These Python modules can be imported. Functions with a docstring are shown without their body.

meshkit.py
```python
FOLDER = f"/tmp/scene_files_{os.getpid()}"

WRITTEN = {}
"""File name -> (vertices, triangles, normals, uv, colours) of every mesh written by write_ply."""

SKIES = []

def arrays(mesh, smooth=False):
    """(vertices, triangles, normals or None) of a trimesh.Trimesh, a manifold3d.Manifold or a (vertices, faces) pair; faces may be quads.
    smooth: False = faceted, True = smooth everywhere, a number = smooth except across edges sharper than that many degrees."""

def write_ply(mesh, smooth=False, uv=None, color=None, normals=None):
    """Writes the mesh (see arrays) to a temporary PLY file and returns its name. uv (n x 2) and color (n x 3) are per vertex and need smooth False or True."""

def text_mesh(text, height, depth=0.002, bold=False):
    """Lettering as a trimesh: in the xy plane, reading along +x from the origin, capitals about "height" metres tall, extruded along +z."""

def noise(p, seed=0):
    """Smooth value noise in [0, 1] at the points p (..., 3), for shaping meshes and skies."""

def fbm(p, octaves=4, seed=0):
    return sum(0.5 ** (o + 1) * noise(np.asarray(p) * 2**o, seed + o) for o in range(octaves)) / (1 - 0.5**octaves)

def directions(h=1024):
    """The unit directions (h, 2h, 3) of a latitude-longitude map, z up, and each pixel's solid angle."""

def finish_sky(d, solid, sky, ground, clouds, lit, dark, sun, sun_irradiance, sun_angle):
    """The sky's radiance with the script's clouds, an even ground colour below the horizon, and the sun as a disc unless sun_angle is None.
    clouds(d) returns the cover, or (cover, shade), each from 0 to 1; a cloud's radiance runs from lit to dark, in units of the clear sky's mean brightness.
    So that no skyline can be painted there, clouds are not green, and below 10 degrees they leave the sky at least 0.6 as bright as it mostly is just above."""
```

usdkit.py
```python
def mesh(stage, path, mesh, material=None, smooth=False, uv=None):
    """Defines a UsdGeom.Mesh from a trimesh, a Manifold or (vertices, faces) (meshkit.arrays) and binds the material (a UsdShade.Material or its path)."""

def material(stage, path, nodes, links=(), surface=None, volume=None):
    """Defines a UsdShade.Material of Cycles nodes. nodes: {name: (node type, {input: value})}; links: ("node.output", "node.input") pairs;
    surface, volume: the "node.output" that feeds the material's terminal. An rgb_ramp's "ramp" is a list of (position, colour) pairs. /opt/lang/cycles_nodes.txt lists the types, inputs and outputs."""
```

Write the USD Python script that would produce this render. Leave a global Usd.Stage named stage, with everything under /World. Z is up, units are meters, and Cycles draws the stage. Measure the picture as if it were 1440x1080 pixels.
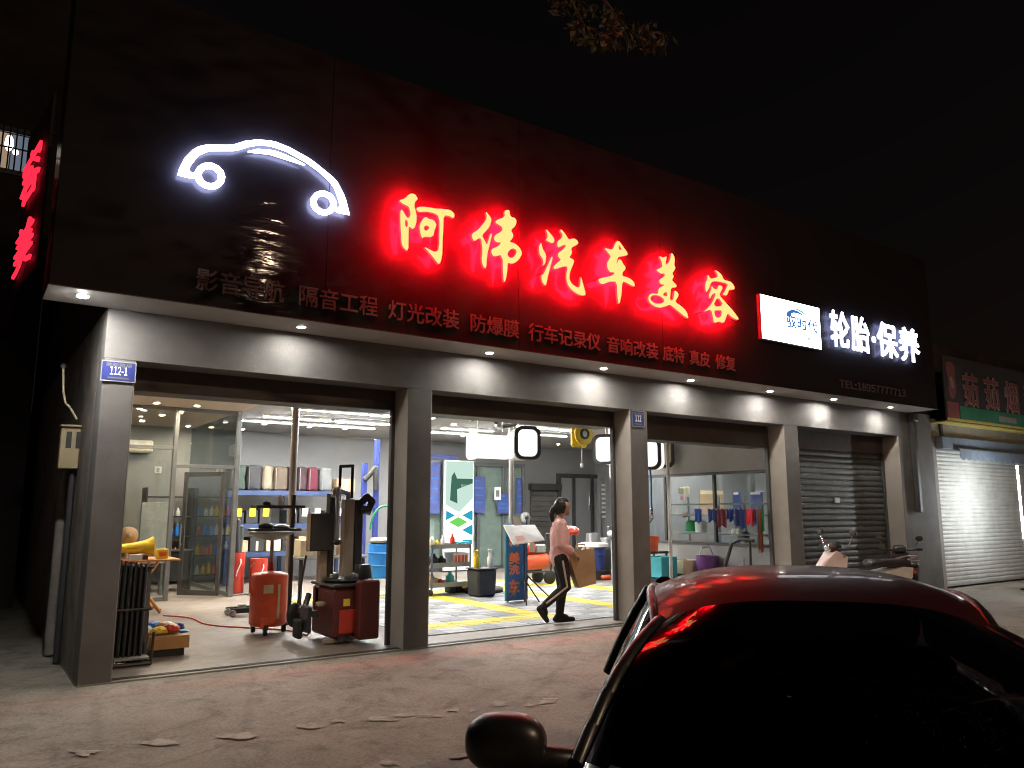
import math, json
import numpy as np
import trimesh
import manifold3d as m3
from shapely.geometry import Polygon, LineString, Point
from shapely import affinity, union_all
import usdkit, meshkit
from pxr import Usd, UsdGeom, UsdLux, UsdShade, Sdf, Gf

stage = Usd.Stage.CreateInMemory()
UsdGeom.SetStageUpAxis(stage, 'Z')
UsdGeom.SetStageMetersPerUnit(stage, 1.0)
stage.SetDefaultPrim(UsdGeom.Xform.Define(stage, '/World').GetPrim())
UsdGeom.Scope.Define(stage, '/World/Looks')
rng = np.random.default_rng(7)

# ---------------------------------------------------------------- camera, sky, moon, exposure
CAM = np.array([0.0, -7.964, 1.5])
PITCH, PSI, FPX = math.radians(9.141), math.radians(34.834), 1100.0
FWD = np.array([math.sin(PSI) * math.cos(PITCH), math.cos(PSI) * math.cos(PITCH), math.sin(PITCH)])
RIGHT = np.array([math.cos(PSI), -math.sin(PSI), 0.0])
UP = np.cross(RIGHT, FWD)
cam = UsdGeom.Camera.Define(stage, '/World/camera')
mt = np.eye(4)
mt[0, :3], mt[1, :3], mt[2, :3], mt[3, :3] = RIGHT, UP, -FWD, CAM
cam.AddTransformOp().Set(Gf.Matrix4d(*mt.ravel().tolist()))
cam.CreateHorizontalApertureAttr(36.0)
cam.CreateFocalLengthAttr(36.0 * FPX / 1440)
cam.CreateExposureAttr(0.0)

usdkit.material(stage, '/World/Looks/night_sky', {
    's': ('sky_texture', {'sky_type': 'single_scattering', 'sun_disc': False, 'sun_elevation': 0.12, 'sun_rotation': 2.5, 'aerosol_density': 3.0}),
    'm': ('mix_color', {'blend_type': 'multiply', 'fac': 1.0, 'b': (1.0, 0.52, 0.44)}),
    'b': ('background_shader', {'strength': 0.003})},
    [('s.color', 'm.a'), ('m.result', 'b.color')], surface='b.background')
dome = UsdLux.DomeLight.Define(stage, '/World/sky')
UsdShade.MaterialBindingAPI.Apply(dome.GetPrim()).Bind(UsdShade.Material.Get(stage, '/World/Looks/night_sky'))
moon = UsdLux.DistantLight.Define(stage, '/World/moon')
moon.CreateIntensityAttr(0.004); moon.CreateAngleAttr(0.5); moon.CreateNormalizeAttr(True); moon.CreateColorAttr(Gf.Vec3f(1, .93, .85))
moon.AddRotateXYZOp().Set(Gf.Vec3f(55, 0, 30))

# ---------------------------------------------------------------- ray helpers (pixel of the photograph -> point of a plane)
def ray(px, py):
    return FWD * FPX + RIGHT * (px - 720) + UP * (540 - py)
def onY(px, py, y):
    d = ray(px, py); return CAM + d * ((y - CAM[1]) / d[1])
def onZ(px, py, z=0.0):
    d = ray(px, py); return CAM + d * ((z - CAM[2]) / d[2])

# ---------------------------------------------------------------- materials
M = {}
def pm(name, col, rough=0.6, metal=0.0, var=0.18, scale=6.0, bump=0.0, bscale=40.0, **kw):
    col = np.array(col, float)
    nodes = {'tc': ('texture_coordinate', {}), 'n': ('noise_texture', {'scale': scale, 'detail': 4.0, 'roughness': 0.6}),
             'r': ('rgb_ramp', {'ramp': [(0.3, tuple(col * (1 - var))), (0.7, tuple(np.minimum(col * (1 + var), 0.95)))]}),
             'p': ('principled_bsdf', {'roughness': rough, 'metallic': metal, **kw})}
    links = [('tc.object', 'n.vector'), ('n.fac', 'r.fac'), ('r.color', 'p.base_color')]
    if bump:
        nodes['bn'] = ('noise_texture', {'scale': bscale, 'detail': 5.0})
        nodes['b'] = ('bump', {'strength': bump, 'distance': 0.01})
        links += [('tc.object', 'bn.vector'), ('bn.fac', 'b.height'), ('b.normal', 'p.normal')]
    M[name] = usdkit.material(stage, '/World/Looks/' + name, nodes, links, surface='p.BSDF')
def em(name, col, strength):
    M[name] = usdkit.material(stage, '/World/Looks/' + name, {'e': ('emission', {'color': tuple(col), 'strength': strength})}, [], surface='e.emission')
def pane(name, tint, ior=1.5, rough=0.0):
    M[name] = usdkit.material(stage, '/World/Looks/' + name, {'geo': ('geometry', {}), 'io': ('mix_float', {'a': ior, 'b': 1 / ior}), 'f': ('fresnel', {}), 't': ('transparent_bsdf', {'color': tint}),
        'g': ('glossy_bsdf', {'color': (.9, .9, .9), 'roughness': rough}), 'm': ('mix_closure', {})},
        [('geo.backfacing', 'io.fac'), ('io.result', 'f.IOR'), ('f.fac', 'm.fac'), ('t.BSDF', 'm.closure1'), ('g.BSDF', 'm.closure2')], surface='m.closure')

# walls and ground
pm('wall_grey', (.135, .13, .127), .75, var=.28, scale=1.3, bump=.15, bscale=60)
pm('inside_wall', (.27, .275, .28), .7, var=.08, scale=1.5, bump=.08)
pm('ceiling_grey', (.34, .34, .34), .8, var=.06)
pm('office_ceiling', (.55, .46, .36), .8, var=.05)
pm('soffit', (.42, .41, .39), .55, var=.1, scale=1.2)
pm('side_wall', (.22, .195, .18), .85, var=.4, scale=3, bump=.4, bscale=25)
pm('jamb', (.33, .295, .26), .6, var=.1, scale=3)
pm('hood', (.055, .045, .043), .5, var=.2)
pm('dark_frame', (.06, .06, .062), .4, var=.15)
pm('frame_grey', (.22, .23, .24), .35, .6, var=.1)
pm('slat_dark', (.075, .078, .08), .42, .3, var=.25, scale=9)
pm('slat_white', (.58, .58, .56), .42, .1, var=.12, scale=4)
pm('dark_building', (.05, .042, .04), .85, var=.4, scale=1.5, bump=.3)
# glossy black sign panels with a faint ripple
M['sign_panel'] = usdkit.material(stage, '/World/Looks/sign_panel', {
    'g': ('geometry', {}), 'mp': ('mapping', {'scale': (1.3, 1.3, 9.0)}), 'n': ('noise_texture', {'scale': 1.6, 'detail': 3.0}),
    'b': ('bump', {'strength': .30, 'distance': .012}),
    'p': ('principled_bsdf', {'base_color': (.015, .013, .015), 'roughness': .6, 'specular_ior_level': .14, 'coat_weight': .16, 'coat_roughness': .06})},
    [('g.position', 'mp.vector'), ('mp.vector', 'n.vector'), ('n.fac', 'b.height'), ('b.normal', 'p.coat_normal')], surface='p.BSDF')
# outdoor ground: worn concrete, stained, with grit
M['ground'] = usdkit.material(stage, '/World/Looks/ground', {
    'g': ('geometry', {}), 'n1': ('noise_texture', {'scale': .55, 'detail': 7.0, 'roughness': .66}), 'n2': ('noise_texture', {'scale': 38.0, 'detail': 6.0, 'roughness': .8}),
    'n3': ('noise_texture', {'scale': 2.7, 'detail': 6.0, 'roughness': .75, 'distortion': .8}), 'mpc': ('mapping', {'scale': (1.0, 1.0, .05)}),
    'vc': ('voronoi_texture', {'feature': 'distance_to_edge', 'scale': .42, 'randomness': 1.0}), 'nd': ('noise_texture', {'scale': 3.2, 'detail': 5.0}), 'mixv': ('mix_vector', {'fac': .12}),
    'rc': ('rgb_ramp', {'ramp': [(0.0, (.35, .34, .33)), (.006, (.5, .5, .5)), (.012, (1, 1, 1))]}), 'vs': ('voronoi_texture', {'scale': 9.0, 'randomness': 1.0}),
    'rs': ('rgb_ramp', {'ramp': [(0.0, (.55, .52, .5)), (.05, (.7, .68, .66)), (.09, (1, 1, 1))]}),
    'r1': ('rgb_ramp', {'ramp': [(.28, (.165, .15, .125)), (.5, (.285, .262, .222)), (.72, (.365, .342, .298))]}),
    'r3': ('rgb_ramp', {'ramp': [(.33, (.55, .53, .5)), (.5, (1, 1, 1)), (.66, (1.12, 1.11, 1.08))]}),
    'r2': ('rgb_ramp', {'ramp': [(.36, (.62, .62, .62)), (.52, (1, 1, 1)), (.68, (1.2, 1.2, 1.2))]}),
    'm': ('mix_color', {'blend_type': 'multiply', 'fac': .85}), 'm2': ('mix_color', {'blend_type': 'multiply', 'fac': .9}), 'm3': ('mix_color', {'blend_type': 'multiply', 'fac': .25}), 'm4': ('mix_color', {'blend_type': 'multiply', 'fac': .8}),
    'b': ('bump', {'strength': .45, 'distance': .015}), 'p': ('principled_bsdf', {'roughness': .85})},
    [('g.position', 'n1.vector'), ('g.position', 'n2.vector'), ('g.position', 'n3.vector'), ('g.position', 'mpc.vector'), ('g.position', 'nd.vector'), ('mpc.vector', 'mixv.a'), ('nd.color', 'mixv.b'), ('mixv.result', 'vc.vector'), ('g.position', 'vs.vector'),
     ('vc.distance', 'rc.fac'), ('vs.distance', 'rs.fac'), ('n1.fac', 'r1.fac'), ('n2.fac', 'r2.fac'), ('n3.fac', 'r3.fac'),
     ('r1.color', 'm.a'), ('r2.color', 'm.b'), ('m.result', 'm2.a'), ('r3.color', 'm2.b'), ('m2.result', 'm3.a'), ('rc.color', 'm3.b'), ('m3.result', 'm4.a'), ('rs.color', 'm4.b'), ('m4.result', 'p.base_color'), ('n2.fac', 'b.height'), ('b.normal', 'p.normal')], surface='p.BSDF')
M['shop_floor'] = usdkit.material(stage, '/World/Looks/shop_floor', {
    'g': ('geometry', {}), 'n1': ('noise_texture', {'scale': .9, 'detail': 6.0, 'roughness': .65}), 'n2': ('noise_texture', {'scale': 7.0, 'detail': 5.0, 'roughness': .7}),
    'r1': ('rgb_ramp', {'ramp': [(.3, (.15, .122, .098)), (.5, (.25, .212, .178)), (.7, (.30, .262, .225))]}),
    'r2': ('rgb_ramp', {'ramp': [(.33, (.55, .54, .53)), (.5, (1, 1, 1))]}), 'm': ('mix_color', {'blend_type': 'multiply', 'fac': .75}),
    'p': ('principled_bsdf', {'roughness': .5})},
    [('g.position', 'n1.vector'), ('g.position', 'n2.vector'), ('n1.fac', 'r1.fac'), ('n2.fac', 'r2.fac'), ('r1.color', 'm.a'), ('r2.color', 'm.b'), ('m.result', 'p.base_color')], surface='p.BSDF')
pm('tile_light', (.40, .41, .42), .5, var=.12, scale=9)
pm('tile_dark', (.22, .23, .24), .5, var=.14, scale=9)
pm('yellow_line', (.66, .57, .05), .6, var=.12, scale=5)
pm('patch', (.35, .325, .28), .9, var=.35, scale=14)
# emitters
em('led', (1, .98, .95), 430)
em('spot_room', (1, .93, .82), 160)
em('spot_office', (1, .82, .58), 1300)
em('red_face', (1.0, .37, .12), 2.3)
em('red_side', (1.0, .005, .006), 17)
em('red_halo', (1.0, .002, .008), 720)
em('white_halo', (.50, .56, 1.0), 9)
em('white_side', (.60, .66, 1.0), 1.2)
em('blue_halo', (.50, .56, 1.0), 42)
em('white_face', (.98, .99, 1.0), 3)
em('blue_side', (.70, .74, 1.0), 4)
em('box_face', (.97, .98, 1.0), 3.2)
em('red_sign', (1.0, .02, .05), 1.6)
em('sodium', (1.0, .70, .46), 2900)
em('window_glow', (1.0, .74, .5), .32)
em('window_lamp', (1.0, .92, .8), 5)
em('window_cool', (.55, .65, .85), .22)
em('tube', (.95, 1, 1), 175)
em('spot_bright', (1, .97, .9), 2400)
em('poster_dark', (.10, .26, .19), .6)
em('poster_glow', (.97, 1, .99), 1.5)
em('poster_green', (.20, .70, .14), 1.0)
em('poster_teal', (.04, .42, .62), .9)
em('poster_photo', (.62, .84, .74), .95)
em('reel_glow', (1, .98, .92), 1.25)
M['spot_cool'] = usdkit.material(stage, '/World/Looks/spot_cool', {'o': ('object_info', {}), 'mr': ('map_range', {'to_min': 750.0, 'to_max': 1350.0}), 'e': ('emission', {'color': (1, .96, .86)})},
    [('o.random', 'mr.value'), ('mr.result', 'e.strength')], surface='e.emission')
em('lit_blue', (.06, .22, .62), .8)
em('lit_grey', (.26, .30, .38), .8)
em('lit_green', (.08, .68, .60), .8)
# paints, metals, plastics
for n, c, r, me in [('red_paint', (.52, .05, .03), .35, 0), ('orange_red', (.72, .11, .045), .38, 0), ('dark_red', (.11, .020, .018), .42, 0), ('black_steel', (.035, .035, .037), .4, .2),
    ('black_plastic', (.03, .03, .03), .5, 0), ('steel', (.55, .55, .55), .3, .9), ('tan_steel', (.38, .29, .22), .45, .1), ('pole_grey', (.46, .43, .41), .35, .3), ('pole_white', (.62, .64, .65), .4, 0),
    ('wood', (.50, .27, .10), .55, 0), ('orange_wood', (.55, .24, .06), .5, 0), ('yellow', (.85, .60, .04), .45, 0), ('white_plastic', (.78, .77, .74), .4, 0), ('cream', (.68, .60, .42), .5, 0),
    ('blue_plastic', (.03, .05, .22), .4, 0), ('shelf_blue', (.04, .065, .15), .45, 0), ('teal_plastic', (.06, .42, .52), .45, 0), ('purple_plastic', (.16, .05, .24), .45, 0), ('bright_blue', (.03, .25, .75), .4, 0),
    ('carton', (.46, .32, .19), .8, 0), ('kraft', (.48, .31, .17), .85, 0), ('green_plastic', (.03, .30, .10), .45, 0), ('tire', (.02, .02, .02), .8, 0), ('paper_white', (.86, .85, .84), .7, 0),
    ('pink_cloth', (.84, .48, .47), .9, 0), ('black_cloth', (.022, .021, .023), .9, 0), ('stripe_cloth', (.62, .50, .40), .9, 0), ('skin', (.46, .27, .20), .55, 0), ('hair', (.012, .009, .008), .5, 0),
    ('cloth_green', (.05, .075, .06), .9, 0), ('cloth_charcoal', (.045, .045, .048), .9, 0), ('cloth_cream', (.24, .20, .145), .9, 0), ('cloth_brown', (.10, .078, .058), .9, 0), ('cloth_maroon', (.05, .028, .032), .9, 0),
    ('cloth_crimson', (.10, .016, .03), .9, 0), ('cloth_silver', (.155, .165, .165), .8, 0), ('towel_blue', (.03, .07, .32), .95, 0), ('towel_navy', (.025, .035, .13), .95, 0), ('towel_maroon', (.16, .03, .045), .95, 0),
    ('towel_red', (.55, .04, .06), .95, 0), ('towel_green', (.03, .22, .06), .95, 0), ('towel_brown', (.16, .06, .04), .95, 0), ('poster_blue', (.065, .09, .27), .5, 0), ('pale_green', (.30, .36, .33), .6, 0), ('board_grey', (.30, .31, .30), .6, 0), ('plate_blue', (.03, .045, .24), .4, 0),
    ('banner_blue', (.04, .16, .50), .6, 0), ('banner_orange', (.80, .22, .12), .6, 0), ('meter_beige', (.36, .29, .17), .6, 0), ('letter_unlit', (.12, .10, .10), .5, 0), ('ink_blue', (.04, .16, .45), .5, 0), ('ink_grey', (.16, .17, .22), .5, 0), ('ink_green', (.05, .55, .45), .5, 0),
    ('nb_green', (.05, .22, .13), .6, 0), ('nb_pink', (.26, .085, .09), .6, 0), ('nb_white', (.30, .28, .27), .6, 0), ('nb_yellow', (.55, .45, .12), .6, 0), ('nb_dark', (.05, .05, .055), .7, 0), ('nb_wall', (.30, .28, .26), .75, 0),
    ('awning', (.16, .20, .26), .8, 0), ('scooter_white', (.82, .82, .8), .25, 0), ('pipe_dark', (.045, .045, .05), .5, 0), ('leaf', (.075, .052, .020), .55, 0), ('leaf2', (.20, .11, .04), .55, 0), ('bark', (.09, .07, .05), .9, 0)]:
    pm(n, c, r, me, var=.14, scale=5, bump=.05 if r > .7 else 0)
pm('car_paint', (.028, .005, .008), .4, .0, var=.05, specular_ior_level=.12, coat_weight=.26, coat_roughness=.015)
pm('car_trim', (.015, .015, .016), .35)
pm('car_inside', (.012, .012, .013), .8)
pm('chrome', (.7, .7, .7), .12, 1.0, var=.02)
pane('glass', (.90, .93, .92))
pane('glass_dim', (.62, .66, .66))
pane('car_glass', (.035, .03, .032), 1.45)
pane('lamp_glass', (.9, .9, .9))

# ---------------------------------------------------------------- naming
used = {}
def numbered(path):
    n = used.get(path, -1) + 1; used[path] = n
    return path if n == 0 else f'{path}_{n:03d}'
def tag(prim, label=None, cat=None, group=None, kind=None):
    for k, v in (('label', label), ('category', cat), ('group', group), ('kind', kind)):
        if v: prim.SetCustomDataByKey(k, v)
def put(path, mesh, mat, smooth):
    return usdkit.mesh(stage, path, mesh, M[mat], smooth).GetPrim()
class Thing:
    """an Xform at the thing's base; meshes are given in world coordinates (or local ones) and hung under it"""
    def __init__(s, name, label, cat, loc=(0, 0, 0), rotz=0.0, group=None, kind=None):
        s.path = numbered('/World/' + name)
        x = UsdGeom.Xform.Define(stage, s.path)
        s.loc, s.rot = np.array(loc, float), rotz
        x.AddTranslateOp().Set(Gf.Vec3d(*s.loc.tolist())); x.AddRotateZOp().Set(math.degrees(rotz))
        s.prim = x.GetPrim(); tag(s.prim, label, cat, group, kind); s.args = (name, cat, group)
    def part(s, name, mesh, mat, smooth=False, under=None, label=None, local=False, kind=None):
        if isinstance(mesh, MB): mesh = mesh.m()
        mesh = mesh.copy()
        if not local:
            mesh.apply_translation(-s.loc)
            if s.rot: mesh.apply_transform(trimesh.transformations.rotation_matrix(-s.rot, [0, 0, 1]))
        p = numbered((under or s.path) + '/' + name)
        pr = put(p, mesh, mat, smooth); tag(pr, label, kind=kind)
        return p
    def dup(s, loc, rotz, label, group=None):
        c = Thing(s.args[0], label, s.args[1], loc, rotz, group or s.args[2])
        c.prim.GetReferences().AddInternalReference(s.path); c.prim.SetInstanceable(True)
        return c
def single(name, mesh, mat, label=None, cat=None, group=None, kind=None, smooth=False):
    if isinstance(mesh, MB): mesh = mesh.m()
    pr = put(numbered('/World/' + name), mesh, mat, smooth); tag(pr, label, cat, group, kind); return pr

# ---------------------------------------------------------------- mesh helpers
TM = trimesh.transformations
def rot(ax, a): return TM.rotation_matrix(a, ax)
def frame(d):
    d = np.array(d, float); d /= np.linalg.norm(d)
    a = np.cross(d, [0, 0, 1.0]) if abs(d[2]) < .9 else np.cross(d, [1.0, 0, 0]); a /= np.linalg.norm(a)
    return a, np.cross(d, a), d
class MB:
    def __init__(s): s.p = []
    def add(s, m): s.p.append(m); return s
    def m(s): return trimesh.util.concatenate(s.p) if len(s.p) > 1 else s.p[0]
    def box(s, lo, hi, c=0.0):
        lo, hi = np.minimum(lo, hi), np.maximum(lo, hi)
        if c <= 0:
            b = trimesh.creation.box(hi - lo); b.apply_translation((lo + hi) / 2)
        else:
            b = cbox(hi - lo, c); b.apply_translation((lo + hi) / 2)
        return s.add(b)
    def cyl(s, a, b, r, r2=None, n=16):
        a, b = np.array(a, float), np.array(b, float); r2 = r if r2 is None else r2
        u, v, d = frame(b - a); t = np.arange(n) * 2 * np.pi / n
        ring = np.cos(t)[:, None] * u + np.sin(t)[:, None] * v
        V = np.vstack([a + ring * r, b + ring * r2, a[None], b[None]]); i = np.arange(n); j = (i + 1) % n
        F = np.vstack([np.c_[i, i + n, j], np.c_[j, i + n, j + n], np.c_[i, j, 0 * i + 2 * n], np.c_[i + n, 0 * i + 2 * n + 1, j + n]])
        mm = trimesh.Trimesh(V, F, process=False)
        if mm.volume < 0: mm.invert()
        return s.add(mm)
    def tube(s, pts, r, n=8):
        pts = np.array(pts, float)
        for k in range(len(pts) - 1): s.cyl(pts[k], pts[k + 1], r, n=n)
        for q in pts[1:-1]: s.sph(q, r, 1)
        return s
    def sph(s, c, r, sub=2, sc=(1, 1, 1)):
        m = trimesh.creation.icosphere(sub, 1.0); m.apply_scale(np.array(sc) * r); m.apply_translation(c); return s.add(m)
    def lathe(s, prof, c, n=24):
        m = trimesh.creation.revolve(np.array(prof, float), sections=n); m.apply_translation(c); return s.add(m)
    def quad(s, a, b, c, d): return s.add(trimesh.Trimesh([a, b, c, d], [[0, 1, 2], [0, 2, 3]], process=False))
    def rot(s, ax, ang, c=(0, 0, 0)):
        T = TM.rotation_matrix(ang, ax, c)
        for m in s.p: m.apply_transform(T)
        return s
    def move(s, d):
        for m in s.p: m.apply_translation(d)
        return s
def cbox(size, c):
    x, y, z = np.array(size) / 2; P = []
    for sx in (-1, 1):
        for sy in (-1, 1):
            for sz in (-1, 1):
                P += [(sx * (x - c), sy * (y - c), sz * z), (sx * x, sy * (y - c), sz * (z - c)), (sx * (x - c), sy * y, sz * (z - c))]
    return trimesh.convex.convex_hull(np.array(P))
def box(lo, hi, c=0.0): return MB().box(lo, hi, c).m()
def chaikin(p, k=1):
    p = np.array(p, float)
    for _ in range(k):
        q = np.roll(p, -1, 0); p = np.stack([.75 * p + .25 * q, .25 * p + .75 * q], 1).reshape(-1, 2)
    return p
def extrude_xz(poly, y0, y1):
    """shapely polygon in (x, z) -> solid between y0 (front, towards the street) and y1"""
    out = []
    for g in getattr(poly, 'geoms', [poly]):
        if g.area < 1e-7: continue
        m = trimesh.creation.extrude_polygon(g, y1 - y0, engine='earcut')
        v = m.vertices.copy(); m.vertices = np.c_[v[:, 0], y0 + v[:, 2], v[:, 1]]; m.fix_normals() if m.volume < 0 else None
        if m.volume < 0: m.invert()
        out.append(m)
    return trimesh.util.concatenate(out)
def face_xz(poly, y):
    out = []
    for g in getattr(poly, 'geoms', [poly]):
        v, f = trimesh.creation.triangulate_polygon(g, engine='earcut')
        m = trimesh.Trimesh(np.c_[v[:, 0], np.full(len(v), y), v[:, 1]], f, process=False)
        if len(m.faces) and m.face_normals[0][1] > 0: m.invert()
        out.append(m)
    return trimesh.util.concatenate(out)
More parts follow.
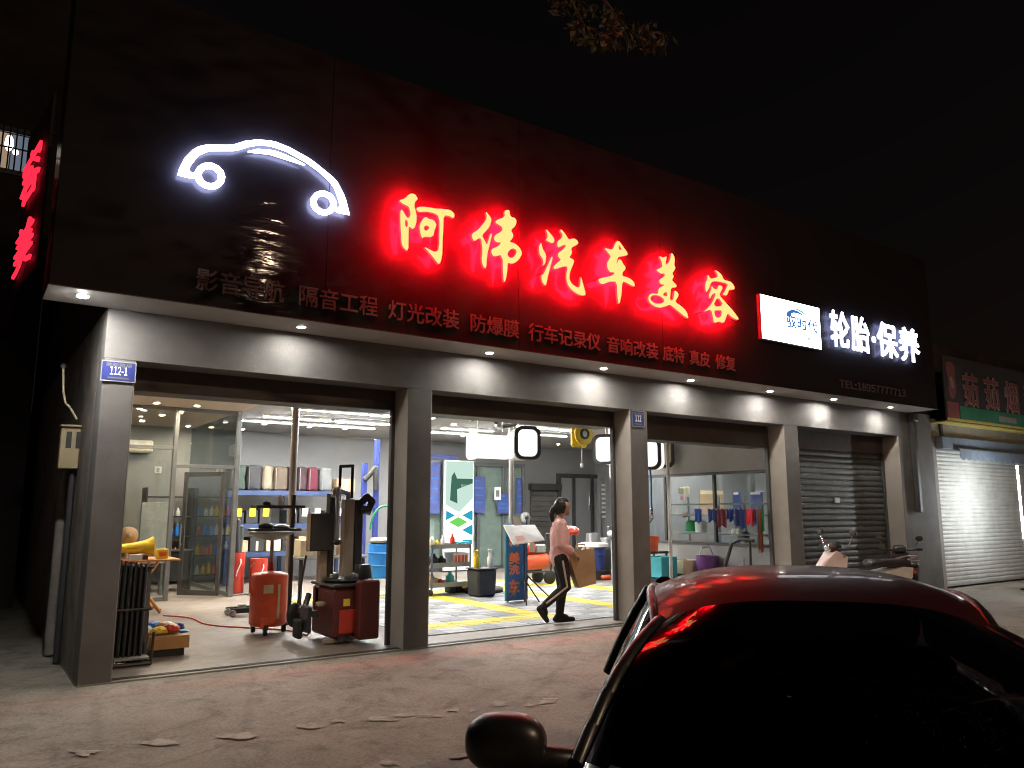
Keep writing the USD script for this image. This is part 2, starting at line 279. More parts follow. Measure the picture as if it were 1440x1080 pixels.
GLYPH = json.loads(r'''{"b轮":[200,[[[8,15,1,39,5,43,39,49,39,65,12,63,8,69,4,83,12,95,21,126,6,127,2,133,3,152,7,155,29,155,31,173,35,178,54,176,59,172,58,155,83,155,87,151,85,128,49,125,63,124,66,121,68,101,98,130,112,152,122,175,127,179,151,173,150,161,163,139,199,103,198,95,180,81,181,74,177,69,124,37,125,13,162,13,164,36,168,40,188,34,192,29,189,4,185,-5,176,-13,118,-15,102,-9,95,8,94,84,87,79,85,67,67,64,68,54,89,54,91,34,86,29,67,25,65,-18,43,-19,39,-14,39,20],[116,107,124,101,125,71,162,96,134,132]]]],"b胎":[200,[[[-2,-10,10,45,12,168,16,171,78,170,81,165,82,114,96,135,118,178,142,173,144,164,115,112,152,113,138,133,138,140,157,150,170,138,195,100,200,83,184,72,184,-17,180,-20,161,-20,155,-11,112,-11,107,-20,87,-20,83,-15,82,4,78,-9,71,-16,59,-19,39,-19,30,-1,23,-18,18,-21],[81,71,89,76,174,77,168,87,90,80,81,78],[111,17,156,16,156,48,111,48],[31,8,53,10,52,48,37,47],[39,77,53,76,53,96,39,96],[40,143,39,124,53,124,53,143]]]],"b·":[200,[[[72,73,72,85,76,95,81,101,93,107,107,107,116,103,127,89,126,67,117,56,109,52,95,51,86,54,77,62]]]],"b保":[200,[[[-2,88,-2,95,17,115,33,140,51,177,58,178,77,169,182,169,187,164,187,96,182,91,143,91,142,81,193,80,197,77,198,57,195,53,158,51,179,27,202,12,203,4,190,-11,183,-12,162,4,143,25,141,-17,138,-20,116,-20,113,-17,112,26,94,7,70,-11,62,-11,57,-5,53,-19,32,-20,28,-16,28,80,17,70,12,69,7,72],[97,120,157,119,158,140,99,142],[56,80,113,81,112,91,73,91,69,95,68,144,56,123],[57,53,57,16,75,28,96,51]]]],"b养":[200,[[[0,48,3,57,26,64,39,72,6,75,4,94,9,100,29,101,23,108,23,122,27,128,14,133,15,154,51,156,44,167,48,175,66,180,75,172,85,156,117,156,130,177,139,180,157,174,159,168,154,156,183,156,187,153,188,134,182,129,174,128,177,124,177,106,172,101,193,98,194,77,188,73,160,72,180,61,195,57,199,53,199,47,183,30,145,46,143,-19,123,-21,115,-15,115,62,120,68,115,73,85,73,81,67,82,32,74,10,58,-8,33,-22,28,-21,16,-8,15,0,45,20,54,43,16,30]]]],"-":[69,[[[6,67,62,69,63,50,8,49]]]],"0":[111,[[[7,63,9,106,22,139,34,150,49,155,67,154,80,148,97,125,104,92,102,46,89,13,67,-2,49,-3,36,1,16,23],[31,94,36,35,46,20,60,18,71,26,80,57,80,96,75,118,61,134,48,133,37,120]]]],"1":[111,[[[15,20,47,22,47,124,23,125,21,141,53,153,70,153,72,22,100,21,101,1,16,0]]]],"2":[111,[[[5,129,23,148,44,155,71,152,89,138,97,116,92,83,72,50,46,22,102,22,103,0,6,1,6,16,43,50,63,77,71,94,73,113,67,128,54,134,38,132,20,117]]]],"3":[111,[[[3,18,14,35,38,20,55,18,71,24,78,37,78,48,71,61,53,68,33,70,34,89,55,91,69,99,73,109,71,125,60,133,46,134,19,120,8,136,22,147,45,155,66,154,81,148,93,136,98,120,95,99,78,80,95,67,101,56,103,37,99,22,82,4,60,-3,30,0]]]],"4":[111,[[[1,42,2,59,62,152,87,153,88,62,108,59,107,41,88,39,88,1,65,1,64,40],[30,62,65,61,65,114,62,113]]]],"5":[111,[[[2,19,14,35,40,19,61,20,73,29,79,46,76,66,63,79,46,81,26,72,14,80,19,152,95,153,94,131,41,131,38,106,39,98,72,99,95,83,103,62,103,40,95,19,81,5,59,-3,27,1]]]],"6":[111,[[[8,63,12,109,20,129,34,145,49,153,72,155,84,152,102,140,102,134,91,123,70,134,50,130,37,112,32,91,33,85,53,96,72,96,86,91,98,79,104,65,105,37,98,18,86,5,71,-2,54,-3,32,6,16,27],[33,62,39,31,51,19,66,18,79,31,82,54,71,74,55,77,45,73]]]],"7":[111,[[[7,133,8,153,103,153,105,150,105,138,85,109,71,76,60,0,37,1,38,29,51,87,74,130]]]],"8":[111,[[[6,34,12,62,30,80,14,105,13,120,19,137,30,148,44,154,63,155,83,148,93,138,100,115,97,98,83,78,98,63,104,49,104,28,97,14,74,-1,42,-2,17,11],[30,51,31,29,40,20,63,17,80,29,81,44,72,58,45,70],[36,110,45,96,65,86,76,101,78,116,69,132,51,135,38,125]]]],"9":[111,[[[6,94,10,128,28,149,58,155,77,148,88,138,101,109,103,67,94,29,76,6,59,-2,40,-3,21,3,9,13,19,29,43,18,64,24,74,40,79,66,51,55,29,59,12,75],[29,111,34,83,48,75,66,79,80,94,72,123,54,135,43,133,33,124]]]],":":[56,[[[12,8,13,22,21,30,34,30,43,21,43,7,35,-2,21,-2]],[[12,89,13,103,21,111,34,111,43,102,43,88,35,79,21,79]]]],"E":[118,[[[17,151,107,152,108,134,105,131,42,130,42,91,96,91,97,70,42,69,42,23,108,22,108,0,17,2]]]],"L":[109,[[[17,151,40,153,42,150,42,23,104,22,104,0,17,2]]]],"T":[120,[[[3,133,5,153,116,152,117,134,114,131,72,130,71,0,48,1,48,130]]]],"代":[200,[[[62,98,64,106,110,111,109,172,128,169,131,114,191,121,193,101,134,93,146,37,162,11,174,10,180,42,198,33,193,4,186,-10,177,-16,164,-15,148,-7,138,4,122,40,113,91,66,85]],[[140,158,141,163,156,170,185,143,190,133,174,124]],[[1,86,35,125,60,172,78,168,79,161,58,123,58,-15,37,-15,37,91,15,70,10,71]]]],"仪":[200,[[[1,88,33,134,50,171,69,169,67,155,50,122,51,0,86,17,112,38,86,88,70,156,90,158,104,100,127,56,149,97,165,161,183,160,186,156,182,136,168,88,140,38,159,20,195,2,196,-2,182,-17,155,-4,125,21,98,0,66,-16,61,-16,51,-3,48,-16,31,-16,29,87,12,72]],[[105,159,106,163,122,169,138,145,146,124,129,116]]]],"修":[200,[[[58,117,73,119,86,131,114,175,130,169,125,153,179,153,188,148,176,122,157,102,194,90,197,84,185,71,137,90,103,75,84,70,78,72,77,17,60,15],[118,134,139,113,160,133],[77,90,97,93,120,103,103,121,87,104,77,109]],[[80,-3,84,3,140,17,177,42,193,35,189,26,176,15,136,-5,89,-16]],[[91,26,92,32,125,42,157,63,173,57,159,41,120,21,99,16]],[[88,53,89,58,118,69,138,83,154,77,139,61,107,45,97,43]],[[1,87,24,123,44,172,63,169,48,126,47,-16,28,-16,28,86,14,70,10,70]]]],"光":[200,[[[4,1,28,11,47,28,57,51,61,73,60,78,9,78,8,97,89,98,90,174,110,173,110,98,192,97,191,78,135,76,137,4,172,5,176,38,195,30,192,1,182,-14,132,-16,118,-9,114,6,113,78,83,78,73,30,63,13,43,-5,14,-16]],[[131,110,156,165,161,167,176,161,177,155,150,106,145,104]],[[41,126,25,159,44,164,65,125,69,114,67,109,48,105]]]],"养":[200,[[[4,49,6,54,29,61,52,76,11,77,8,80,10,96,71,96,77,105,29,106,29,124,85,124,88,129,87,133,18,134,19,152,58,152,48,168,50,171,67,175,82,152,120,152,134,176,139,176,155,169,146,152,184,150,184,135,181,133,111,133,109,130,109,124,172,124,172,106,102,106,97,98,190,95,188,77,147,76,172,60,194,53,195,48,181,34,141,54,140,-16,123,-17,119,-14,119,62,128,65,117,77,85,77,79,72,74,65,79,62,78,32,70,11,58,-3,33,-18,19,-1,50,20,56,33,58,50,18,34]]]],"响":[200,[[[77,140,112,141,122,173,127,175,145,170,136,141,190,139,190,0,185,-11,153,-16,146,0,147,4,169,5,169,122,98,122,97,-14,77,-14]],[[108,103,158,104,158,32,125,32,124,21,108,21],[124,50,142,50,141,87,124,86]],[[12,154,68,153,68,39,32,37,30,18,12,19],[31,58,49,58,48,135,31,134]]]],"埭":[200,[[[10,19,5,38,30,48,30,105,9,106,7,124,30,127,32,172,50,171,50,126,70,126,72,122,117,123,116,134,80,134,79,151,116,153,118,174,136,174,138,153,179,151,179,124,194,121,194,105,179,103,179,75,175,73,187,60,159,36,196,13,185,-3,160,9,138,30,137,-1,130,-13,99,-14,95,2,117,3,116,25,69,-2,60,15,94,34,73,61,74,44,15,17],[138,61,146,49,171,73,138,74],[137,93,158,92,159,103,138,104],[137,123,158,122,159,133,138,134],[52,57,68,64,72,62,84,72,78,76,80,92,116,92,117,104,50,106],[88,72,111,45,117,47,116,74]]]],"复":[200,[[[4,2,75,15,54,31,31,15,16,26,18,32,57,62,40,65,40,122,20,106,7,119,7,123,37,150,51,174,70,169,66,155,183,154,181,136,51,136,46,130,169,128,168,64,83,64,79,58,155,58,165,52,167,48,163,42,129,14,194,4,195,-1,185,-15,143,-10,100,2,60,-10,12,-17],[61,82,147,81,148,87,62,89],[61,106,147,105,148,111,62,112],[76,39,102,23,129,38]]]],"容":[200,[[[4,43,59,74,97,115,114,109,113,100,137,78,195,48,184,31,159,40,158,-16,139,-16,137,-10,63,-10,60,-17,43,-17,41,38,16,28],[63,38,63,9,138,10,137,38],[101,85,72,57,131,58]],[[14,155,88,156,84,171,103,176,115,156,185,156,187,116,166,114,164,136,35,136,34,115,15,114]],[[114,120,128,133,168,106,183,89,167,78]],[[27,77,15,94,45,112,65,133,83,127,81,120,64,102,33,79]]]],"导":[200,[[[9,46,11,64,127,65,126,79,54,79,33,84,24,98,25,166,168,165,168,116,186,110,187,103,184,92,176,83,148,79,148,65,190,64,192,46,148,44,148,-2,143,-11,124,-16,95,-16,88,0,89,3,127,4,126,44,64,44,89,14,82,4,73,0,39,38,41,44],[47,101,62,97,153,97,165,102,167,112,47,113],[47,147,47,132,147,133,146,147]]]],"工":[200,[[[7,1,9,20,88,21,88,130,19,131,19,152,183,151,182,131,111,130,111,21,192,20,192,-1]]]],"底":[200,[[[49,0,57,9,59,120,167,130,179,118,175,112,136,105,141,76,187,75,186,57,144,56,153,27,167,8,174,8,177,34,194,27,191,0,184,-11,165,-14,145,0,132,23,121,57,77,57,77,16,104,23,100,36,115,42,135,4,136,-7,121,-13,109,12,108,5,59,-14,54,-12],[77,78,118,76,116,104,77,102]],[[3,-7,19,45,23,154,98,154,93,170,111,175,124,154,193,153,191,134,42,134,41,59,34,15,21,-17]]]],"录":[200,[[[10,81,11,98,141,98,143,101,142,111,31,111,32,131,143,131,145,142,26,143,25,163,166,163,164,99,190,98,191,80,167,79,178,66,141,37,162,22,193,10,193,5,181,-9,169,-5,137,13,111,39,110,-5,103,-14,65,-17,59,-3,60,2,89,2,88,25,20,-3,11,11,12,16,61,37,24,64,35,79],[111,79,127,52,158,78],[41,77,77,52,68,39,89,48,89,79]]]],"影":[200,[[[8,2,27,31,20,35,22,77,111,77,112,34,98,32,116,5,149,25,177,58,195,52,185,33,164,11,125,-15,110,-3,99,-6,80,26,84,33,76,32,76,-4,67,-14,42,-16,36,-3,37,3,55,4,54,33,44,33,47,27,24,-8,19,-8],[41,60,41,50,92,51,91,60]],[[116,66,117,71,148,90,173,116,191,110,191,105,166,79,134,56,128,54]],[[9,83,10,100,53,101,50,107,19,108,20,167,113,167,116,127,146,147,166,170,185,163,165,137,134,113,128,111,116,122,113,107,74,106,77,100,120,100,120,82],[39,124,93,123,94,128,40,129],[40,151,40,145,94,146,93,151]]]],"心":[200,[[[149,99,163,108,169,107,190,55,196,33,194,26,176,21,166,58]],[[56,7,56,117,77,118,78,9,133,8,137,16,141,49,160,41,158,16,151,-4,135,-13,72,-12,62,-7]],[[65,154,75,166,81,167,127,131,136,118,120,106]],[[6,22,24,102,41,101,44,99,42,77,27,16,21,15]]]],"改":[200,[[[9,10,15,21,15,102,68,104,68,139,14,139,14,160,88,160,90,98,103,123,117,174,137,170,131,137,193,136,193,118,179,115,170,74,154,39,172,17,197,1,185,-15,162,-3,141,19,116,-4,94,-17,89,-16,80,1,108,17,128,38,110,86,98,70,82,82,36,82,36,26,88,43,91,25,19,-7,15,-6],[124,117,132,82,141,62,158,116]]]],"新":[200,[[[5,15,26,54,7,56,7,73,47,75,46,89,6,91,8,108,29,109,22,135,9,137,10,153,45,154,40,171,58,175,70,154,103,153,104,138,92,135,83,109,107,106,109,155,172,171,188,159,186,153,128,138,129,106,193,106,195,103,193,86,173,85,172,-15,152,-14,151,86,128,85,123,27,106,-14,89,-4,96,12,85,12,68,45,65,-5,56,-11,34,-11,30,6,47,8,46,55,29,54,41,50,42,45,21,6],[85,53,102,26,107,56,108,91,67,88,68,74,104,73,104,56],[69,47,77,51,79,55,67,55],[43,135,49,108,63,108,71,135]]]],"时":[200,[[[85,115,86,134,150,134,150,172,171,172,171,135,194,134,195,114,171,112,171,3,163,-10,147,-14,116,-14,109,4,111,7,150,9,150,113]],[[92,92,94,97,109,103,137,62,141,50,123,42]],[[13,7,13,156,79,158,82,156,82,23,35,21,32,5],[34,42,62,41,61,81,34,81],[62,137,34,138,34,100,62,100]]]],"洗":[200,[[[49,-3,79,19,90,45,93,71,58,72,58,89,71,92,59,100,59,104,74,131,84,170,105,167,101,141,117,142,118,174,137,174,138,141,186,141,186,121,138,121,138,92,195,90,194,71,155,70,155,7,177,7,179,35,183,36,198,28,192,-7,181,-14,149,-14,139,-10,134,3,133,71,114,69,106,24,90,0,62,-17],[78,93,117,91,117,121,92,121]],[[14,157,23,171,28,172,54,156,63,144,50,131]],[[10,-1,43,66,48,66,60,54,30,-12,23,-13]],[[5,103,11,115,19,118,48,101,55,92,42,78]]]],"灯":[200,[[[86,139,87,158,195,157,193,137,160,136,160,1,150,-12,107,-15,100,1,101,7,138,8,138,136]],[[6,0,24,22,37,56,41,91,41,172,60,173,61,104,74,136,87,133,92,127,73,85,61,87,59,59,91,23,80,10,76,10,54,36,43,11,22,-16,17,-16]],[[8,80,17,132,33,132,33,107,26,75,22,73]]]],"烟":[200,[[[5,-5,25,29,33,58,36,173,55,173,56,109,66,138,79,137,81,166,188,165,187,-15,170,-15,167,-5,99,-5,98,-16,81,-17,79,12,67,6,49,34,39,9,20,-17],[110,17,167,15,168,21,155,20,135,58,123,33],[141,86,165,43,168,41,168,91,142,92],[142,144,142,111,168,111,168,146],[98,111,124,111,125,146,98,146],[98,35,116,61,122,92,98,91],[100,20,98,15,104,15,104,17],[55,60,79,29,78,112,66,87,55,89]],[[5,80,14,133,30,132,29,105,22,75]]]],"爆":[200,[[[4,-5,20,26,28,58,30,109,21,76,9,77,5,84,14,132,30,132,32,174,49,171,50,110,58,137,76,132,77,169,183,168,183,109,161,108,160,103,186,102,188,87,162,85,160,78,193,75,192,59,171,58,197,42,198,37,189,27,170,36,157,21,189,4,180,-9,141,9,136,-11,129,-15,104,-16,97,-3,98,2,71,-9,63,8,56,8,42,31,34,9,19,-15],[95,126,162,124,163,129,96,130],[96,152,96,146,163,147,162,153],[139,57,139,29,141,28,158,47,147,59],[116,77,139,76,140,84,117,85],[116,103,139,102,140,107,117,108],[103,47,115,32,119,30,120,59,112,59],[101,3,118,1,119,9,114,9],[64,10,77,12,101,22,88,37,73,28,65,34,72,18],[47,57,59,40,87,58,65,59,65,76,96,77,95,85,71,86,72,102,96,103,95,108,76,109,75,129,61,88,48,89]]]],"特":[200,[[[5,86,16,157,35,156,33,134,39,133,40,174,59,174,60,134,79,131,80,113,125,113,125,133,88,133,86,151,124,153,127,175,145,174,147,153,185,152,184,133,146,132,147,113,195,111,193,93,170,92,170,75,193,74,193,56,170,54,170,-2,162,-13,126,-16,120,-1,121,5,150,6,150,55,106,55,131,22,128,16,114,10,88,45,98,55,79,55,76,59,60,53,60,-14,41,-16,39,46,11,39,6,56,8,60,39,69,39,113,29,111,22,79],[61,113,61,75,76,80,80,75,150,76,149,93,76,93,75,113]]]],"皮":[200,[[[3,-5,15,19,23,46,28,147,94,147,95,174,114,175,117,147,175,148,188,144,175,107,166,95,175,88,169,71,154,46,133,24,154,13,193,3,195,-2,184,-17,143,-6,113,10,82,-6,44,-16,34,-1,36,4,74,14,94,24,73,49,58,75,47,74,41,29,23,-12,17,-16],[117,126,116,95,161,95,150,102,160,127],[83,73,98,50,114,36,132,52,146,74],[48,96,95,95,95,126,48,127]]]],"真":[200,[[[8,24,9,40,37,42,37,131,85,132,87,137,16,138,15,157,88,157,91,174,96,175,113,171,112,157,187,155,185,138,107,136,108,132,162,132,164,129,164,42,191,40,192,23,142,21,192,0,192,-5,181,-15,176,-16,117,9,116,14,122,22,77,22,85,15,80,7,46,-9,19,-16,9,-5,10,0,62,21],[57,88,142,87,143,91,58,92],[57,109,142,108,143,114,58,115],[58,49,58,41,143,42,142,49],[58,71,58,65,143,66,142,71]]]],"程":[200,[[[3,35,36,97,8,98,7,117,39,119,39,142,11,138,6,154,73,172,85,155,60,147,60,119,84,118,85,99,61,98,61,88,81,69,83,85,190,85,190,66,147,65,147,48,185,48,187,31,148,29,147,9,194,8,196,-8,194,-11,73,-9,74,8,126,8,125,29,87,30,88,48,126,48,125,66,86,66,87,58,77,46,60,63,59,-16,39,-14,39,57,15,21,11,21]],[[89,164,183,166,184,98,91,97],[109,117,163,116,164,146,110,147]]]],"精":[200,[[[3,25,30,86,5,89,5,105,20,108,8,158,22,161,32,137,34,173,53,173,54,131,64,162,82,156,123,158,125,174,143,174,145,158,190,156,187,140,144,139,145,134,184,134,184,117,145,117,144,111,193,110,194,92,77,93,74,87,54,87,79,46,65,33,53,51,52,-16,33,-14,33,38,16,9,11,10],[65,109,76,105,78,110,123,110,123,117,89,117,87,132,123,134,124,139,85,140,80,151],[53,107,57,110,53,110],[25,109,32,107,33,110,30,111]],[[89,-15,89,84,181,85,180,-9,167,-16,144,-16,138,0,162,2,162,16,110,16,109,-15],[109,34,161,33,162,41,110,42],[109,60,161,59,162,67,110,68]]]],"美":[200,[[[5,2,48,13,68,24,77,35,16,37,13,40,15,57,84,57,86,60,85,67,8,68,10,86,89,87,88,97,26,99,28,116,89,117,88,127,17,128,18,146,55,146,42,165,44,170,60,175,80,146,119,146,136,174,142,175,158,168,145,146,183,146,182,127,110,126,111,116,173,116,173,97,111,97,110,87,192,86,193,68,110,67,107,58,189,57,188,37,122,36,147,16,193,4,195,0,184,-16,134,-1,118,10,100,31,79,6,45,-10,14,-16]]]],"膜":[200,[[[3,-8,15,43,18,165,71,165,73,156,100,158,102,174,119,174,120,158,143,158,145,174,163,174,165,158,192,157,191,139,164,138,163,124,181,122,181,59,142,57,140,49,191,47,190,29,151,28,169,10,194,0,183,-17,155,-5,133,20,116,-1,91,-14,78,-17,70,-7,64,-13,39,-15,34,3,53,5,52,52,34,51,29,12,21,-14,15,-16],[104,100,160,99,161,106,105,107],[160,74,159,83,104,82,105,74],[120,125,144,124,144,138,121,139],[74,140,72,47,118,48,119,57,84,59,84,122,101,124,101,138],[74,30,73,1,100,12,113,28],[53,98,35,99,35,72,53,72],[53,144,35,145,35,119,53,119]]]],"航":[200,[[[4,-9,15,21,19,52,19,68,5,70,5,86,19,88,19,149,38,151,45,176,64,172,58,150,84,150,86,141,128,141,116,170,134,177,150,141,193,139,193,123,190,121,85,121,85,2,96,18,101,36,103,107,170,107,171,5,179,6,182,33,197,25,195,-2,188,-12,164,-14,152,-5,150,88,122,87,119,24,109,-2,97,-17,82,-9,68,-15,49,-14,44,2,66,4,66,29,52,26,39,53,34,17,23,-14,17,-18],[40,113,38,87,66,87,65,95,52,89,49,91],[38,125,52,128,66,100,66,132,38,132],[51,67,63,43,65,41,66,68],[39,68,39,63,48,68,47,69]]]],"茹":[200,[[[10,136,10,156,54,156,55,174,73,174,75,156,124,156,126,174,145,174,147,156,192,154,190,136,146,136,145,116,126,116,124,136,74,136,74,117,66,116,63,103,101,100,96,65,82,29,104,8,91,-6,69,12,47,-6,22,-17,17,-16,9,-1,33,9,51,24,17,43,33,81,11,83,10,100,41,102,46,120,54,121,54,135],[55,82,43,51,65,41,79,82]],[[109,107,183,107,181,-12,164,-12,161,1,130,1,128,-13,109,-12],[129,22,162,22,161,89,129,88]]]],"行":[200,[[[75,88,77,107,194,106,193,87,164,86,164,1,157,-12,113,-16,106,0,107,5,143,6,143,86]],[[84,143,85,162,188,161,187,142]],[[2,66,38,101,59,131,79,124,56,90,55,-17,35,-15,35,67,18,52,14,52]],[[4,126,51,174,71,167,62,153,18,113,14,113]]]],"装":[200,[[[4,22,6,26,40,35,66,48,9,49,8,67,88,67,86,81,80,84,81,101,122,102,122,128,75,128,76,147,121,147,122,173,140,175,143,173,144,147,190,146,189,128,143,127,143,101,185,101,185,82,107,81,115,67,193,66,191,49,175,48,182,39,150,20,171,9,194,3,195,-2,186,-15,159,-8,132,7,115,22,98,46,70,29,70,10,118,17,118,1,115,-1,44,-17,39,0,48,6,49,19,14,9],[121,49,135,32,161,48]],[[4,99,6,103,51,123,51,138,37,127,11,150,11,154,25,163,50,142,52,174,71,174,71,74,52,74,50,101,14,84,10,85]]]],"记":[200,[[[6,93,6,110,9,112,58,111,59,29,79,38,84,27,85,93,160,94,160,138,82,139,81,159,180,160,181,65,161,64,159,74,106,74,106,11,111,7,166,7,172,12,175,40,179,41,195,33,188,-4,173,-13,99,-12,86,0,84,20,39,-13,28,1,38,17,38,90]],[[22,155,24,161,37,169,70,134,54,122]]]],"路":[200,[[[7,-5,5,13,15,17,16,85,32,85,34,82,34,21,43,23,43,97,15,99,16,166,84,166,87,119,102,139,119,175,137,169,133,154,169,155,181,149,168,115,153,94,170,79,197,66,188,49,182,47,181,-15,163,-15,160,-8,118,-8,115,-16,99,-16,97,47,87,45,78,56,63,55,63,28,88,32,90,13,11,-7],[117,12,162,11,162,43,117,43],[140,78,122,62,157,63],[124,135,139,109,154,134],[96,96,63,98,63,75,86,75,90,68,126,94,112,114],[34,118,66,117,66,147,34,147]]]],"车":[200,[[[9,24,11,43,98,44,97,67,31,65,25,84,37,95,52,123,13,125,14,145,62,145,73,173,80,175,97,168,89,145,188,143,188,126,185,124,78,124,56,88,97,87,99,117,119,118,121,87,175,85,173,67,120,67,120,43,190,43,190,22,121,22,120,-15,99,-16,97,22]]]],"酒":[200,[[[11,156,21,171,53,153,57,163,193,163,192,143,149,142,150,122,187,120,186,-15,167,-15,165,-6,83,-6,81,-16,64,-16,62,120,96,122,97,142,56,143,44,133],[82,14,165,13,166,29,83,30],[84,54,83,49,165,49,166,61,141,62,132,66,129,102,117,103,115,85,108,70,93,56],[147,81,166,80,166,103,147,103],[116,123,129,122,129,143,116,143],[82,73,94,83,97,103,82,102]],[[8,1,41,66,45,67,58,57,58,53,27,-12,22,-13,10,-5]],[[4,101,12,116,17,117,44,103,52,94,43,80,39,80]]]],"防":[200,[[[13,163,16,166,70,166,81,159,77,141,124,141,117,169,135,174,148,141,193,140,192,121,124,120,124,96,181,95,178,18,174,-2,167,-12,156,-16,125,-16,119,0,120,5,153,6,158,31,159,76,121,76,111,33,95,6,68,-16,54,-4,53,-1,81,22,89,36,101,81,103,121,73,121,70,124,61,103,78,71,76,39,63,28,41,27,34,42,34,-14,14,-16],[34,46,54,47,59,55,56,76,40,99,54,146,34,145]]]],"隔":[200,[[[13,-15,13,166,64,167,74,160,77,165,192,165,192,146,77,146,72,152,56,109,72,74,70,44,64,36,54,32,36,32,32,39,32,-14],[32,52,48,51,53,58,50,81,35,103,49,147,32,146]],[[77,-15,79,89,190,88,190,-5,185,-13,168,-17,156,-15,153,1,171,3,170,30,143,28,143,-9,141,-12,125,-12,124,28,97,31,96,-15],[157,47,171,43,170,71,165,70,167,65],[120,71,136,45,149,70],[96,42,114,46,101,67,102,71,96,70]],[[86,140,181,141,182,95,87,94],[105,112,162,111,163,123,106,124]]]],"音":[200,[[[8,91,9,109,57,110,47,136,20,137,21,156,89,156,84,172,103,176,115,156,182,155,182,137,156,136,145,110,191,109,190,89],[71,136,81,109,120,109,132,135]],[[36,77,165,78,167,-14,146,-16,144,-9,57,-9,54,-17,36,-16],[56,45,144,44,145,58,57,59],[57,26,57,10,145,11,144,26]]]],"驭":[200,[[[3,31,7,36,61,49,69,45,69,61,14,62,20,136,40,134,35,80,56,80,63,141,61,144,13,144,14,163,82,163,84,160,77,81,91,78,84,1,104,14,129,43,113,84,100,141,90,144,90,160,181,162,189,159,177,94,155,44,166,25,196,0,183,-17,165,-5,142,22,121,0,97,-17,82,-2,67,-15,35,-15,29,2,60,3,67,31,7,16],[122,142,132,92,143,67,158,104,166,141]]]]}''')
def glyph(key):
    adv, polys = GLYPH[key]
    return adv / 200.0, union_all([Polygon(np.array(r[0]).reshape(-1, 2), [np.array(h).reshape(-1, 2) for h in r[1:]]).buffer(0) for r in polys]) 
def text_poly(s, x0, z0, x1, h, bold=''):
    """line of text fitted between x0 and x1, baseline box from z0 up, height h"""
    parts, x = [], 0.0
    for ch in s:
        if ch == ' ': x += .35; continue
        a, g = glyph(bold + ch); parts.append(affinity.affine_transform(g, [1 / 200, 0, 0, 1 / 200, x, 0.02])); x += a
    sx = (x1 - x0) / x
    return [affinity.affine_transform(p, [sx, 0, 0, h, x0, z0]) for p in parts]

# ================================================================ THE SETTING
def ground_h(y):
    return np.interp(y, [-30, -6, -4.5, -.6, 0], [-.14, -.14, -.12, -.03, -.014])
gx = np.concatenate([[-60, -30, -12], np.linspace(-6, 20, 40), [30, 45, 60]])
gy = np.concatenate([[-60, -30], np.linspace(-12, .02, 40), [.06]])
X, Y = np.meshgrid(gx, gy, indexing='ij')
Z = ground_h(Y) + .012 * (meshkit.fbm(np.stack([X * 1.1, Y * 1.1, 0 * X], -1), 4) - .5) * (Y < -.3)
i, j = np.meshgrid(np.arange(len(gx) - 1), np.arange(len(gy) - 1), indexing='ij'); w = len(gy)
q = np.stack([i * w + j, (i + 1) * w + j, (i + 1) * w + j + 1, i * w + j + 1], -1).reshape(-1, 4)
gm = trimesh.Trimesh(np.stack([X, Y, Z], -1).reshape(-1, 3), np.vstack([q[:, [0, 1, 2]], q[:, [0, 2, 3]]]), process=False)
far = trimesh.Trimesh([(-60, .06, -.03), (60, .06, -.03), (60, 60, -.03), (-60, 60, -.03)], [[0, 1, 2], [0, 2, 3]], process=False)
single('ground', trimesh.util.concatenate([gm, far]), 'ground', kind='structure', smooth=True)
floor = Thing('shop_floor', None, None, (0, 0, 0), kind='structure')
floor.part('slab', MB().box((.96, -.01, -.02), (15.7, 10.0, 0)), 'shop_floor')

# interlocking floor tiles of the bright bay, yellow ones marking the lanes
TS = .42
for a in range(15):
    for b in range(13):
        x0, y0 = 4.62 + a * TS, .62 + b * TS
        if x0 + TS > 11.0: continue
        yel = (b == 1 and a <= 5) or (a == 5 and 1 <= b <= 10) or (a == 9 and 1 <= b <= 10) or (b == 10 and a <= 14) or (a == 13 and 4 <= b <= 10)
        t = MB().box((x0 + .004, y0 + .004, .001), (x0 + TS - .004, y0 + TS - .004, .012))
        for k in range(2):                      # raised diagonal ribs
            cx, cy = x0 + TS * (.3 + .4 * k), y0 + TS * .5
            r = MB().box((cx - .055, cy - .15, .012), (cx + .055, cy + .15, .015)).rot([0, 0, 1], .78 * (1 if (a + b) % 2 else -1), (cx, cy, 0)); t.p += r.p
        floor.part('floor_tile', t, 'yellow_line' if yel else 'tile_light' if (a + b) % 2 else 'tile_dark')

# ================================================================ SHOP BUILDING
HB, WT, SO = 2.887, 3.37, 3.372          # header bottom, wall top, soffit
bl = Thing('shop_building', 'dark grey single-storey car workshop with four roller-door bays and black canopy', 'building', (8, 5, 0))
JD = .38
for x0, x1 in [(.96, 1.225), (4.10, 4.40), (7.555, 7.87), (11.0, 11.35), (14.47, 15.7)]:
    bl.part('pillar', MB().box((x0, 0, -.05), (x1, JD, HB - .001), .006), 'wall_grey')
for x in (4.10, 7.555, 11.0, 14.47): bl.part('jamb_lining', MB().box((x - .006, .004, .0), (x - .0008, JD - .062, HB - .004)), 'jamb')
for x in (1.225, 4.40, 7.87, 11.35): bl.part('jamb_lining', MB().box((x + .0008, .004, .0), (x + .006, JD - .062, HB - .004)), 'jamb')
bl.part('header_wall', MB().box((.96, 0, HB), (15.7, JD, WT)), 'wall_grey')
bl.part('left_wall', MB().box((.96, JD + .001, -.05), (1.10, 10.1, WT)), 'side_wall')
bl.part('back_wall', MB().box((1.101, 10.0, -.05), (15.7, 10.1, WT)), 'inside_wall')
bl.part('right_wall', MB().box((15.55, JD + .001, -.05), (15.7, 9.999, WT)), 'inside_wall')
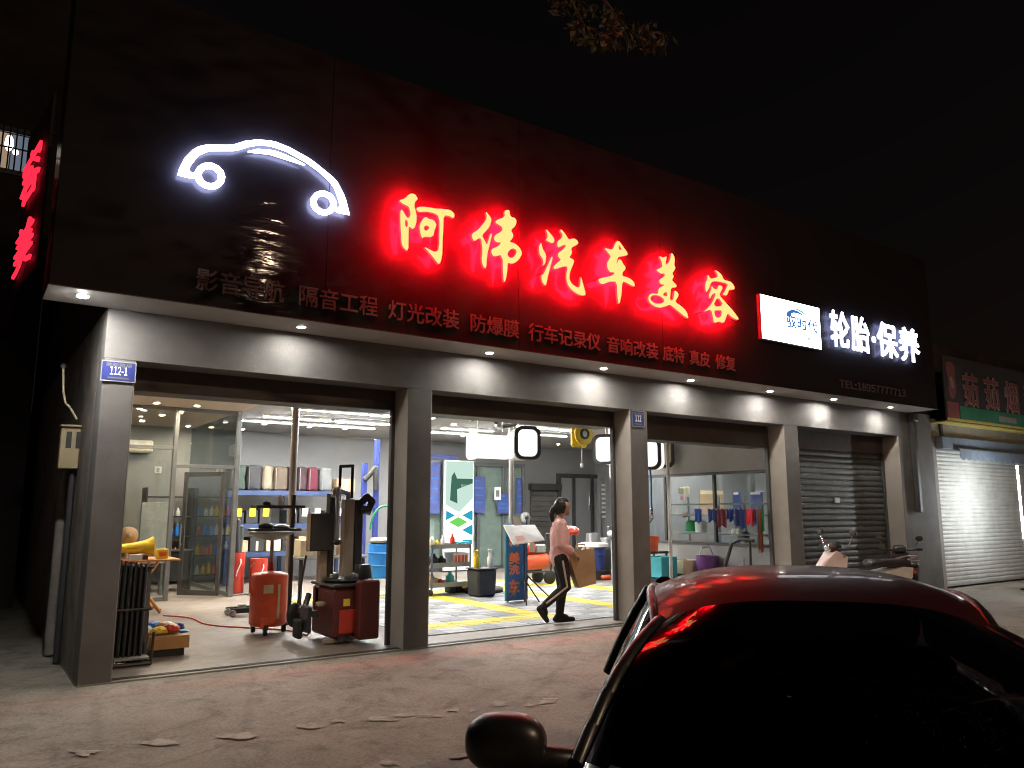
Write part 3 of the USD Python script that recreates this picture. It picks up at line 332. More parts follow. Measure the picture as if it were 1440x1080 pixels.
bl.part('ceiling', MB().box((4.02, JD + .002, 3.26), (15.549, 9.998, WT - .002)), 'ceiling_grey')
bl.part('office_ceiling', MB().box((1.102, JD + .002, 3.258), (4.018, 9.998, WT - .003)), 'office_ceiling')
bl.part('inner_wall', MB().box((11.121, 4.2, 0), (15.549, 4.3, 3.259)), 'inside_wall')
bl.part('upper_storey', MB().box((.98, .02, WT + .03), (15.68, 10.08, 6.2)), 'dark_building')
bl.part('canopy', MB().box((.45, -.53, SO + .002), (14.86, .018, 6.25)), 'hood')
bl.part('soffit', MB().box((.43, -.565, WT - .012), (14.88, -.002, SO)), 'soffit')
for x0, x1, zb in [(1.226, 4.099, 2.655), (4.401, 7.554, 2.66), (7.871, 10.999, 2.53), (11.351, 14.469, 2.56)]:
    bl.part('shutter_hood', MB().box((x0, JD - .03, zb), (x1, JD + .34, HB + .02), .01), 'hood')
    for xs in (x0, x1 - .05):
        bl.part('door_guide', MB().box((xs + .001, JD - .06, 0.001), (xs + .049, JD - .002, zb - .002)), 'dark_frame')
for x0, x1 in [(1.226, 4.099), (4.401, 7.554), (7.871, 10.999)]:
    bl.part('floor_track', MB().box((x0, .055, .001), (x1, .075, .008)).box((x0, .10, .001), (x1, .12, .008)), 'dark_frame')
# skirting beams of the low side wall and the window frame towards the small room
bl.part('low_wall', MB().box((11.0, JD + .001, 0), (11.12, 4.3, .88)), 'inside_wall')
bl.part('window_header', MB().box((11.0, JD + .001, 2.17), (11.12, 4.3, 3.258)), 'ceiling_grey')
gw = MB().box((10.985, JD + .002, .881), (11.135, 4.28, .93)).box((10.985, JD + .002, 2.12), (11.135, 4.28, 2.169))
for y in (JD + .003, 1.55, 2.75, 4.23): gw.box((11.03, y, .931), (11.09, y + .045, 2.119))
wf = bl.part('side_window', gw, 'dark_frame')
for y0, y1 in [(JD + .05, 1.548), (1.597, 2.748), (2.797, 4.228)]:
    bl.part('glass_pane', MB().box((11.055, y0, .932), (11.061, y1, 2.118)), 'glass', under=wf)

# black sign panels of the canopy front and its left return
sb = Thing('fascia_board', 'long glossy black sign board above the roller doors carrying the glowing letters', 'sign board', (7.6, -.55, SO))
pw = 14.45 / 6
for k in range(6):
    sb.part('sign_panel', MB().box((.43 + k * pw + .002, -.57, SO - .004), (.43 + (k + 1) * pw - .002, -.532, 6.28), .002), 'sign_panel')
sb.part('end_panel', MB().box((.43, -.531, SO + .001), (.448, .015, 6.28)), 'sign_panel')
sb.part('end_panel', MB().box((14.862, -.531, SO + .001), (14.88, .015, 6.28)), 'sign_panel')
sb.part('edge_trim', MB().box((.425, -.575, SO - .012), (14.885, -.545, SO - .0045)), 'dark_frame')

# ================================================================ GLOWING LETTERS
def px_poly(pts, org, sc, y, k=1):
    P = chaikin(pts, k)
    return Polygon([(lambda a: (a[0], a[2]))(onY(org[0] + u / sc, org[1] + v / sc, y)) for u, v in P]).buffer(0)
YF = -.715
def shape(outs, holes, org, sc):
    s = union_all([px_poly(o, org, sc, YF) for o in outs])
    for h in holes: s = s.difference(px_poly(h, org, sc, YF))
    return s
A7, A8, A9 = ((550, 260), 6.75), ((745, 310), 8.306), ((900, 350), 9.0)
CH = [
 (shape([[(70,145),(130,128),(178,78),(225,85),(250,115),(255,140),(228,160),(222,205),(235,245),(245,300),(240,370),(215,425),(178,400),(165,395),(168,500),(165,635),(120,600),(100,560),(92,450),(85,300),(88,240),(105,232),(130,270),(150,310),(172,312),(185,275),(178,230),(165,205),(130,190),(105,175)],
   [(245,208),(330,205),(440,226),(550,230),(592,260),(606,290),(595,320),(550,294),(500,290),(498,400),(492,560),(485,690),(460,764),(420,715),(370,650),(308,583),(350,600),(400,632),(440,630),(455,590),(460,450),(458,300),(410,268),(330,252),(270,260),(240,235)],
   [(268,380),(300,320),(330,298),(350,320),(400,328),(432,370),(425,410),(410,430),(402,498),(310,492),(300,512),(278,470)]],
   [[(135,322),(160,345),(157,398),(133,398)], [(310,402),(340,382),(368,402),(345,430),(320,434)]], *A7),
  'first and tallest red glowing character, with an ear-shaped left side'),
 (shape([[(895,243),(935,290),(957,330),(935,400),(900,445),(862,482),(888,520),(908,575),(930,510),(945,456),(960,465),(945,530),(925,600),(910,680),(905,795),(880,785),(858,720),(868,620),(860,530),(845,500),(790,540),(768,500),(766,460),(820,430),(880,365),(912,310)],
   [(1075,238),(1127,236),(1130,300),(1175,310),(1194,345),(1180,395),(1135,430),(1162,470),(1155,510),(1120,540),(1170,550),(1220,590),(1247,650),(1230,690),(1190,735),(1150,750),(1115,740),(1106,745),(1100,860),(1076,940),(1062,860),(1060,660),(980,684),(955,655),(950,608),(1010,585),(1050,545),(1000,547),(973,510),(990,470),(1050,440),(1060,410),(1040,388),(983,355),(1010,325),(1080,305)]],
   [[(1108,640),(1150,600),(1196,618),(1180,670),(1140,696),(1106,674)]], *A7),
  'second red glowing character from left, with a small loop at lower right'),
 (shape([[(188,92),(250,160),(285,210),(290,250),(265,270),(225,252),(183,225),(210,200),(206,150)], [(135,252),(150,330),(186,385),(194,440),(182,510),(142,538),(162,490),(150,440),(116,400),(106,330),(113,285)],
   [(258,415),(270,435),(252,500),(232,580),(206,680),(190,772),(153,730),(136,670),(138,632),(160,630),(190,570),(225,490)],
   [(366,98),(405,140),(435,195),(455,220),(520,205),(562,240),(567,277),(525,300),(480,325),(500,380),(460,435),(505,448),(522,480),(502,530),(472,600),(462,680),(490,740),(560,785),(588,770),(590,700),(598,645),(622,740),(657,862),(640,880),(580,872),(500,822),(448,760),(428,690),(430,600),(445,538),(400,537),(350,557),(288,574),(276,540),(310,500),(370,455),(335,430),(328,380),(380,345),(422,303),(420,285),(385,292),(340,320),(320,295),(323,240),(375,205),(385,160),(353,125)]], [], *A8),
  'third red glowing character, three strokes on its left and a long tail curling up'),
 (shape([[(1033,226),(1090,300),(1152,392),(1125,414),(1038,424),(1024,450),(1012,500),(1020,508),(1040,446),(1067,460),(1085,500),(1122,545),(1112,582),(1085,604),(1080,650),(1140,660),(1200,695),(1232,750),(1222,777),(1170,750),(1120,720),(1080,714),(1075,850),(1045,1004),(1023,880),(1018,714),(950,712),(900,727),(850,750),(813,725),(800,683),(850,666),(930,653),(985,628),(990,605),(940,607),(908,560),(903,500),(920,460),(950,420),(915,375),(866,316),(930,335),(975,335),(995,270)]],
   [[(1038,275),(1080,340),(1040,346)]], *A8), 'fourth red glowing character, a cross-like form with a long central downstroke'),
 (shape([[(238,86),(290,108),(342,88),(327,150),(327,210),(370,165),(390,110),(398,40),(432,90),(445,145),(432,200),(449,240),(437,275),(407,310),(432,350),(402,395),(432,425),(474,470),(450,490),(392,492),(387,580),(377,640),(410,660),(433,600),(436,522),(472,540),(494,585),(472,630),(442,670),(522,720),(592,790),(617,884),(580,867),(500,802),(430,742),(380,702),(330,732),(250,747),(180,727),(123,680),(103,630),(118,578),(160,558),(230,573),(233,500),(288,470),(318,450),(270,452),(243,415),(253,380),(310,350),(318,310),(270,317),(225,287),(204,265),(260,240),(285,225),(273,150)]],
   [[(124,620),(168,584),(244,590),(312,640),(300,680),(230,696),(156,674)], [(278,584),(342,534),(348,606)]], *A9), 'fifth red glowing character, with a sweeping loop at its lower left'),
 (shape([[(943,257),(1010,300),(1047,350),(1057,390),(1120,403),(1162,425),(1192,470),(1200,512),(1160,517),(1122,522),(1117,560),(1095,597),(1041,570),(1075,545),(1090,500),(1113,460),(1108,442),(1040,422),(960,407),(902,422),(882,480),(862,520),(840,554),(826,480),(833,420),(858,380),(858,311),(887,375),(930,368),(985,358),(983,320)],
   [(903,460),(935,505),(975,510),(985,493),(1000,452),(1037,470),(1047,500),(1017,550),(1007,590),(1062,650),(1132,730),(1202,810),(1254,888),(1230,900),(1160,862),(1110,812),(1087,870),(1062,944),(1000,917),(938,944),(923,850),(903,772),(860,777),(796,803),(850,758),(903,700),(943,620),(963,562),(935,562),(902,592),(885,639),(873,580),(888,540),(903,520)]],
   [[(920,730),(985,600),(1066,720)], [(934,780),(985,780),(1042,776),(1026,866),(956,870)]], *A9), 'sixth and last red glowing character, a roof over a box'),
]
for poly, lab in CH:
    c = poly.centroid
    t = Thing('neon_character', lab, 'sign letter', (c.x, -.57, c.y))
    t.part('letter_return', extrude_xz(poly.simplify(.004), -.71, -.6805), 'red_side')
    t.part('halo_light', extrude_xz(poly.buffer(-.006).simplify(.004), -.680, -.677), 'red_halo')
    t.part('letter_face', extrude_xz(poly.buffer(-.003).simplify(.003), -.718, -.7105), 'red_face')
    for k in range(3):
        p = poly.geoms[0] if poly.geom_type == 'MultiPolygon' else poly
        a = p.exterior.interpolate(k / 3, normalized=True); a = Point(a.x * .9 + p.representative_point().x * .1, a.y * .9 + p.representative_point().y * .1)
        t.part('stand_off', MB().cyl((a.x, -.6775, a.y), (a.x, -.571, a.y), .008, n=6), 'black_steel')
# car emblem
YF = -.655
LG = ((240, 180), 5.538)
def ring(cx, cy, ra, rb, ia, ib, tilt):
    t = np.linspace(0, 2 * np.pi, 40, endpoint=False); c, s = math.cos(tilt), math.sin(tilt)
    f = lambda a, b: [(cx + a * math.cos(q) * c - b * math.sin(q) * s, cy + a * math.cos(q) * s + b * math.sin(q) * c) for q in t]
    return px_poly(f(ra, rb), *LG, YF, 0), px_poly(f(ia, ib), *LG, YF, 0)
body = px_poly([(56,362),(56,362),(75,288),(120,213),(190,152),(260,128),(340,126),(480,130),(540,110),(600,92),(700,86),(800,97),(900,133),(1000,184),(1100,244),(1200,324),(1292,400),(1342,490),(1377,580),(1398,675),(1398,675),(1285,652),(1285,612),(1328,612),(1308,540),(1268,440),(1180,352),(1080,276),(980,216),(880,166),(780,136),(700,128),(630,136),(580,156),(510,173),(440,173),(340,171),(280,181),(220,211),(170,271),(138,332),(205,355),(200,398)], *LG, YF)
r1o, r1i = ring(308, 370, 122, 102, 66, 56, .35); r2o, r2i = ring(1194, 580, 106, 92, 58, 50, .6)
arc = px_poly([(588,182),(655,160),(740,160),(838,180),(935,220),(1025,264),(1060,292),(955,260),(848,221),(750,195),(662,190)], *LG, YF)
em_poly = union_all([body.difference(r1i).difference(r2i), r1o.difference(r1i), r2o.difference(r2i)])
t = Thing('car_emblem', 'white glowing outline of a car with two ring wheels at the left of the board', 'sign emblem', (em_poly.centroid.x, -.57, em_poly.centroid.y))
for nm, p in (('body_outline', em_poly), ('window_line', arc)):
    f = t.part(nm, extrude_xz(p.buffer(-.010).simplify(.002), -.658, -.6505), 'white_face')
    t.part('letter_return', extrude_xz(p.simplify(.004), -.65, -.6305), 'blue_side', under=f)
    t.part('halo_light', extrude_xz(p.buffer(-.006).simplify(.004), -.630, -.627), 'blue_halo', under=f)
# tyre and maintenance lettering
xs = [(11.46, 12.02), (12.06, 12.62), (12.64, 12.84), (12.85, 13.50), (13.54, 14.26)]
names = ['first white glowing block character, right of the white light box', 'second white glowing block character, just left of the white dot', 'small white glowing dot between two pairs of block characters', 'white glowing block character just right of the dot', 'last white glowing block character at the right end of the board']
for ch, (x0, x1), lab in zip('轮胎·保养', xs, names):
    p = text_poly(ch, x0, 4.19, x1, .66, 'b')[0].buffer(-.014) if ch != '·' else Point(12.74, 4.42).buffer(.055)
    t = Thing('white_character', lab, 'sign letter', (p.centroid.x, -.57, p.centroid.y))
    t.part('letter_return', extrude_xz(p.simplify(.004), -.65, -.6305), 'white_side')
    t.part('halo_light', extrude_xz(p.buffer(-.006).simplify(.004), -.630, -.627), 'white_halo')
    t.part('letter_face', extrude_xz(p.buffer(.004).simplify(.003), -.658, -.6505), 'white_face')
# white light box
lb = Thing('light_box', 'white rectangular light box with blue and green swoosh emblem', 'light box', (10.45, -.57, 4.05))
lb.part('box_body', MB().box((9.69, -.64, 4.05), (11.21, -.572, 4.76), .006), 'frame_grey')
lb.part('light_face', MB().box((9.70, -.644, 4.06), (11.20, -.6405, 4.75)), 'box_face')
lb.part('brand_lettering', trimesh.util.concatenate([extrude_xz(p, -.6465, -.6445) for p in text_poly('驭时代', 10.30, 4.33, 11.12, .21)]), 'lit_blue')
lb.part('small_lettering', trimesh.util.concatenate([extrude_xz(p, -.6465, -.6445) for p in text_poly('心养车', 10.68, 4.15, 11.06, .08)]), 'lit_grey')
sw = Polygon(chaikin([(10.30,4.50),(10.36,4.58),(10.50,4.625),(10.66,4.61),(10.80,4.54),(10.66,4.575),(10.50,4.575),(10.42,4.535),(10.48,4.50)], 2))
lb.part('blue_swoosh', extrude_xz(sw, -.6465, -.6445), 'lit_blue')
lb.part('green_swoosh', extrude_xz(Polygon(chaikin([(10.48,4.63),(10.62,4.655),(10.78,4.62),(10.88,4.55),(10.74,4.60),(10.60,4.632)], 2)), -.6465, -.6445), 'lit_green')
# unlit small service lettering under the big characters
for s, x0, x1, lab in [('影音导航', 1.58, 2.42, 'first'), ('隔音工程', 2.55, 3.42, 'second'), ('灯光改装', 3.53, 4.42, 'third'), ('防爆膜', 4.55, 5.25, 'fourth'), ('行车记录仪', 5.38, 6.52, 'fifth'), ('音响改装', 6.62, 7.55, 'sixth'), ('底特', 7.64, 8.06, 'seventh'), ('真皮', 8.16, 8.58, 'eighth'), ('修复', 8.70, 9.14, 'ninth')]:
    t = Thing('service_lettering', f'{lab} group from the left of dark unlit small characters below the red glowing sign', 'lettering', ((x0 + x1) / 2, -.57, 3.5))
    for p in text_poly(s, x0, 3.515, x1, .225): t.part('character', extrude_xz(p.buffer(0), -.582, -.5705), 'letter_unlit')
t = Thing('phone_lettering', 'dark unlit telephone number at the right end below the white characters', 'lettering', (12.75, -.57, 3.5))
for p in text_poly('TEL:18957777713', 11.74, 3.50, 13.78, .17): t.part('character', extrude_xz(p.buffer(0), -.582, -.5705), 'letter_unlit')

# ================================================================ CANOPY DOWNLIGHTS
ords = ['first', 'second', 'third', 'fourth', 'fifth', 'sixth', 'seventh', 'eighth', 'ninth', 'tenth', 'eleventh', 'twelfth', 'thirteenth', 'fourteenth', 'fifteenth']
dl = None
for k, (x, y) in enumerate([(.71, -.36), (2.70, -.30), (5.02, -.28), (6.84, -.27), (8.52, -.26), (10.33, -.26), (12.01, -.28), (13.76, -.28)]):
    lab = 'bright round downlight at the far left corner of the canopy soffit' if k == 0 else f'round canopy downlight, {ords[k]} from the left, above the grey wall'
    if k == 0:
        d0 = Thing('corner_downlight', lab, 'downlight', (x, y, WT - .012)); d0.part('trim_ring', MB().lathe([(.045, -.001), (.045, -.012), (.062, -.010), (.066, -.001)], (0, 0, 0)), 'steel', True, local=True); d0.part('lamp', MB().cyl((0, 0, -.0015), (0, 0, -.014), .044, n=20), 'spot_bright', local=True)
    elif dl is None:
        dl = Thing('canopy_downlight', lab, 'downlight', (x, y, WT - .012), group='downlights in the canopy soffit')
        dl.part('trim_ring', MB().lathe([(.045, -.001), (.045, -.012), (.062, -.010), (.066, -.001)], (0, 0, 0)), 'steel', True, local=True)
        dl.part('lamp', MB().cyl((0, 0, -.0015), (0, 0, -.006), .044, n=20), 'spot_cool', local=True)
    else: dl.dup((x, y, WT - .012), 0, lab)

# ================================================================ LIGHTS INSIDE
led = None
LED = [(5.85, 7.40, 4.15), (8.60, 9.14, 4.15), (9.20, 10.10, 4.15), (10.50, 11.10, 4.15), (4.50, 5.90, 5.10), (5.96, 6.50, 5.15), (9.05, 10.38, 5.22), (10.46, 11.4, 5.30),
       (4.44, 5.06, 6.45), (5.12, 5.75, 6.45), (5.82, 7.06, 6.42), (8.2, 9.5, 6.42), (10.46, 11.58, 6.42), (4.30, 5.60, 7.38), (5.65, 7.10, 7.38), (8.00, 9.70, 7.30), (12.0, 13.4, 1.6), (12.0, 13.4, 3.1)]
for k, (x0, x1, y) in enumerate(LED):
    rows = {4.15: 'nearest the street', 5.10: 'second row in', 5.15: 'second row in', 5.22: 'second row in', 5.30: 'second row in', 6.45: 'third row in', 6.42: 'third row in', 7.38: 'rearmost row', 7.30: 'rearmost row', 1.6: 'side room front', 3.1: 'side room rear'}
    r = rows[y]; n = [i for i, l in enumerate(LED) if rows[l[2]] == r].index(k)
    t = Thing('strip_light', f'{ords[n]} linear ceiling light from the left in the row {r}' if 'nearest' in r else f'linear ceiling light in the {r}' if 'side' in r else f'{ords[n]} linear ceiling light from the left, {r} from the street', 'strip light', ((x0 + x1) / 2, y, 3.2), group='linear lights under the workshop ceiling')
    t.part('housing', MB().box((x0, y - .024, 3.2048), (x1, y + .024, 3.245)), 'white_plastic')
    t.part('diffuser', MB().box((x0 + .01, y - .020, 3.2005), (x1 - .01, y + .020, 3.2045)), 'led')
    t.part('hanger', MB().cyl((x0 + .1, y, 3.245), (x0 + .1, y, 3.26), .006, n=6), 'steel'); t.part('hanger', MB().cyl((x1 - .1, y, 3.245), (x1 - .1, y, 3.26), .006, n=6), 'steel')
for pos, mat, nm, where in [([(2.62, 4.80), (3.26, 4.83), (1.9, 4.80), (2.49, 5.86), (3.11, 5.80), (2.39, 6.75), (3.06, 6.75), (2.91, 7.6), (2.78, 8.8), (3.75, 9.3)], 'spot_office', 'office_downlight', 'warm ceiling over the glass office'),
                            ([(4.20, 8.13), (4.96, 8.07), (5.92, 8.08), (6.71, 8.06), (7.25, 5.12), (7.29, 4.80), (8.22, 5.97), (8.57, 7.6), (9.68, 8.0), (13.06, 8.62), (4.9, 9.4), (8.0, 3.0)], 'spot_room', 'ceiling_spotlight', 'grey ceiling of the bright workshop')]:
    first = None
    for k, (x, y) in enumerate(pos):
        lab = f'{"warm" if "office" in nm else "white"} round spotlight in the {where}, {ords[k]} of its group'
        if first is None:
            first = Thing(nm, lab, 'spotlight', (x, y, 3.257), group='round spotlights in the ' + where)
            first.part('trim_ring', MB().lathe([(.042, -.001), (.042, -.03), (.06, -.03), (.06, -.001)], (0, 0, 0)), 'white_plastic', True, local=True)
            first.part('lamp', MB().cyl((0, 0, -.012), (0, 0, -.026), .04, n=16), mat, local=True)
        else: first.dup((x, y, 3.257), 0, lab)

# ================================================================ OFFICE BEHIND GLASS
op = Thing('glass_partition', 'grey framed floor-to-ceiling glass partition of the office at the left', 'partition', (2.5, 6.4, 0))
for n, a, b in [('post', (2.90, 6.35, .001), (2.97, 6.45, 3.255)), ('post', (3.95, 6.35, .001), (4.03, 6.45, 3.255)), ('post', (1.102, 6.36, .001), (1.15, 6.44, 3.255)),
                ('transom', (1.151, 6.37, 2.52), (2.899, 6.43, 2.58)), ('transom', (2.971, 6.37, 2.22), (3.949, 6.43, 2.28)), ('bottom_rail', (1.151, 6.37, .001), (2.899, 6.43, .07)),
                ('top_rail', (1.151, 6.37, 3.19), (2.899, 6.43, 3.254)), ('top_rail', (2.971, 6.37, 3.19), (3.949, 6.43, 3.254))]:
    op.part(n, MB().box(a, b, .004), 'frame_grey')
for a, b in [((1.152, 6.397, .071), (2.898, 6.405, 2.519)), ((1.152, 6.397, 2.581), (2.898, 6.405, 3.189)), ((2.972, 6.397, 2.281), (3.948, 6.405, 3.189))]:
    op.part('glass_pane', MB().box(a, b), 'glass')
for y0 in (7.9,):   # side wall of glass towards the workshop
    op.part('glass_pane', MB().box((3.985, 6.46, .07), (3.993, 9.99, 3.25)), 'glass_dim')
    op.part('bottom_rail', MB().box((3.96, 6.46, .001), (4.02, 9.99, .069)), 'frame_grey')
gd = Thing('glass_door', 'half open glass door with dark frame and long handle in the office partition', 'door', (3.80, 6.40, 0), math.radians(133.5))
W, Hd = .80, 2.17
for n, a, b in [('stile', (0, -.02, .03), (.07, .02, Hd)), ('stile', (W - .07, -.02, .03), (W, .02, Hd)), ('rail', (.071, -.02, .03), (W - .071, .02, .12)), ('rail', (.071, -.02, Hd - .08), (W - .071, .02, Hd))]:
    gd.part(n, MB().box(a, b, .004), 'dark_frame', local=True)
gd.part('glass_pane', MB().box((.072, -.004, .121), (W - .072, .004, Hd - .081)), 'glass', local=True)
gd.part('handle', MB().cyl((W - .03, .06, .85), (W - .03, .06, 1.25), .012).cyl((W - .03, .02, .9), (W - .03, .06, .9), .008).cyl((W - .03, .02, 1.2), (W - .03, .06, 1.2), .008), 'steel', True, local=True)
t = Thing('display_shelf', 'dark shelf of bottles standing in the office behind the glass door', 'shelf', (3.5, 9.6, 0))
for k, z in enumerate((.15, .55, .95, 1.35, 1.75)): t.part('shelf_board', MB().box((3.05, 9.35, z), (3.95, 9.8, z + .025)), 'black_steel')
for x in (3.05, 3.92): t.part('upright', MB().box((x, 9.34, .001), (x + .03, 9.81, 1.95)), 'black_steel')
for k in range(28):
    r, c = divmod(k, 7); z = (.175, .575, .975, 1.375)[r]; x = 3.13 + c * .115; h = rng.uniform(.16, .27)
    b = single('bottle', MB().lathe([(0, 0), (.042, 0), (.042, h * .65), (.018, h * .8), (.018, h), (0, h)], (x, 9.5 + rng.uniform(-.05, .05), z), 10), ['bright_blue', 'orange_red', 'yellow', 'white_plastic'][(r * 3 + c // 2) % 4],
               f'bottle on the {["lowest", "second", "third", "top"][r]} board of the office shelf, {ords[c]} from the left', 'bottle', 'bottles on the office shelf', smooth=True)
t = Thing('office_board', 'plain grey-white board standing inside the office behind the left glass pane', 'board', (2.9, 7.5, .3))
t.part('panel', MB().box((2.66, 7.48, .55), (3.12, 7.51, 1.63), .006), 'board_grey')
t.part('foot', MB().box((2.70, 7.40, .001), (2.74, 7.60, .55)), 'frame_grey'); t.part('foot', MB().box((3.04, 7.40, .001), (3.08, 7.60, .55)), 'frame_grey')
t = Thing('air_conditioner', 'white wall-mounted air conditioner high inside the glass office', 'air conditioner', (2.5, 9.9, 2.5))
p0, p1 = onY(175, 618, 9.8), onY(214, 637, 9.8)
t.part('body', MB().box((p0[0], 9.72, p1[2]), (p1[0], 9.995, p0[2]), .03), 'white_plastic'); t.part('air_flap', MB().box((p0[0] + .03, 9.70, p1[2] + .03), (p1[0] - .03, 9.719, p1[2] + .09)), 'cream')
p = onY(222, 661, 9.99); t = Thing('switch_plate', 'small white switch plate on the office rear wall', 'switch', (p[0], 9.99, p[2]))
t.part('plate', MB().box((p[0] - .07, 9.975, p[2] - .07), (p[0] + .07, 9.998, p[2] + .07), .006), 'white_plastic'); t.part('rocker', MB().box((p[0] - .03, 9.968, p[2] - .045), (p[0] + .03, 9.974, p[2] + .045), .002), 'board_grey')
t = Thing('office_desk', 'dark desk in the shade behind the half open office door', 'desk', (3.3, 8.2, 0))
t.part('desk_top', MB().box((2.5, 7.9, .72), (3.7, 8.5, .75), .004), 'black_plastic'); t.part('side_panel', MB().box((2.52, 7.92, .001), (2.55, 8.48, .719)), 'black_plastic'); t.part('side_panel', MB().box((3.65, 7.92, .001), (3.68, 8.48, .719)), 'black_plastic'); t.part('modesty_panel', MB().box((2.551, 7.95, .2), (3.649, 7.97, .719)), 'black_plastic')

# ================================================================ LEFT BAY: table, toys, rack
ty = 4.9
t = Thing('folding_table', 'orange wooden folding table on crossed legs in front of the glass office', 'table', (2.3, ty, 0))
t.part('table_top', MB().box((1.75, ty - .32, .755), (2.74, ty + .32, .785), .006), 'orange_wood')
for yy in (ty - .27, ty + .25):
    for (xa, xb) in ((2.0, 2.52), (2.46, 1.94)):
        t.part('leg', MB().cyl((xa, yy + (.03 if xa > 2.2 else 0), .754), (xb, yy + (.03 if xa > 2.2 else 0), .02), .024, n=8), 'orange_wood')
t.part('stretcher', MB().cyl((2.52, ty - .26, .06), (2.52, ty + .27, .06), .018, n=8), 'orange_wood'); t.part('stretcher', MB().cyl((1.94, ty - .26, .06), (1.94, ty + .27, .06), .018, n=8), 'orange_wood')
t = Thing('yellow_funnel', 'yellow flared plastic funnel lying on its side on the wooden table', 'funnel', (2.2, ty, .786))
m = MB().lathe([(.055, 0), (.062, .02), (.085, .28), (.125, .40), (.15, .44), (.145, .445), (.118, .40), (.075, .28), (.05, 0)], (0, 0, 0), 32).rot([0, 1, 0], math.pi / 2).move((1.95, ty - .10, .942)).rot([0, 1, 0], -.05, (1.95, ty, .942))
t.part('funnel_cone', m, 'yellow', True)
t.part('inner_liner', MB().lathe([(.10, 0), (.13, .06), (.141, .07)], (0, 0, 0), 32).rot([0, 1, 0], math.pi / 2).move((2.321, ty - .10, .957)), 'white_plastic', True)
t = Thing('yellow_carton', 'small yellow box at the right end of the wooden table', 'box', (2.52, ty - .1, .786))
t.part('carton_body', MB().box((2.44, ty - .18, .786), (2.60, ty - .06, .925), .004), 'yellow'); t.part('label', MB().box((2.47, ty - .183, .82), (2.57, ty - .1805, .88)), 'orange_red')
t = Thing('white_carton', 'small white box in front of the yellow funnel on the table', 'box', (2.12, ty - .28, .786))
t.part('carton_body', MB().box((2.05, ty - .31, .786), (2.22, ty - .2, .865), .004), 'white_plastic'); t.part('red_band', MB().box((2.225, ty - .30, .786), (2.30, ty - .2, .85)), 'dark_red')
p = onY(180, 758, ty + .1)
t = Thing('desk_fan', 'small copper coloured round fan behind the funnel on the table', 'fan', (p[0], ty + .1, .786))
t.part('cage', MB().cyl((p[0], ty + .05, p[2] + .05), (p[0], ty + .13, p[2] + .05), .13, n=20), 'carton', True); t.part('hub', MB().cyl((p[0], ty + .03, p[2] + .05), (p[0], ty + .049, p[2] + .05), .04, n=12), 'tan_steel', True)
t.part('stand', MB().cyl((p[0], ty + .1, .79), (p[0], ty + .1, p[2]), .018), 'tan_steel'); t.part('base', MB().cyl((p[0], ty + .1, .786), (p[0], ty + .1, .80), .08), 'tan_steel')
p = onY(178, 810, ty - .35)
t = Thing('yellow_tub', 'small yellow tub below the table beside the dark rack', 'tub', (p[0], ty - .35, 0))
t.part('tub', MB().box((p[0] - .06, ty - .45, .45), (p[0] + .05, ty - .3, .57), .01), 'yellow'); t.part('stand_box', MB().box((p[0] - .1, ty - .5, .001), (p[0] + .09, ty - .28, .449)), 'carton')
# dark slatted panels leaning behind the left pillar
t = Thing('slatted_rack', 'dark upright rack of narrow slats leaning just inside the left pillar', 'rack', (1.52, .85, 0))
for k in range(6):
    x = 1.36 + k * .05
    t.part('slat', MB().cyl((x - .03, .74, .03), (x + .055, 1.18, .98 - .01 * k), .017, n=6), 'black_steel')
t.part('back_sheet', trimesh.convex.convex_hull(np.array([(1.34, .80, .05), (1.66, .82, .05), (1.72, 1.20, .90), (1.39, 1.19, .92), (1.34, .83, .05), (1.66, .85, .05), (1.72, 1.23, .90), (1.39, 1.22, .92)])), 'black_plastic')
t.part('top_rail', MB().cyl((1.37, 1.17, .93), (1.74, 1.19, .90), .018, n=8), 'black_steel'); t.part('mid_rail', MB().cyl((1.34, .95, .50), (1.70, .96, .50), .016, n=8), 'black_steel')
t.part('foot_frame', MB().tube([(1.33, .62, .02), (1.66, .62, .02), (1.70, .98, .02), (1.36, .98, .02)], .018), 'black_steel'); t.part('tray', MB().box((1.34, .63, .06), (1.65, .95, .075)), 'board_grey')
for x in (1.66,): t.part('front_leg', MB().cyl((x, .62, .02), (x + .03, .70, .30), .014), 'black_steel')
# wooden platform with coloured cloths
t = Thing('wooden_platform', 'low pale wooden box with dark recessed plinth on the concrete floor', 'platform', (1.9, 1.2, 0))
t.part('deck', MB().box((1.72, .99, .185), (2.10, 1.45, .205), .004), 'wood'); t.part('front_board', MB().box((1.72, .985, .075), (2.10, 1.003, .184), .003), 'wood')
t.part('side_board', MB().box((1.72, 1.004, .075), (1.738, 1.45, .184)), 'wood'); t.part('side_board', MB().box((2.082, 1.004, .075), (2.10, 1.45, .184)), 'wood'); t.part('plinth', MB().box((1.76, 1.02, .001), (2.06, 1.42, .074)), 'black_plastic')
for k in range(3): t.part('end_board', MB().box((1.50 + .075 * k, 1.02, .10), (1.57 + .075 * k, 1.40, .125)), 'wood')
def cloth(c, sx, sy, sz, seed):
    m = trimesh.creation.icosphere(3, 1.0); v = m.vertices
    v = v * (1 + .45 * (meshkit.fbm(v * 2.6 + seed * 7.1, 3, seed)[:, None] - .5)); v[:, 2] = np.maximum(v[:, 2], -.35)
    m.vertices = v * [sx, sy, sz] + np.array(c); return m
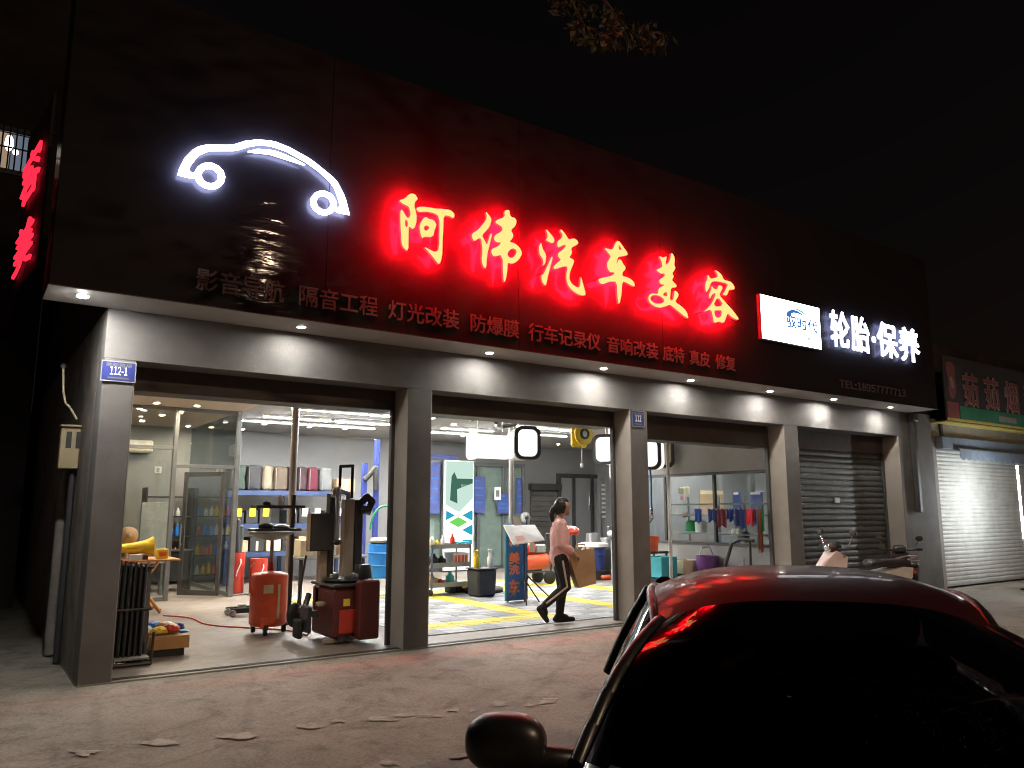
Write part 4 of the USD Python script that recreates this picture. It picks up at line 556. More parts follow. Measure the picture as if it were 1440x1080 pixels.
for k, (dx, dy, dz, sx, sy, sz, mat, lab) in enumerate([(1.80, 1.30, .27, .09, .08, .06, 'bright_blue', 'blue crumpled cloth at the top left of the heap'), (1.93, 1.28, .26, .10, .08, .055, 'white_plastic', 'white crumpled cloth at the back of the heap'),
        (1.83, 1.15, .24, .09, .07, .05, 'yellow', 'yellow crumpled cloth at the front left of the heap'), (1.95, 1.16, .25, .08, .07, .06, 'red_paint', 'red crumpled cloth in the middle of the heap'),
        (2.03, 1.28, .25, .075, .06, .05, 'blue_plastic', 'dark blue crumpled cloth at the right of the heap'), (1.72, 1.22, .24, .06, .06, .06, 'paper_white', 'white plastic bag at the left edge of the heap'), (1.86, 1.22, .27, .06, .05, .05, 'wood', 'tan crumpled cloth among the coloured heap'), (2.08, 1.18, .215, .05, .04, .018, 'bright_blue', 'flat blue cloth at the right edge of the platform')]):
    single('cloth', cloth((dx, dy, dz), sx, sy, sz, k), mat, lab + ' on the wooden platform', 'cloth', smooth=True)
# red bins
for k, (x, y, h, lab) in enumerate([(4.17, 6.75, .74, 'left red round bin holding rolled dark poles beside the office post'), (4.52, 6.55, .63, 'right red round bin, shorter, beside its twin and the shelves')]):
    t = Thing('red_bin', lab, 'bin', (x, y, 0), group='red round bins by the office')
    t.part('barrel', MB().lathe([(0, .02), (.15, .02), (.155, .06), (.15, h * .5), (.155, h), (.14, h), (.135, h - .04), (0, h - .06)], (x, y, 0), 28), 'red_paint', True)
    t.part('base_plate', MB().cyl((x, y, .001), (x, y, .025), .19, n=24), 'board_grey', True)
    t.part('handle', MB().tube([(x - .03, y - .165, h * .45), (x - .03, y - .19, h * .55), (x + .03, y - .19, h * .75), (x + .03, y - .165, h * .85)], .01, 6), 'white_plastic')
for k, (a, b) in enumerate([((4.13, 6.75, .5), (4.06, 6.78, 1.42)), ((4.18, 6.72, .5), (4.16, 6.74, 1.30)), ((4.21, 6.78, .5), (4.25, 6.80, 1.18))]):
    t = Thing('rolled_cover', f'{["tallest", "middle", "shortest"][k]} dark rolled cover standing in the left red bin', 'roll', a)
    t.part('roll', MB().cyl(a, b, .05, .045, 12), ['cloth_brown', 'cloth_charcoal', 'cloth_green'][k], True); t.part('end_knob', MB().sph(b, .045, 2), 'black_plastic', True)

# shelving with bags
SY = 8.5
t = Thing('storage_rack', 'long blue steel storage rack against the rear wall of the left bay', 'shelf', (5.8, SY + .3, 0))
for x in (4.45, 5.75, 7.05):
    for y in (SY, SY + .6): t.part('upright', MB().box((x - .035, y - .035, .001), (x + .035, y + .035, 1.9)), 'shelf_blue')
for z in (1.80, 1.12, .55):
    for y in (SY - .03, SY + .60): t.part('beam', MB().box((4.49, y, z), (5.71, y + .03, z + .085)), 'shelf_blue'); t.part('beam', MB().box((5.79, y, z), (7.01, y + .03, z + .085)), 'shelf_blue')
    t.part('shelf_deck', MB().box((4.49, SY + .001, z + .088), (7.01, SY + .6, z + .1)), 'shelf_blue')
BAG = [(4.47, 4.79, 'cloth_green', 'dark green sagging'), (4.82, 5.12, 'cloth_charcoal', 'charcoal square'), (5.14, 5.36, 'cloth_cream', 'cream coloured'), (5.38, 5.68, 'cloth_brown', 'brown striped'), (5.70, 5.86, 'cloth_maroon', 'narrow dark brown'), (5.90, 6.10, 'cloth_maroon', 'dim maroon'), (6.12, 6.36, 'cloth_crimson', 'crimson'), (6.40, 6.68, 'cloth_silver', 'silver grey')]
for k, (x0, x1, mat, d) in enumerate(BAG):
    m = cbox((x1 - x0, .45, .52), .05).subdivide().subdivide(); v = m.vertices
    m.vertices = v + .05 * (meshkit.fbm(v * 7 + k * 3.3, 3, k)[:, None] - .5) * np.sign(v) ; m.apply_translation(((x0 + x1) / 2, SY + .27, 1.902 + .255))
    t = Thing('seat_cover_bag', f'{d} packed bag standing on top of the blue storage rack', 'bag', ((x0 + x1) / 2, SY + .27, 1.9), group='packed bags on the storage rack')
    t.part('bag_body', m, mat, 40)
    t.part('seam', MB().box((x0 + .02, SY + .02, 1.93), (x0 + .035, SY + .035, 2.38)), 'cloth_cream' if k in (2, 3) else 'cloth_silver')
t = Thing('carton_box', 'orange-brown cardboard box at the right end on top of the blue rack', 'box', (6.95, SY + .3, 1.9))
t.part('carton_body', MB().box((6.78, SY + .06, 1.902), (7.22, SY + .5, 2.18), .004), 'carton'); t.part('tape', MB().box((6.97, SY + .057, 1.92), (7.03, SY + .0595, 2.17)), 'cream')
for k in range(9):
    x = 4.55 + k * .28
    if k in (3,): continue
    t = Thing('goods_box', f'dark goods box on the middle shelf of the blue rack, {ords[k]} place from the left', 'box', (x, SY + .25, 1.22), group='dark goods boxes on the middle shelf')
    t.part('box_body', MB().box((x, SY + .05, 1.222), (x + .24, SY + .45, 1.44 + .05 * ((k * 7) % 3)), .006), 'black_plastic')
    tg = MB().box((x + .06, SY + .044, 1.36), (x + .19, SY + .0485, 1.53), .001).rot([1, 0, 0], .1, (x, SY, 1.4))
    t.part('price_tag', tg, 'yellow' if k < 3 else 'paper_white')
for k in range(7):
    x = 4.6 + k * .34
    t = Thing('lower_goods_box', f'carton on the lowest shelf of the blue rack, {ords[k]} from the left', 'box', (x, SY + .3, .65), group='cartons on the lowest shelf')
    t.part('carton_body', MB().box((x, SY + .05, .652), (x + .3, SY + .5, .88 + .06 * (k % 3)), .004), ['carton', 'black_plastic', 'cream', 'cloth_charcoal'][k % 4]); t.part('tape', MB().box((x + .12, SY + .047, .67), (x + .17, SY + .0495, .86)), 'cream')

# ================================================================ COLUMNS
for px, y, r, mat, lab in [(410, 3.84, .055, 'pole_grey', 'thick pinkish-grey steel column standing behind the red drain tank'), (719, 3.84, .045, 'pole_grey', 'steel column behind the white tilted board and blue banner'), (941, .62, .026, 'pole_white', 'thin white post in the third bay by the hanging hose')]:
    p = onY(px, 717, y); t = Thing('steel_column', lab, 'column', (p[0], y, 0))
    t.part('shaft', MB().cyl((p[0], y, .012), (p[0], y, 3.255), r, n=20), mat, True); t.part('foot_plate', MB().box((p[0] - .1, y - .1, .0135), (p[0] + .1, y + .1, .025)), mat)

# ================================================================ OIL DRAIN TANK
dx, dy = 3.23, 1.95
t = Thing('oil_drain_tank', 'bright red oil drain tank on castors with raised pan, centre of left bay', 'oil drainer', (dx, dy, 0))
t.part('tank', MB().lathe([(0, .10), (.19, .10), (.222, .125), (.225, .15), (.225, .69), (.215, .715), (.17, .735), (0, .75)], (dx, dy, 0), 40), 'orange_red', 50)
for k in range(3):
    a = 2.2 + k * 2.09; cx, cy = dx + .21 * math.cos(a), dy + .21 * math.sin(a)
    c = t.part('castor_fork', MB().box((cx - .03, cy - .03, .07), (cx + .03, cy + .03, .13), .005), 'black_steel')
    t.part('castor_wheel', MB().cyl((cx - .018, cy, .045), (cx + .018, cy, .045), .044, n=16), 'tire', True, under=c)
t.part('push_handle', MB().tube([(dx - .22, dy - .06, .48), (dx - .27, dy - .1, .55), (dx - .27, dy - .1, .80), (dx - .20, dy - .02, .86)], .014), 'orange_red', True)
t.part('riser_tube', MB().cyl((dx + .01, dy, .75), (dx + .01, dy, 1.12), .022), 'tan_steel', True); t.part('valve', MB().cyl((dx + .01, dy, .76), (dx + .01, dy, .86), .04, .03), 'red_paint', True)
t.part('drain_pan', MB().lathe([(.03, 1.12), (.12, 1.14), (.27, 1.21), (.28, 1.23), (.265, 1.225), (.03, 1.15)], (dx, dy, 0), 32), 'board_grey', True)
t.part('maker_label', MB().box((dx - .14, dy - .226, .50), (dx - .02, dy - .2195, .60), .002), 'cream'); t.part('side_gauge', MB().box((dx + .03, dy - .24, .2), (dx + .06, dy - .222, .6)), 'cream'); t.part('skirt_tab', MB().box((dx - .16, dy - .215, .10), (dx - .03, dy - .19, .22), .01), 'orange_red')
# parts washer trays above and behind the tank
t = Thing('tool_tray_stand', 'dark two-tier tray stand with clutter just behind the red drain tank', 'tray stand', (3.35, 2.5, 0))
t.part('lower_tray', MB().box((3.12, 2.25, 1.225), (3.72, 2.6, 1.26), .006), 'black_steel'); t.part('upper_tray', MB().box((3.14, 2.3, 1.52), (3.78, 2.6, 1.56), .006), 'black_steel')
t.part('post', MB().box((3.70, 2.601, .02), (3.75, 2.65, 1.70)), 'black_steel'); t.part('foot', MB().box((3.45, 2.5, .001), (3.80, 2.9, .019)), 'black_steel'); t.part('arm', MB().box((3.30, 2.601, 1.19), (3.699, 2.63, 1.224)), 'black_steel')
for k, (x, z, r, h, mat, lab) in enumerate([(3.3, 1.261, .09, .07, 'black_plastic', 'black round pan on the lower tray'), (3.5, 1.261, .10, .05, 'steel', 'shiny round filter wrench on the lower tray'), (3.48, 1.561, .035, .13, 'white_plastic', 'white oil can on the upper tray'), (3.3, 1.561, .05, .05, 'black_plastic', 'black cap on the upper tray')]):
    single('tray_item', MB().lathe([(0, 0), (r, 0), (r * 1.05, h * .7), (r * .5, h), (0, h)], (x, 2.42, z), 20), mat, lab + ' behind the red tank', 'tool', smooth=True)

# ================================================================ TYRE CHANGER (red cabinet, two towers)
t = Thing('tyre_changer', 'dark red tyre changing machine with two upright towers beside the second pillar', 'tyre changer', (3.85, .95, 0))
t.part('cabinet', MB().box((3.56, .66, .06), (4.02, 1.36, .62), .03), 'dark_red'); t.part('front_panel', MB().box((3.62, .646, .12), (3.86, .659, .38), .004), 'red_paint')
t.part('rear_cabinet', MB().box((3.80, .52, .05), (4.06, .655, .70), .02), 'dark_red')
t.part('cabinet_top', MB().box((3.54, .64, .622), (4.04, 1.38, .66), .015), 'black_steel')
t.part('turntable', MB().cyl((3.82, 1.0, .661), (3.82, 1.0, .71), .24, .25, 32), 'black_steel', True)
for k in range(4):
    a = k * 1.57 + .4; t.part('clamp_jaw', MB().box((-.05, -.025, 0), (.06, .025, .05), .006).rot([0, 0, 1], a).move((3.82 + .17 * math.cos(a), 1.0 + .17 * math.sin(a), .711)), 'steel')
t.part('foot_beam', MB().box((3.48, .70, .02), (3.80, .80, .059), .006), 'tan_steel'); t.part('rating_label', MB().box((3.90, .643, .44), (3.98, .6455, .54)), 'paper_white'); t.part('warning_label', MB().box((3.66, .643, .42), (3.74, .6455, .50)), 'yellow'); t.part('pedal', MB().box((3.60, .52, .06), (3.68, .645, .09), .01), 'black_steel'); t.part('pedal', MB().box((3.72, .52, .06), (3.78, .645, .09), .01), 'black_steel')
# left tower with dark control box
t.part('column', MB().box((3.56, 1.16, .35), (3.66, 1.26, 1.45), .01), 'tan_steel'); t.part('column_guide', MB().box((3.661, 1.14, .35), (3.73, 1.27, 1.70), .01), 'black_steel')
t.part('control_box', MB().box((3.40, 1.06, 1.02), (3.70, 1.138, 1.46), .012), 'black_plastic'); t.part('box_side', MB().box((3.375, 1.06, 1.02), (3.399, 1.138, 1.46), .006), 'carton')
t.part('bead_breaker_arm', MB().box((3.36, .80, .30), (3.44, 1.30, .37), .01), 'black_steel'); t.part('bead_breaker_shoe', MB().box((3.33, .84, .12), (3.375, 1.12, .42), .02), 'black_steel')
t.part('knee_bracket', MB().box((3.46, .90, .40), (3.72, 1.0, .45), .01), 'tan_steel')
# right tower
t.part('tower', MB().box((3.84, 1.10, .66), (3.97, 1.24, 1.63), .012), 'tan_steel'); t.part('tower_guide', MB().box((3.971, 1.08, .66), (4.07, 1.26, 1.62), .012), 'black_steel')
t.part('swing_arm', MB().tube([(3.90, 1.17, 1.63), (3.90, 1.17, 1.70), (3.70, 1.10, 1.74), (3.66, 1.05, 1.66)], .03), 'steel', True)
t.part('mount_shaft', MB().cyl((3.72, 1.05, 1.14), (3.72, 1.05, 1.78), .026), 'steel', True); t.part('mount_head', MB().sph((3.72, 1.04, 1.12), .05, 2, (1.2, .8, .7)), 'black_steel', True)
t.part('tool_loop', MB().tube([(3.80, 1.2, 1.60), (3.80, 1.2, 2.03), (3.96, 1.2, 2.04), (3.96, 1.2, 1.64)], .02), 'black_steel', True)
t.part('press_arm', MB().tube([(4.03, 1.15, 1.56), (4.12, 1.1, 1.66), (4.19, 1.1, 1.60), (4.12, 1.1, 1.45)], .045), 'black_plastic', True); t.part('roller', MB().cyl((4.02, 1.06, 1.50), (4.14, 1.06, 1.50), .055), 'black_plastic', True)
t.part('air_hose', MB().tube([(4.05, .9, .7), (4.13, .8, .5), (4.14, .75, .2), (4.06, .70, .05)], .012), 'red_paint', True)
t.part('rear_motor', MB().cyl((3.98, .85, .70), (3.98, .85, .86), .11, .09), 'black_steel', True)
t = Thing('pry_paddle', 'black tyre lever paddle leaning at the left of the tyre changer', 'tyre lever', (3.36, 1.5, 0))
t.part('shaft', MB().cyl((3.52, 1.5, .95), (3.42, 1.45, .38), .014), 'black_steel', True); t.part('paddle', MB().sph((3.38, 1.44, .26), .12, 2, (.8, .35, 1.2)), 'black_plastic', True)
t = Thing('bead_breaker', 'blackened lever arm with rubber pad standing left of the tyre changer base', 'tool', (3.48, 1.15, 0))
t.part('lever', MB().tube([(3.46, 1.2, .52), (3.36, 1.1, .3), (3.32, 1.05, .12)], .035), 'black_steel', True); t.part('pad', MB().box((3.26, .98, .05), (3.33, 1.16, .26), .02), 'tire')
t = Thing('floor_jack', 'low dark trolley jack on the floor left of the red tank', 'jack', (3.3, 3.8, 0))
for k, y in enumerate((3.66, 3.9)):
    t.part('side_beam', MB().box((3.26, y, .05), (3.95, y + .05, .12), .008), 'black_steel')
    for x in (3.28, 3.60, 3.9): t.part('wheel', MB().cyl((x, y - .03, .055), (x, y + .0, .055), .05, n=12), 'steel', True)
t.part('saddle', MB().cyl((3.45, 3.8, .10), (3.45, 3.8, .16), .06), 'steel', True); t.part('cross_beam', MB().box((3.7, 3.711, .05), (3.8, 3.899, .13), .006), 'black_steel')
t = Thing('air_line', 'thin red air hose snaking over the concrete floor from the tyre changer', 'hose', (3.0, 2.6, 0)); aa = np.linspace(0, 1, 26)
t.part('hose', MB().tube([(3.55 - 1.1 * a + .14 * math.sin(a * 9), 1.45 + 2.9 * a, .012) for a in aa], .010, 6), 'red_paint', True); t.part('coupling', MB().cyl((3.55, 1.45, .014), (3.56, 1.37, .06), .014), 'steel')
# workbench with cartons behind the tyre changer
t = Thing('work_bench', 'grey work bench with cartons behind the tyre changing machine', 'bench', (5.2, 4.6, 0))
t.part('bench_top', MB().box((4.45, 4.3, .72), (5.6, 4.85, .76), .006), 'board_grey')
for x, y in ((4.5, 4.35), (5.55, 4.35), (4.5, 4.8), (5.55, 4.8)): t.part('leg', MB().box((x - .025, y - .025, .0155), (x + .025, y + .025, .719)), 'black_steel')
for x, w_, h_, mat, lab in [(4.50, .36, .26, 'cream', 'pale cardboard box at the left end of the work bench'), (4.95, .26, .22, 'carton', 'brown cardboard box in the middle of the work bench'), (5.26, .30, .16, 'cream', 'low pale carton at the right end of the work bench')]:
    t = Thing('bench_carton', lab, 'box', (x, 4.5, .76)); t.part('carton_body', MB().box((x, 4.4, .762), (x + w_, 4.7, .762 + h_), .004), mat); t.part('tape', MB().box((x + w_ * .42, 4.397, .77), (x + w_ * .58, 4.3995, .755 + h_)), 'white_plastic')
# blue drum and green hose
p = onY(538, 772, 5.2)
t = Thing('blue_drum', 'bright blue drum with pale lid seen between tyre changer and second pillar', 'drum', (p[0], 5.2, 0))
t.part('drum_body', MB().lathe([(0, .30), (.24, .30), (.26, .34), (.25, .5), (.265, .52), (.25, .54), (.25, .72), (.265, .74), (.25, .76), (.25, .90), (0, .92)], (p[0], 5.2, 0), 28), 'bright_blue', 40)
t.part('stand_frame', MB().tube([(p[0] - .22, 5.0, .30), (p[0] - .26, 5.0, .02), (p[0] + .26, 5.0, .02), (p[0] + .22, 5.0, .30)], .02), 'white_plastic', True); t.part('lid', MB().cyl((p[0], 5.2, .921), (p[0], 5.2, 1.0), .24, .2, 24), 'white_plastic', True)
t = Thing('green_hose', 'green hose arching above the blue drum', 'hose', (p[0], 5.1, 1.0)); aa = np.linspace(0, 2.7, 12)
t.part('hose', MB().tube([(p[0] - .02 - .28 * math.cos(a) * 1.0, 5.1, 1.15 + .42 * math.sin(a)) for a in aa], .02), 'green_plastic', True); t.part('nozzle', MB().cyl((p[0] + .20, 5.1, 1.33), (p[0] + .24, 5.1, 1.15), .05, .03), 'bright_blue', True)
t = Thing('blue_lift_post', 'tall blue lift post near the rear wall beside the second pillar', 'lift', (6.6, 7.0, 0))
for px in (511, 528): q_ = onY(px, 717, 7.0); t.part('post', MB().box((q_[0] - .05, 6.95, .001), (q_[0] + .05, 7.05, 2.45 if px < 520 else 2.95), .01), 'blue_plastic')
q_ = onY(519, 660, 7.0); t.part('hook_arm', MB().tube([(q_[0] - .12, 6.95, 2.1), (q_[0] + .1, 6.9, 2.35), (q_[0] + .12, 6.9, 1.9)], .06), 'black_plastic', True)

# ================================================================ BRIGHT BAY: painted lines
def line(a, b, wd, lab, z=.0165):
    a, b = np.array(a, float), np.array(b, float); d = (b - a) / np.linalg.norm(b - a); n = np.array([-d[1], d[0]]) * wd / 2
    P = [(*(a - n), z), (*(b - n), z), (*(b + n), z), (*(a + n), z)]
    single('painted_line', MB().quad(*P), 'yellow_line', lab, 'floor marking', 'yellow bay lines')
line((8.2, 6.3), (13.2, 6.3), .13, 'yellow floor line farthest back in the bay', .004)

# ================================================================ REAR OF THE BRIGHT BAY
def X(px, y): return onY(px, 717, y)[0]
RY = 9.3
rg = Thing('rear_glass_wall', 'dark framed greenish glass wall at the rear of the bright bay', 'glass wall', (X(670, RY), RY, 0))
x0, x1 = X(596, RY), X(736, RY)
for px in (596, 622, 672, 708, 736): rg.part('mullion', MB().box((X(px, RY) - .04, RY - .04, .001), (X(px, RY) + .04, RY + .04, 2.62), .004), 'frame_grey')
rg.part('backing_panel', MB().box((x0, RY + .06, .02), (x1, RY + .07, 2.61)), 'pale_green'); rg.part('head_rail', MB().box((x0, RY - .045, 2.621), (x1 + .04, RY + .045, 2.72), .004), 'frame_grey'); rg.part('sill_rail', MB().box((x0, RY - .03, .001), (x1, RY + .03, .08)), 'dark_frame')
for a, b in ((596, 622), (622, 672), (672, 708), (708, 736)): rg.part('glass_pane', MB().box((X(a, RY) + .041, RY - .004, .081), (X(b, RY) - .041, RY + .004, 2.62)), 'glass')
PY_ = 9.0
pt = Thing('advert_light_panel', 'tall backlit advert panel with green and teal diamonds above white', 'light panel', (X(645, PY_), PY_, 0))
xl, xr = X(626.5, PY_), X(665, PY_); zt, zb = 2.70, .03; W_ = xr - xl
pt.part('frame', MB().box((xl - .03, PY_ + .001, zb), (xr + .03, PY_ + .08, zt + .03), .004), 'white_plastic')
pt.part('backlit_face', MB().box((xl, PY_ - .004, zb + .02), (xr, PY_, zt)), 'poster_glow')
def pp(pts, y): return extrude_xz(Polygon([(xl + u * W_, zb + v * (zt - zb)) for u, v in pts]), y - .002, y)
pt.part('picture', pp([(0, .60), (.32, .55), (.5, .53), (1, .66), (1, 1), (0, 1)], PY_ - .0045), 'poster_photo')
pt.part('picture_shape', pp([(.15, .64), (.42, .61), (.40, .74), (.98, .80), (.98, .84), (.40, .84), (.30, .90), (.2, .86)], PY_ - .007), 'poster_dark')
pt.part('picture_barrel', pp([(.52, .66), (.62, .62), (.98, .70), (.98, .78), (.55, .79)], PY_ - .007), 'poster_photo')
for nm, cx, cz, mat in [('green_diamond', .46, .438, 'poster_green'), ('teal_diamond', .0, .50, 'poster_teal'), ('teal_diamond', .94, .50, 'poster_teal'), ('teal_diamond', .94, .365, 'poster_teal')]:
    dxm, dz = .45, .062
    P = Polygon([(cx - dxm, cz), (cx, cz + dz), (cx + dxm, cz), (cx, cz - dz)]).intersection(Polygon([(0, 0), (1, 0), (1, 1), (0, 1)])).buffer(-.015)
    pt.part(nm, pp(list(P.exterior.coords)[:-1], PY_ - .0095), mat)
pt.part('lower_band', pp([(.62, .235), (.97, .235), (.97, .275), (.62, .275)], PY_ - .0045), 'poster_teal')
for k, (pa, pb, ya, yb, y, lab) in enumerate([(666, 682, 670, 721, 9.2, 'blue wall poster touching the right edge of the backlit advert'), (601, 618, 650, 722, 9.2, 'tall pale blue poster at the left end of the rear glass wall'), (699, 717, 694, 722, 9.2, 'blue poster under the small white notice'), (726, 733, 672, 722, 9.2, 'narrow deep blue poster just right of the steel column'), (600, 642, 638, 646, 9.18, 'low wide blue strip above the left glass pane')]):
    a, b = onY(pa, ya, y), onY(pb, yb, y)
    t = Thing('blue_poster', lab, 'poster', (a[0], y, b[2]))
    t.part('sheet', MB().box((a[0], y - .006, b[2]), (b[0], y, a[2])), 'poster_blue')
    for r in range(4 if k != 4 else 0):
        z = a[2] - (.10 + .2 * r) * (a[2] - b[2]); wd = (b[0] - a[0]) * (.8 if r else .5)
        t.part('text_bar', MB().box((a[0] + .05, y - .009, z - .035), (a[0] + .05 + wd * .9, y - .0065, z)), 'banner_blue')
a, b = onY(695, 685, 9.15), onY(704, 703, 9.15)
t = Thing('white_notice', 'small white notice stuck on the rear glass wall left of the column', 'notice', (a[0], 9.15, b[2])); t.part('sheet', MB().box((a[0], 9.14, b[2]), (b[0], 9.146, a[2])), 'paper_white'); t.part('print_block', MB().box((a[0] + .05, 9.136, b[2] + .08), (b[0] - .05, 9.139, b[2] + .25)), 'cloth_silver')
a, b = onY(743, 680, 9.99), onY(785, 690, 9.99)
t = Thing('rear_shutter', 'closed grey roller door in the rear wall behind the walking person', 'roller door', ((a[0] + b[0]) / 2, 9.95, 0))
t.part('lintel', MB().box((a[0], 9.80, b[2]), (b[0], 9.998, a[2]), .006), 'dark_frame')
for k in range(14): t.part('slat', MB().box((a[0] + .05, 9.95, .02 + k * (b[2] - .03) / 14), (b[0] - .05, 9.985, .02 + (k + 1) * (b[2] - .03) / 14 - .012), .006), 'wall_grey')
a, b = onY(786, 666, 9.99), onY(858, 800, 9.99); z2 = a[2]
t = Thing('rear_door_frame', 'dark double door frame with grey leaves at the right of the rear wall', 'door', ((a[0] + b[0]) / 2, 9.95, 0))
for px in (786, 806, 832, 858):
    xx = X(px, 9.95); t.part('jamb', MB().box((xx - .06, 9.90, .001), (xx + .06, 9.998, z2 - .1), .004), 'dark_frame')
t.part('head', MB().box((X(786, 9.95) - .06, 9.90, z2 - .099), (X(858, 9.95) + .06, 9.998, z2), .004), 'dark_frame')
for pa, pb in ((786, 806), (806, 832), (832, 858)): t.part('door_leaf', MB().box((X(pa, 9.95) + .062, 9.93, .02), (X(pb, 9.95) - .062, 9.97, z2 - .12), .004), 'inside_wall')
xx = X(829, 9.95); t.part('handle', MB().tube([(xx - .05, 9.928, 1.5), (xx - .08, 9.88, 1.62), (xx - .05, 9.88, 1.9), (xx, 9.928, 2.0)], .02), 'steel', True)
a, b = onY(842, 674, 9.6), onY(861, 722, 9.6)
t = Thing('notice_board', 'pale grey-green notice board with ruled lines at the far right of the bay', 'notice board', (a[0], 9.6, b[2])); t.part('panel', MB().box((a[0], 9.58, b[2]), (b[0] + .3, 9.61, a[2]), .004), 'board_grey')
for k in range(8): t.part('ruled_row', MB().box((a[0] + .08, 9.572, a[2] - .2 - k * .13), (b[0] + .2, 9.579, a[2] - .14 - k * .13)), 'paper_white')
t.part('leg', MB().box((a[0] + .05, 9.585, .001), (a[0] + .1, 9.605, b[2])), 'frame_grey'); t.part('leg', MB().box((b[0] + .15, 9.585, .001), (b[0] + .2, 9.605, b[2])), 'frame_grey')
p = onY(738, 728, 8.5); t = Thing('wall_fan', 'small grey fan on a thin stand beside the steel column', 'fan', (p[0], 8.5, 0))
t.part('cage', MB().cyl((p[0], 8.44, p[2]), (p[0], 8.52, p[2]), .14, n=20), 'board_grey', True); t.part('hub', MB().cyl((p[0], 8.41, p[2]), (p[0], 8.439, p[2]), .05), 'black_steel', True); t.part('pole', MB().cyl((p[0], 8.5, .02), (p[0], 8.5, p[2] - .13), .018), 'frame_grey'); t.part('base', MB().cyl((p[0], 8.5, .001), (p[0], 8.5, .03), .2), 'frame_grey')

# ================================================================ HANGING REELS
def rrect(w, h, r): return Polygon([(-w / 2, -h / 2), (w / 2, -h / 2), (w / 2, h / 2), (-w / 2, h / 2)]).buffer(-r).buffer(r, 6)
def reel(px, pz, y, ln, lab, face_mat='reel_glow', rz=0.0, body='white_plastic', rim=True):
    c = onY(px, pz, y); t = Thing('ceiling_reel', lab, 'hose reel', (c[0], y, c[2]), rz)
    s = extrude_xz(rrect(.42, .54 if rim else .40, .12), -.001, ln)
    t.part('housing', s, body, 35, local=True)
    if rim: t.part('rim', extrude_xz(rrect(.47, .58, .14).difference(rrect(.36, .47, .11)), -.06, -.002), 'dark_frame', 35, local=True)
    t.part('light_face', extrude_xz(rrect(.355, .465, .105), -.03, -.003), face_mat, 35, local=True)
    for yy in (.1, ln - .1): t.part('hanger_rod', MB().cyl((0, yy, .27), (0, yy, 3.255 - c[2]), .014), 'steel', local=True)
    return c, t
reel(741, 623, 3.0, .55, 'white lit reel box with dark rounded rim right of the steel column', rz=math.radians(-18))
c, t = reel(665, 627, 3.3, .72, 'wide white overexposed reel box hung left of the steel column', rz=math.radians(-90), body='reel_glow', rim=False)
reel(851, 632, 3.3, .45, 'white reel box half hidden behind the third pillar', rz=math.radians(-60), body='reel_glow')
c, t = reel(930, 636, 2.4, .5, 'cream reel box with dark rim in the top left of the third bay', 'cream', rz=math.radians(-20))
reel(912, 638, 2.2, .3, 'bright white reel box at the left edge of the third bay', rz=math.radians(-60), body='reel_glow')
h0 = onY(914, 655, 2.2); h1 = onY(916, 715, 2.2); h2 = onY(917, 730, 2.2)
t = Thing('hanging_hose', 'blue hose with chrome spray gun hanging beside the white post', 'hose', tuple(h0))
t.part('hose', MB().tube([h0, (h0[0] + .02, 2.2, (h0[2] + h1[2]) / 2), h1], .016), 'ink_blue', True); t.part('coupling', MB().cyl(h1, (h1[0], 2.2, h1[2] - .08), .025), 'chrome', True); t.part('spray_gun', MB().tube([(h1[0], 2.2, h1[2] - .08), (h1[0] + .02, 2.2, h1[2] - .17), (h1[0] - .08, 2.2, h1[2] - .26)], .024), 'chrome', True)
c = onY(815, 611, 3.5)
t = Thing('cable_reel', 'yellow round cable reel hanging from the ceiling', 'cable reel', tuple(c))
t.part('back_flange', MB().box((c[0] - .20, 3.48, c[2] - .25), (c[0] + .16, 3.52, c[2] + .22), .04), 'yellow')
t.part('flange', MB().cyl((c[0], 3.36, c[2]), (c[0], 3.40, c[2]), .21, n=28), 'yellow', True); t.part('drum', MB().cyl((c[0], 3.401, c[2]), (c[0], 3.479, c[2]), .14, n=24), 'black_plastic', True)
t.part('hub_ring', MB().lathe([(.065, 0), (.105, 0), (.105, .03), (.065, .03)], (0, 0, 0), 24).rot([1, 0, 0], math.pi / 2).move((c[0], 3.359, c[2])), 'dark_frame', True); t.part('hub', MB().cyl((c[0], 3.34, c[2]), (c[0], 3.358, c[2]), .06, n=20), 'white_plastic', True)
t.part('bracket', MB().box((c[0] - .03, 3.43, c[2] + .23), (c[0] + .03, 3.47, 3.255)), 'steel')
p = onY(810, 652, 3.5); t.part('cable', MB().cyl((c[0], 3.44, c[2] - .2), (c[0], 3.44, p[2]), .008, n=6), 'white_plastic'); t.part('plug', MB().cyl((c[0], 3.44, p[2]), (c[0], 3.44, p[2] - .07), .03), 'white_plastic', True)
# black ceiling arm between the first and second strip lights
c = onY(692, 590, 3.3)
t = Thing('jointed_lamp_arm', 'black jointed ceiling arm with small lamp above the overexposed reel', 'ceiling arm', (c[0], 3.3, c[2]))
t.part('bent_tube', MB().tube([(c[0] - .4, 3.3, c[2] - .05), (c[0] - .38, 3.3, c[2] + .12), (c[0], 3.3, c[2] + .05), (c[0] + .15, 3.3, c[2] - .12), (c[0] + .5, 3.3, c[2] - .06)], .035), 'black_steel', True); t.part('ceiling_mount', MB().cyl((c[0] - .02, 3.3, c[2] + .05), (c[0] - .02, 3.3, 3.255), .04), 'black_steel', True); t.part('joint', MB().sph((c[0] + .14, 3.3, c[2] - .1), .07, 2), 'steel', True)

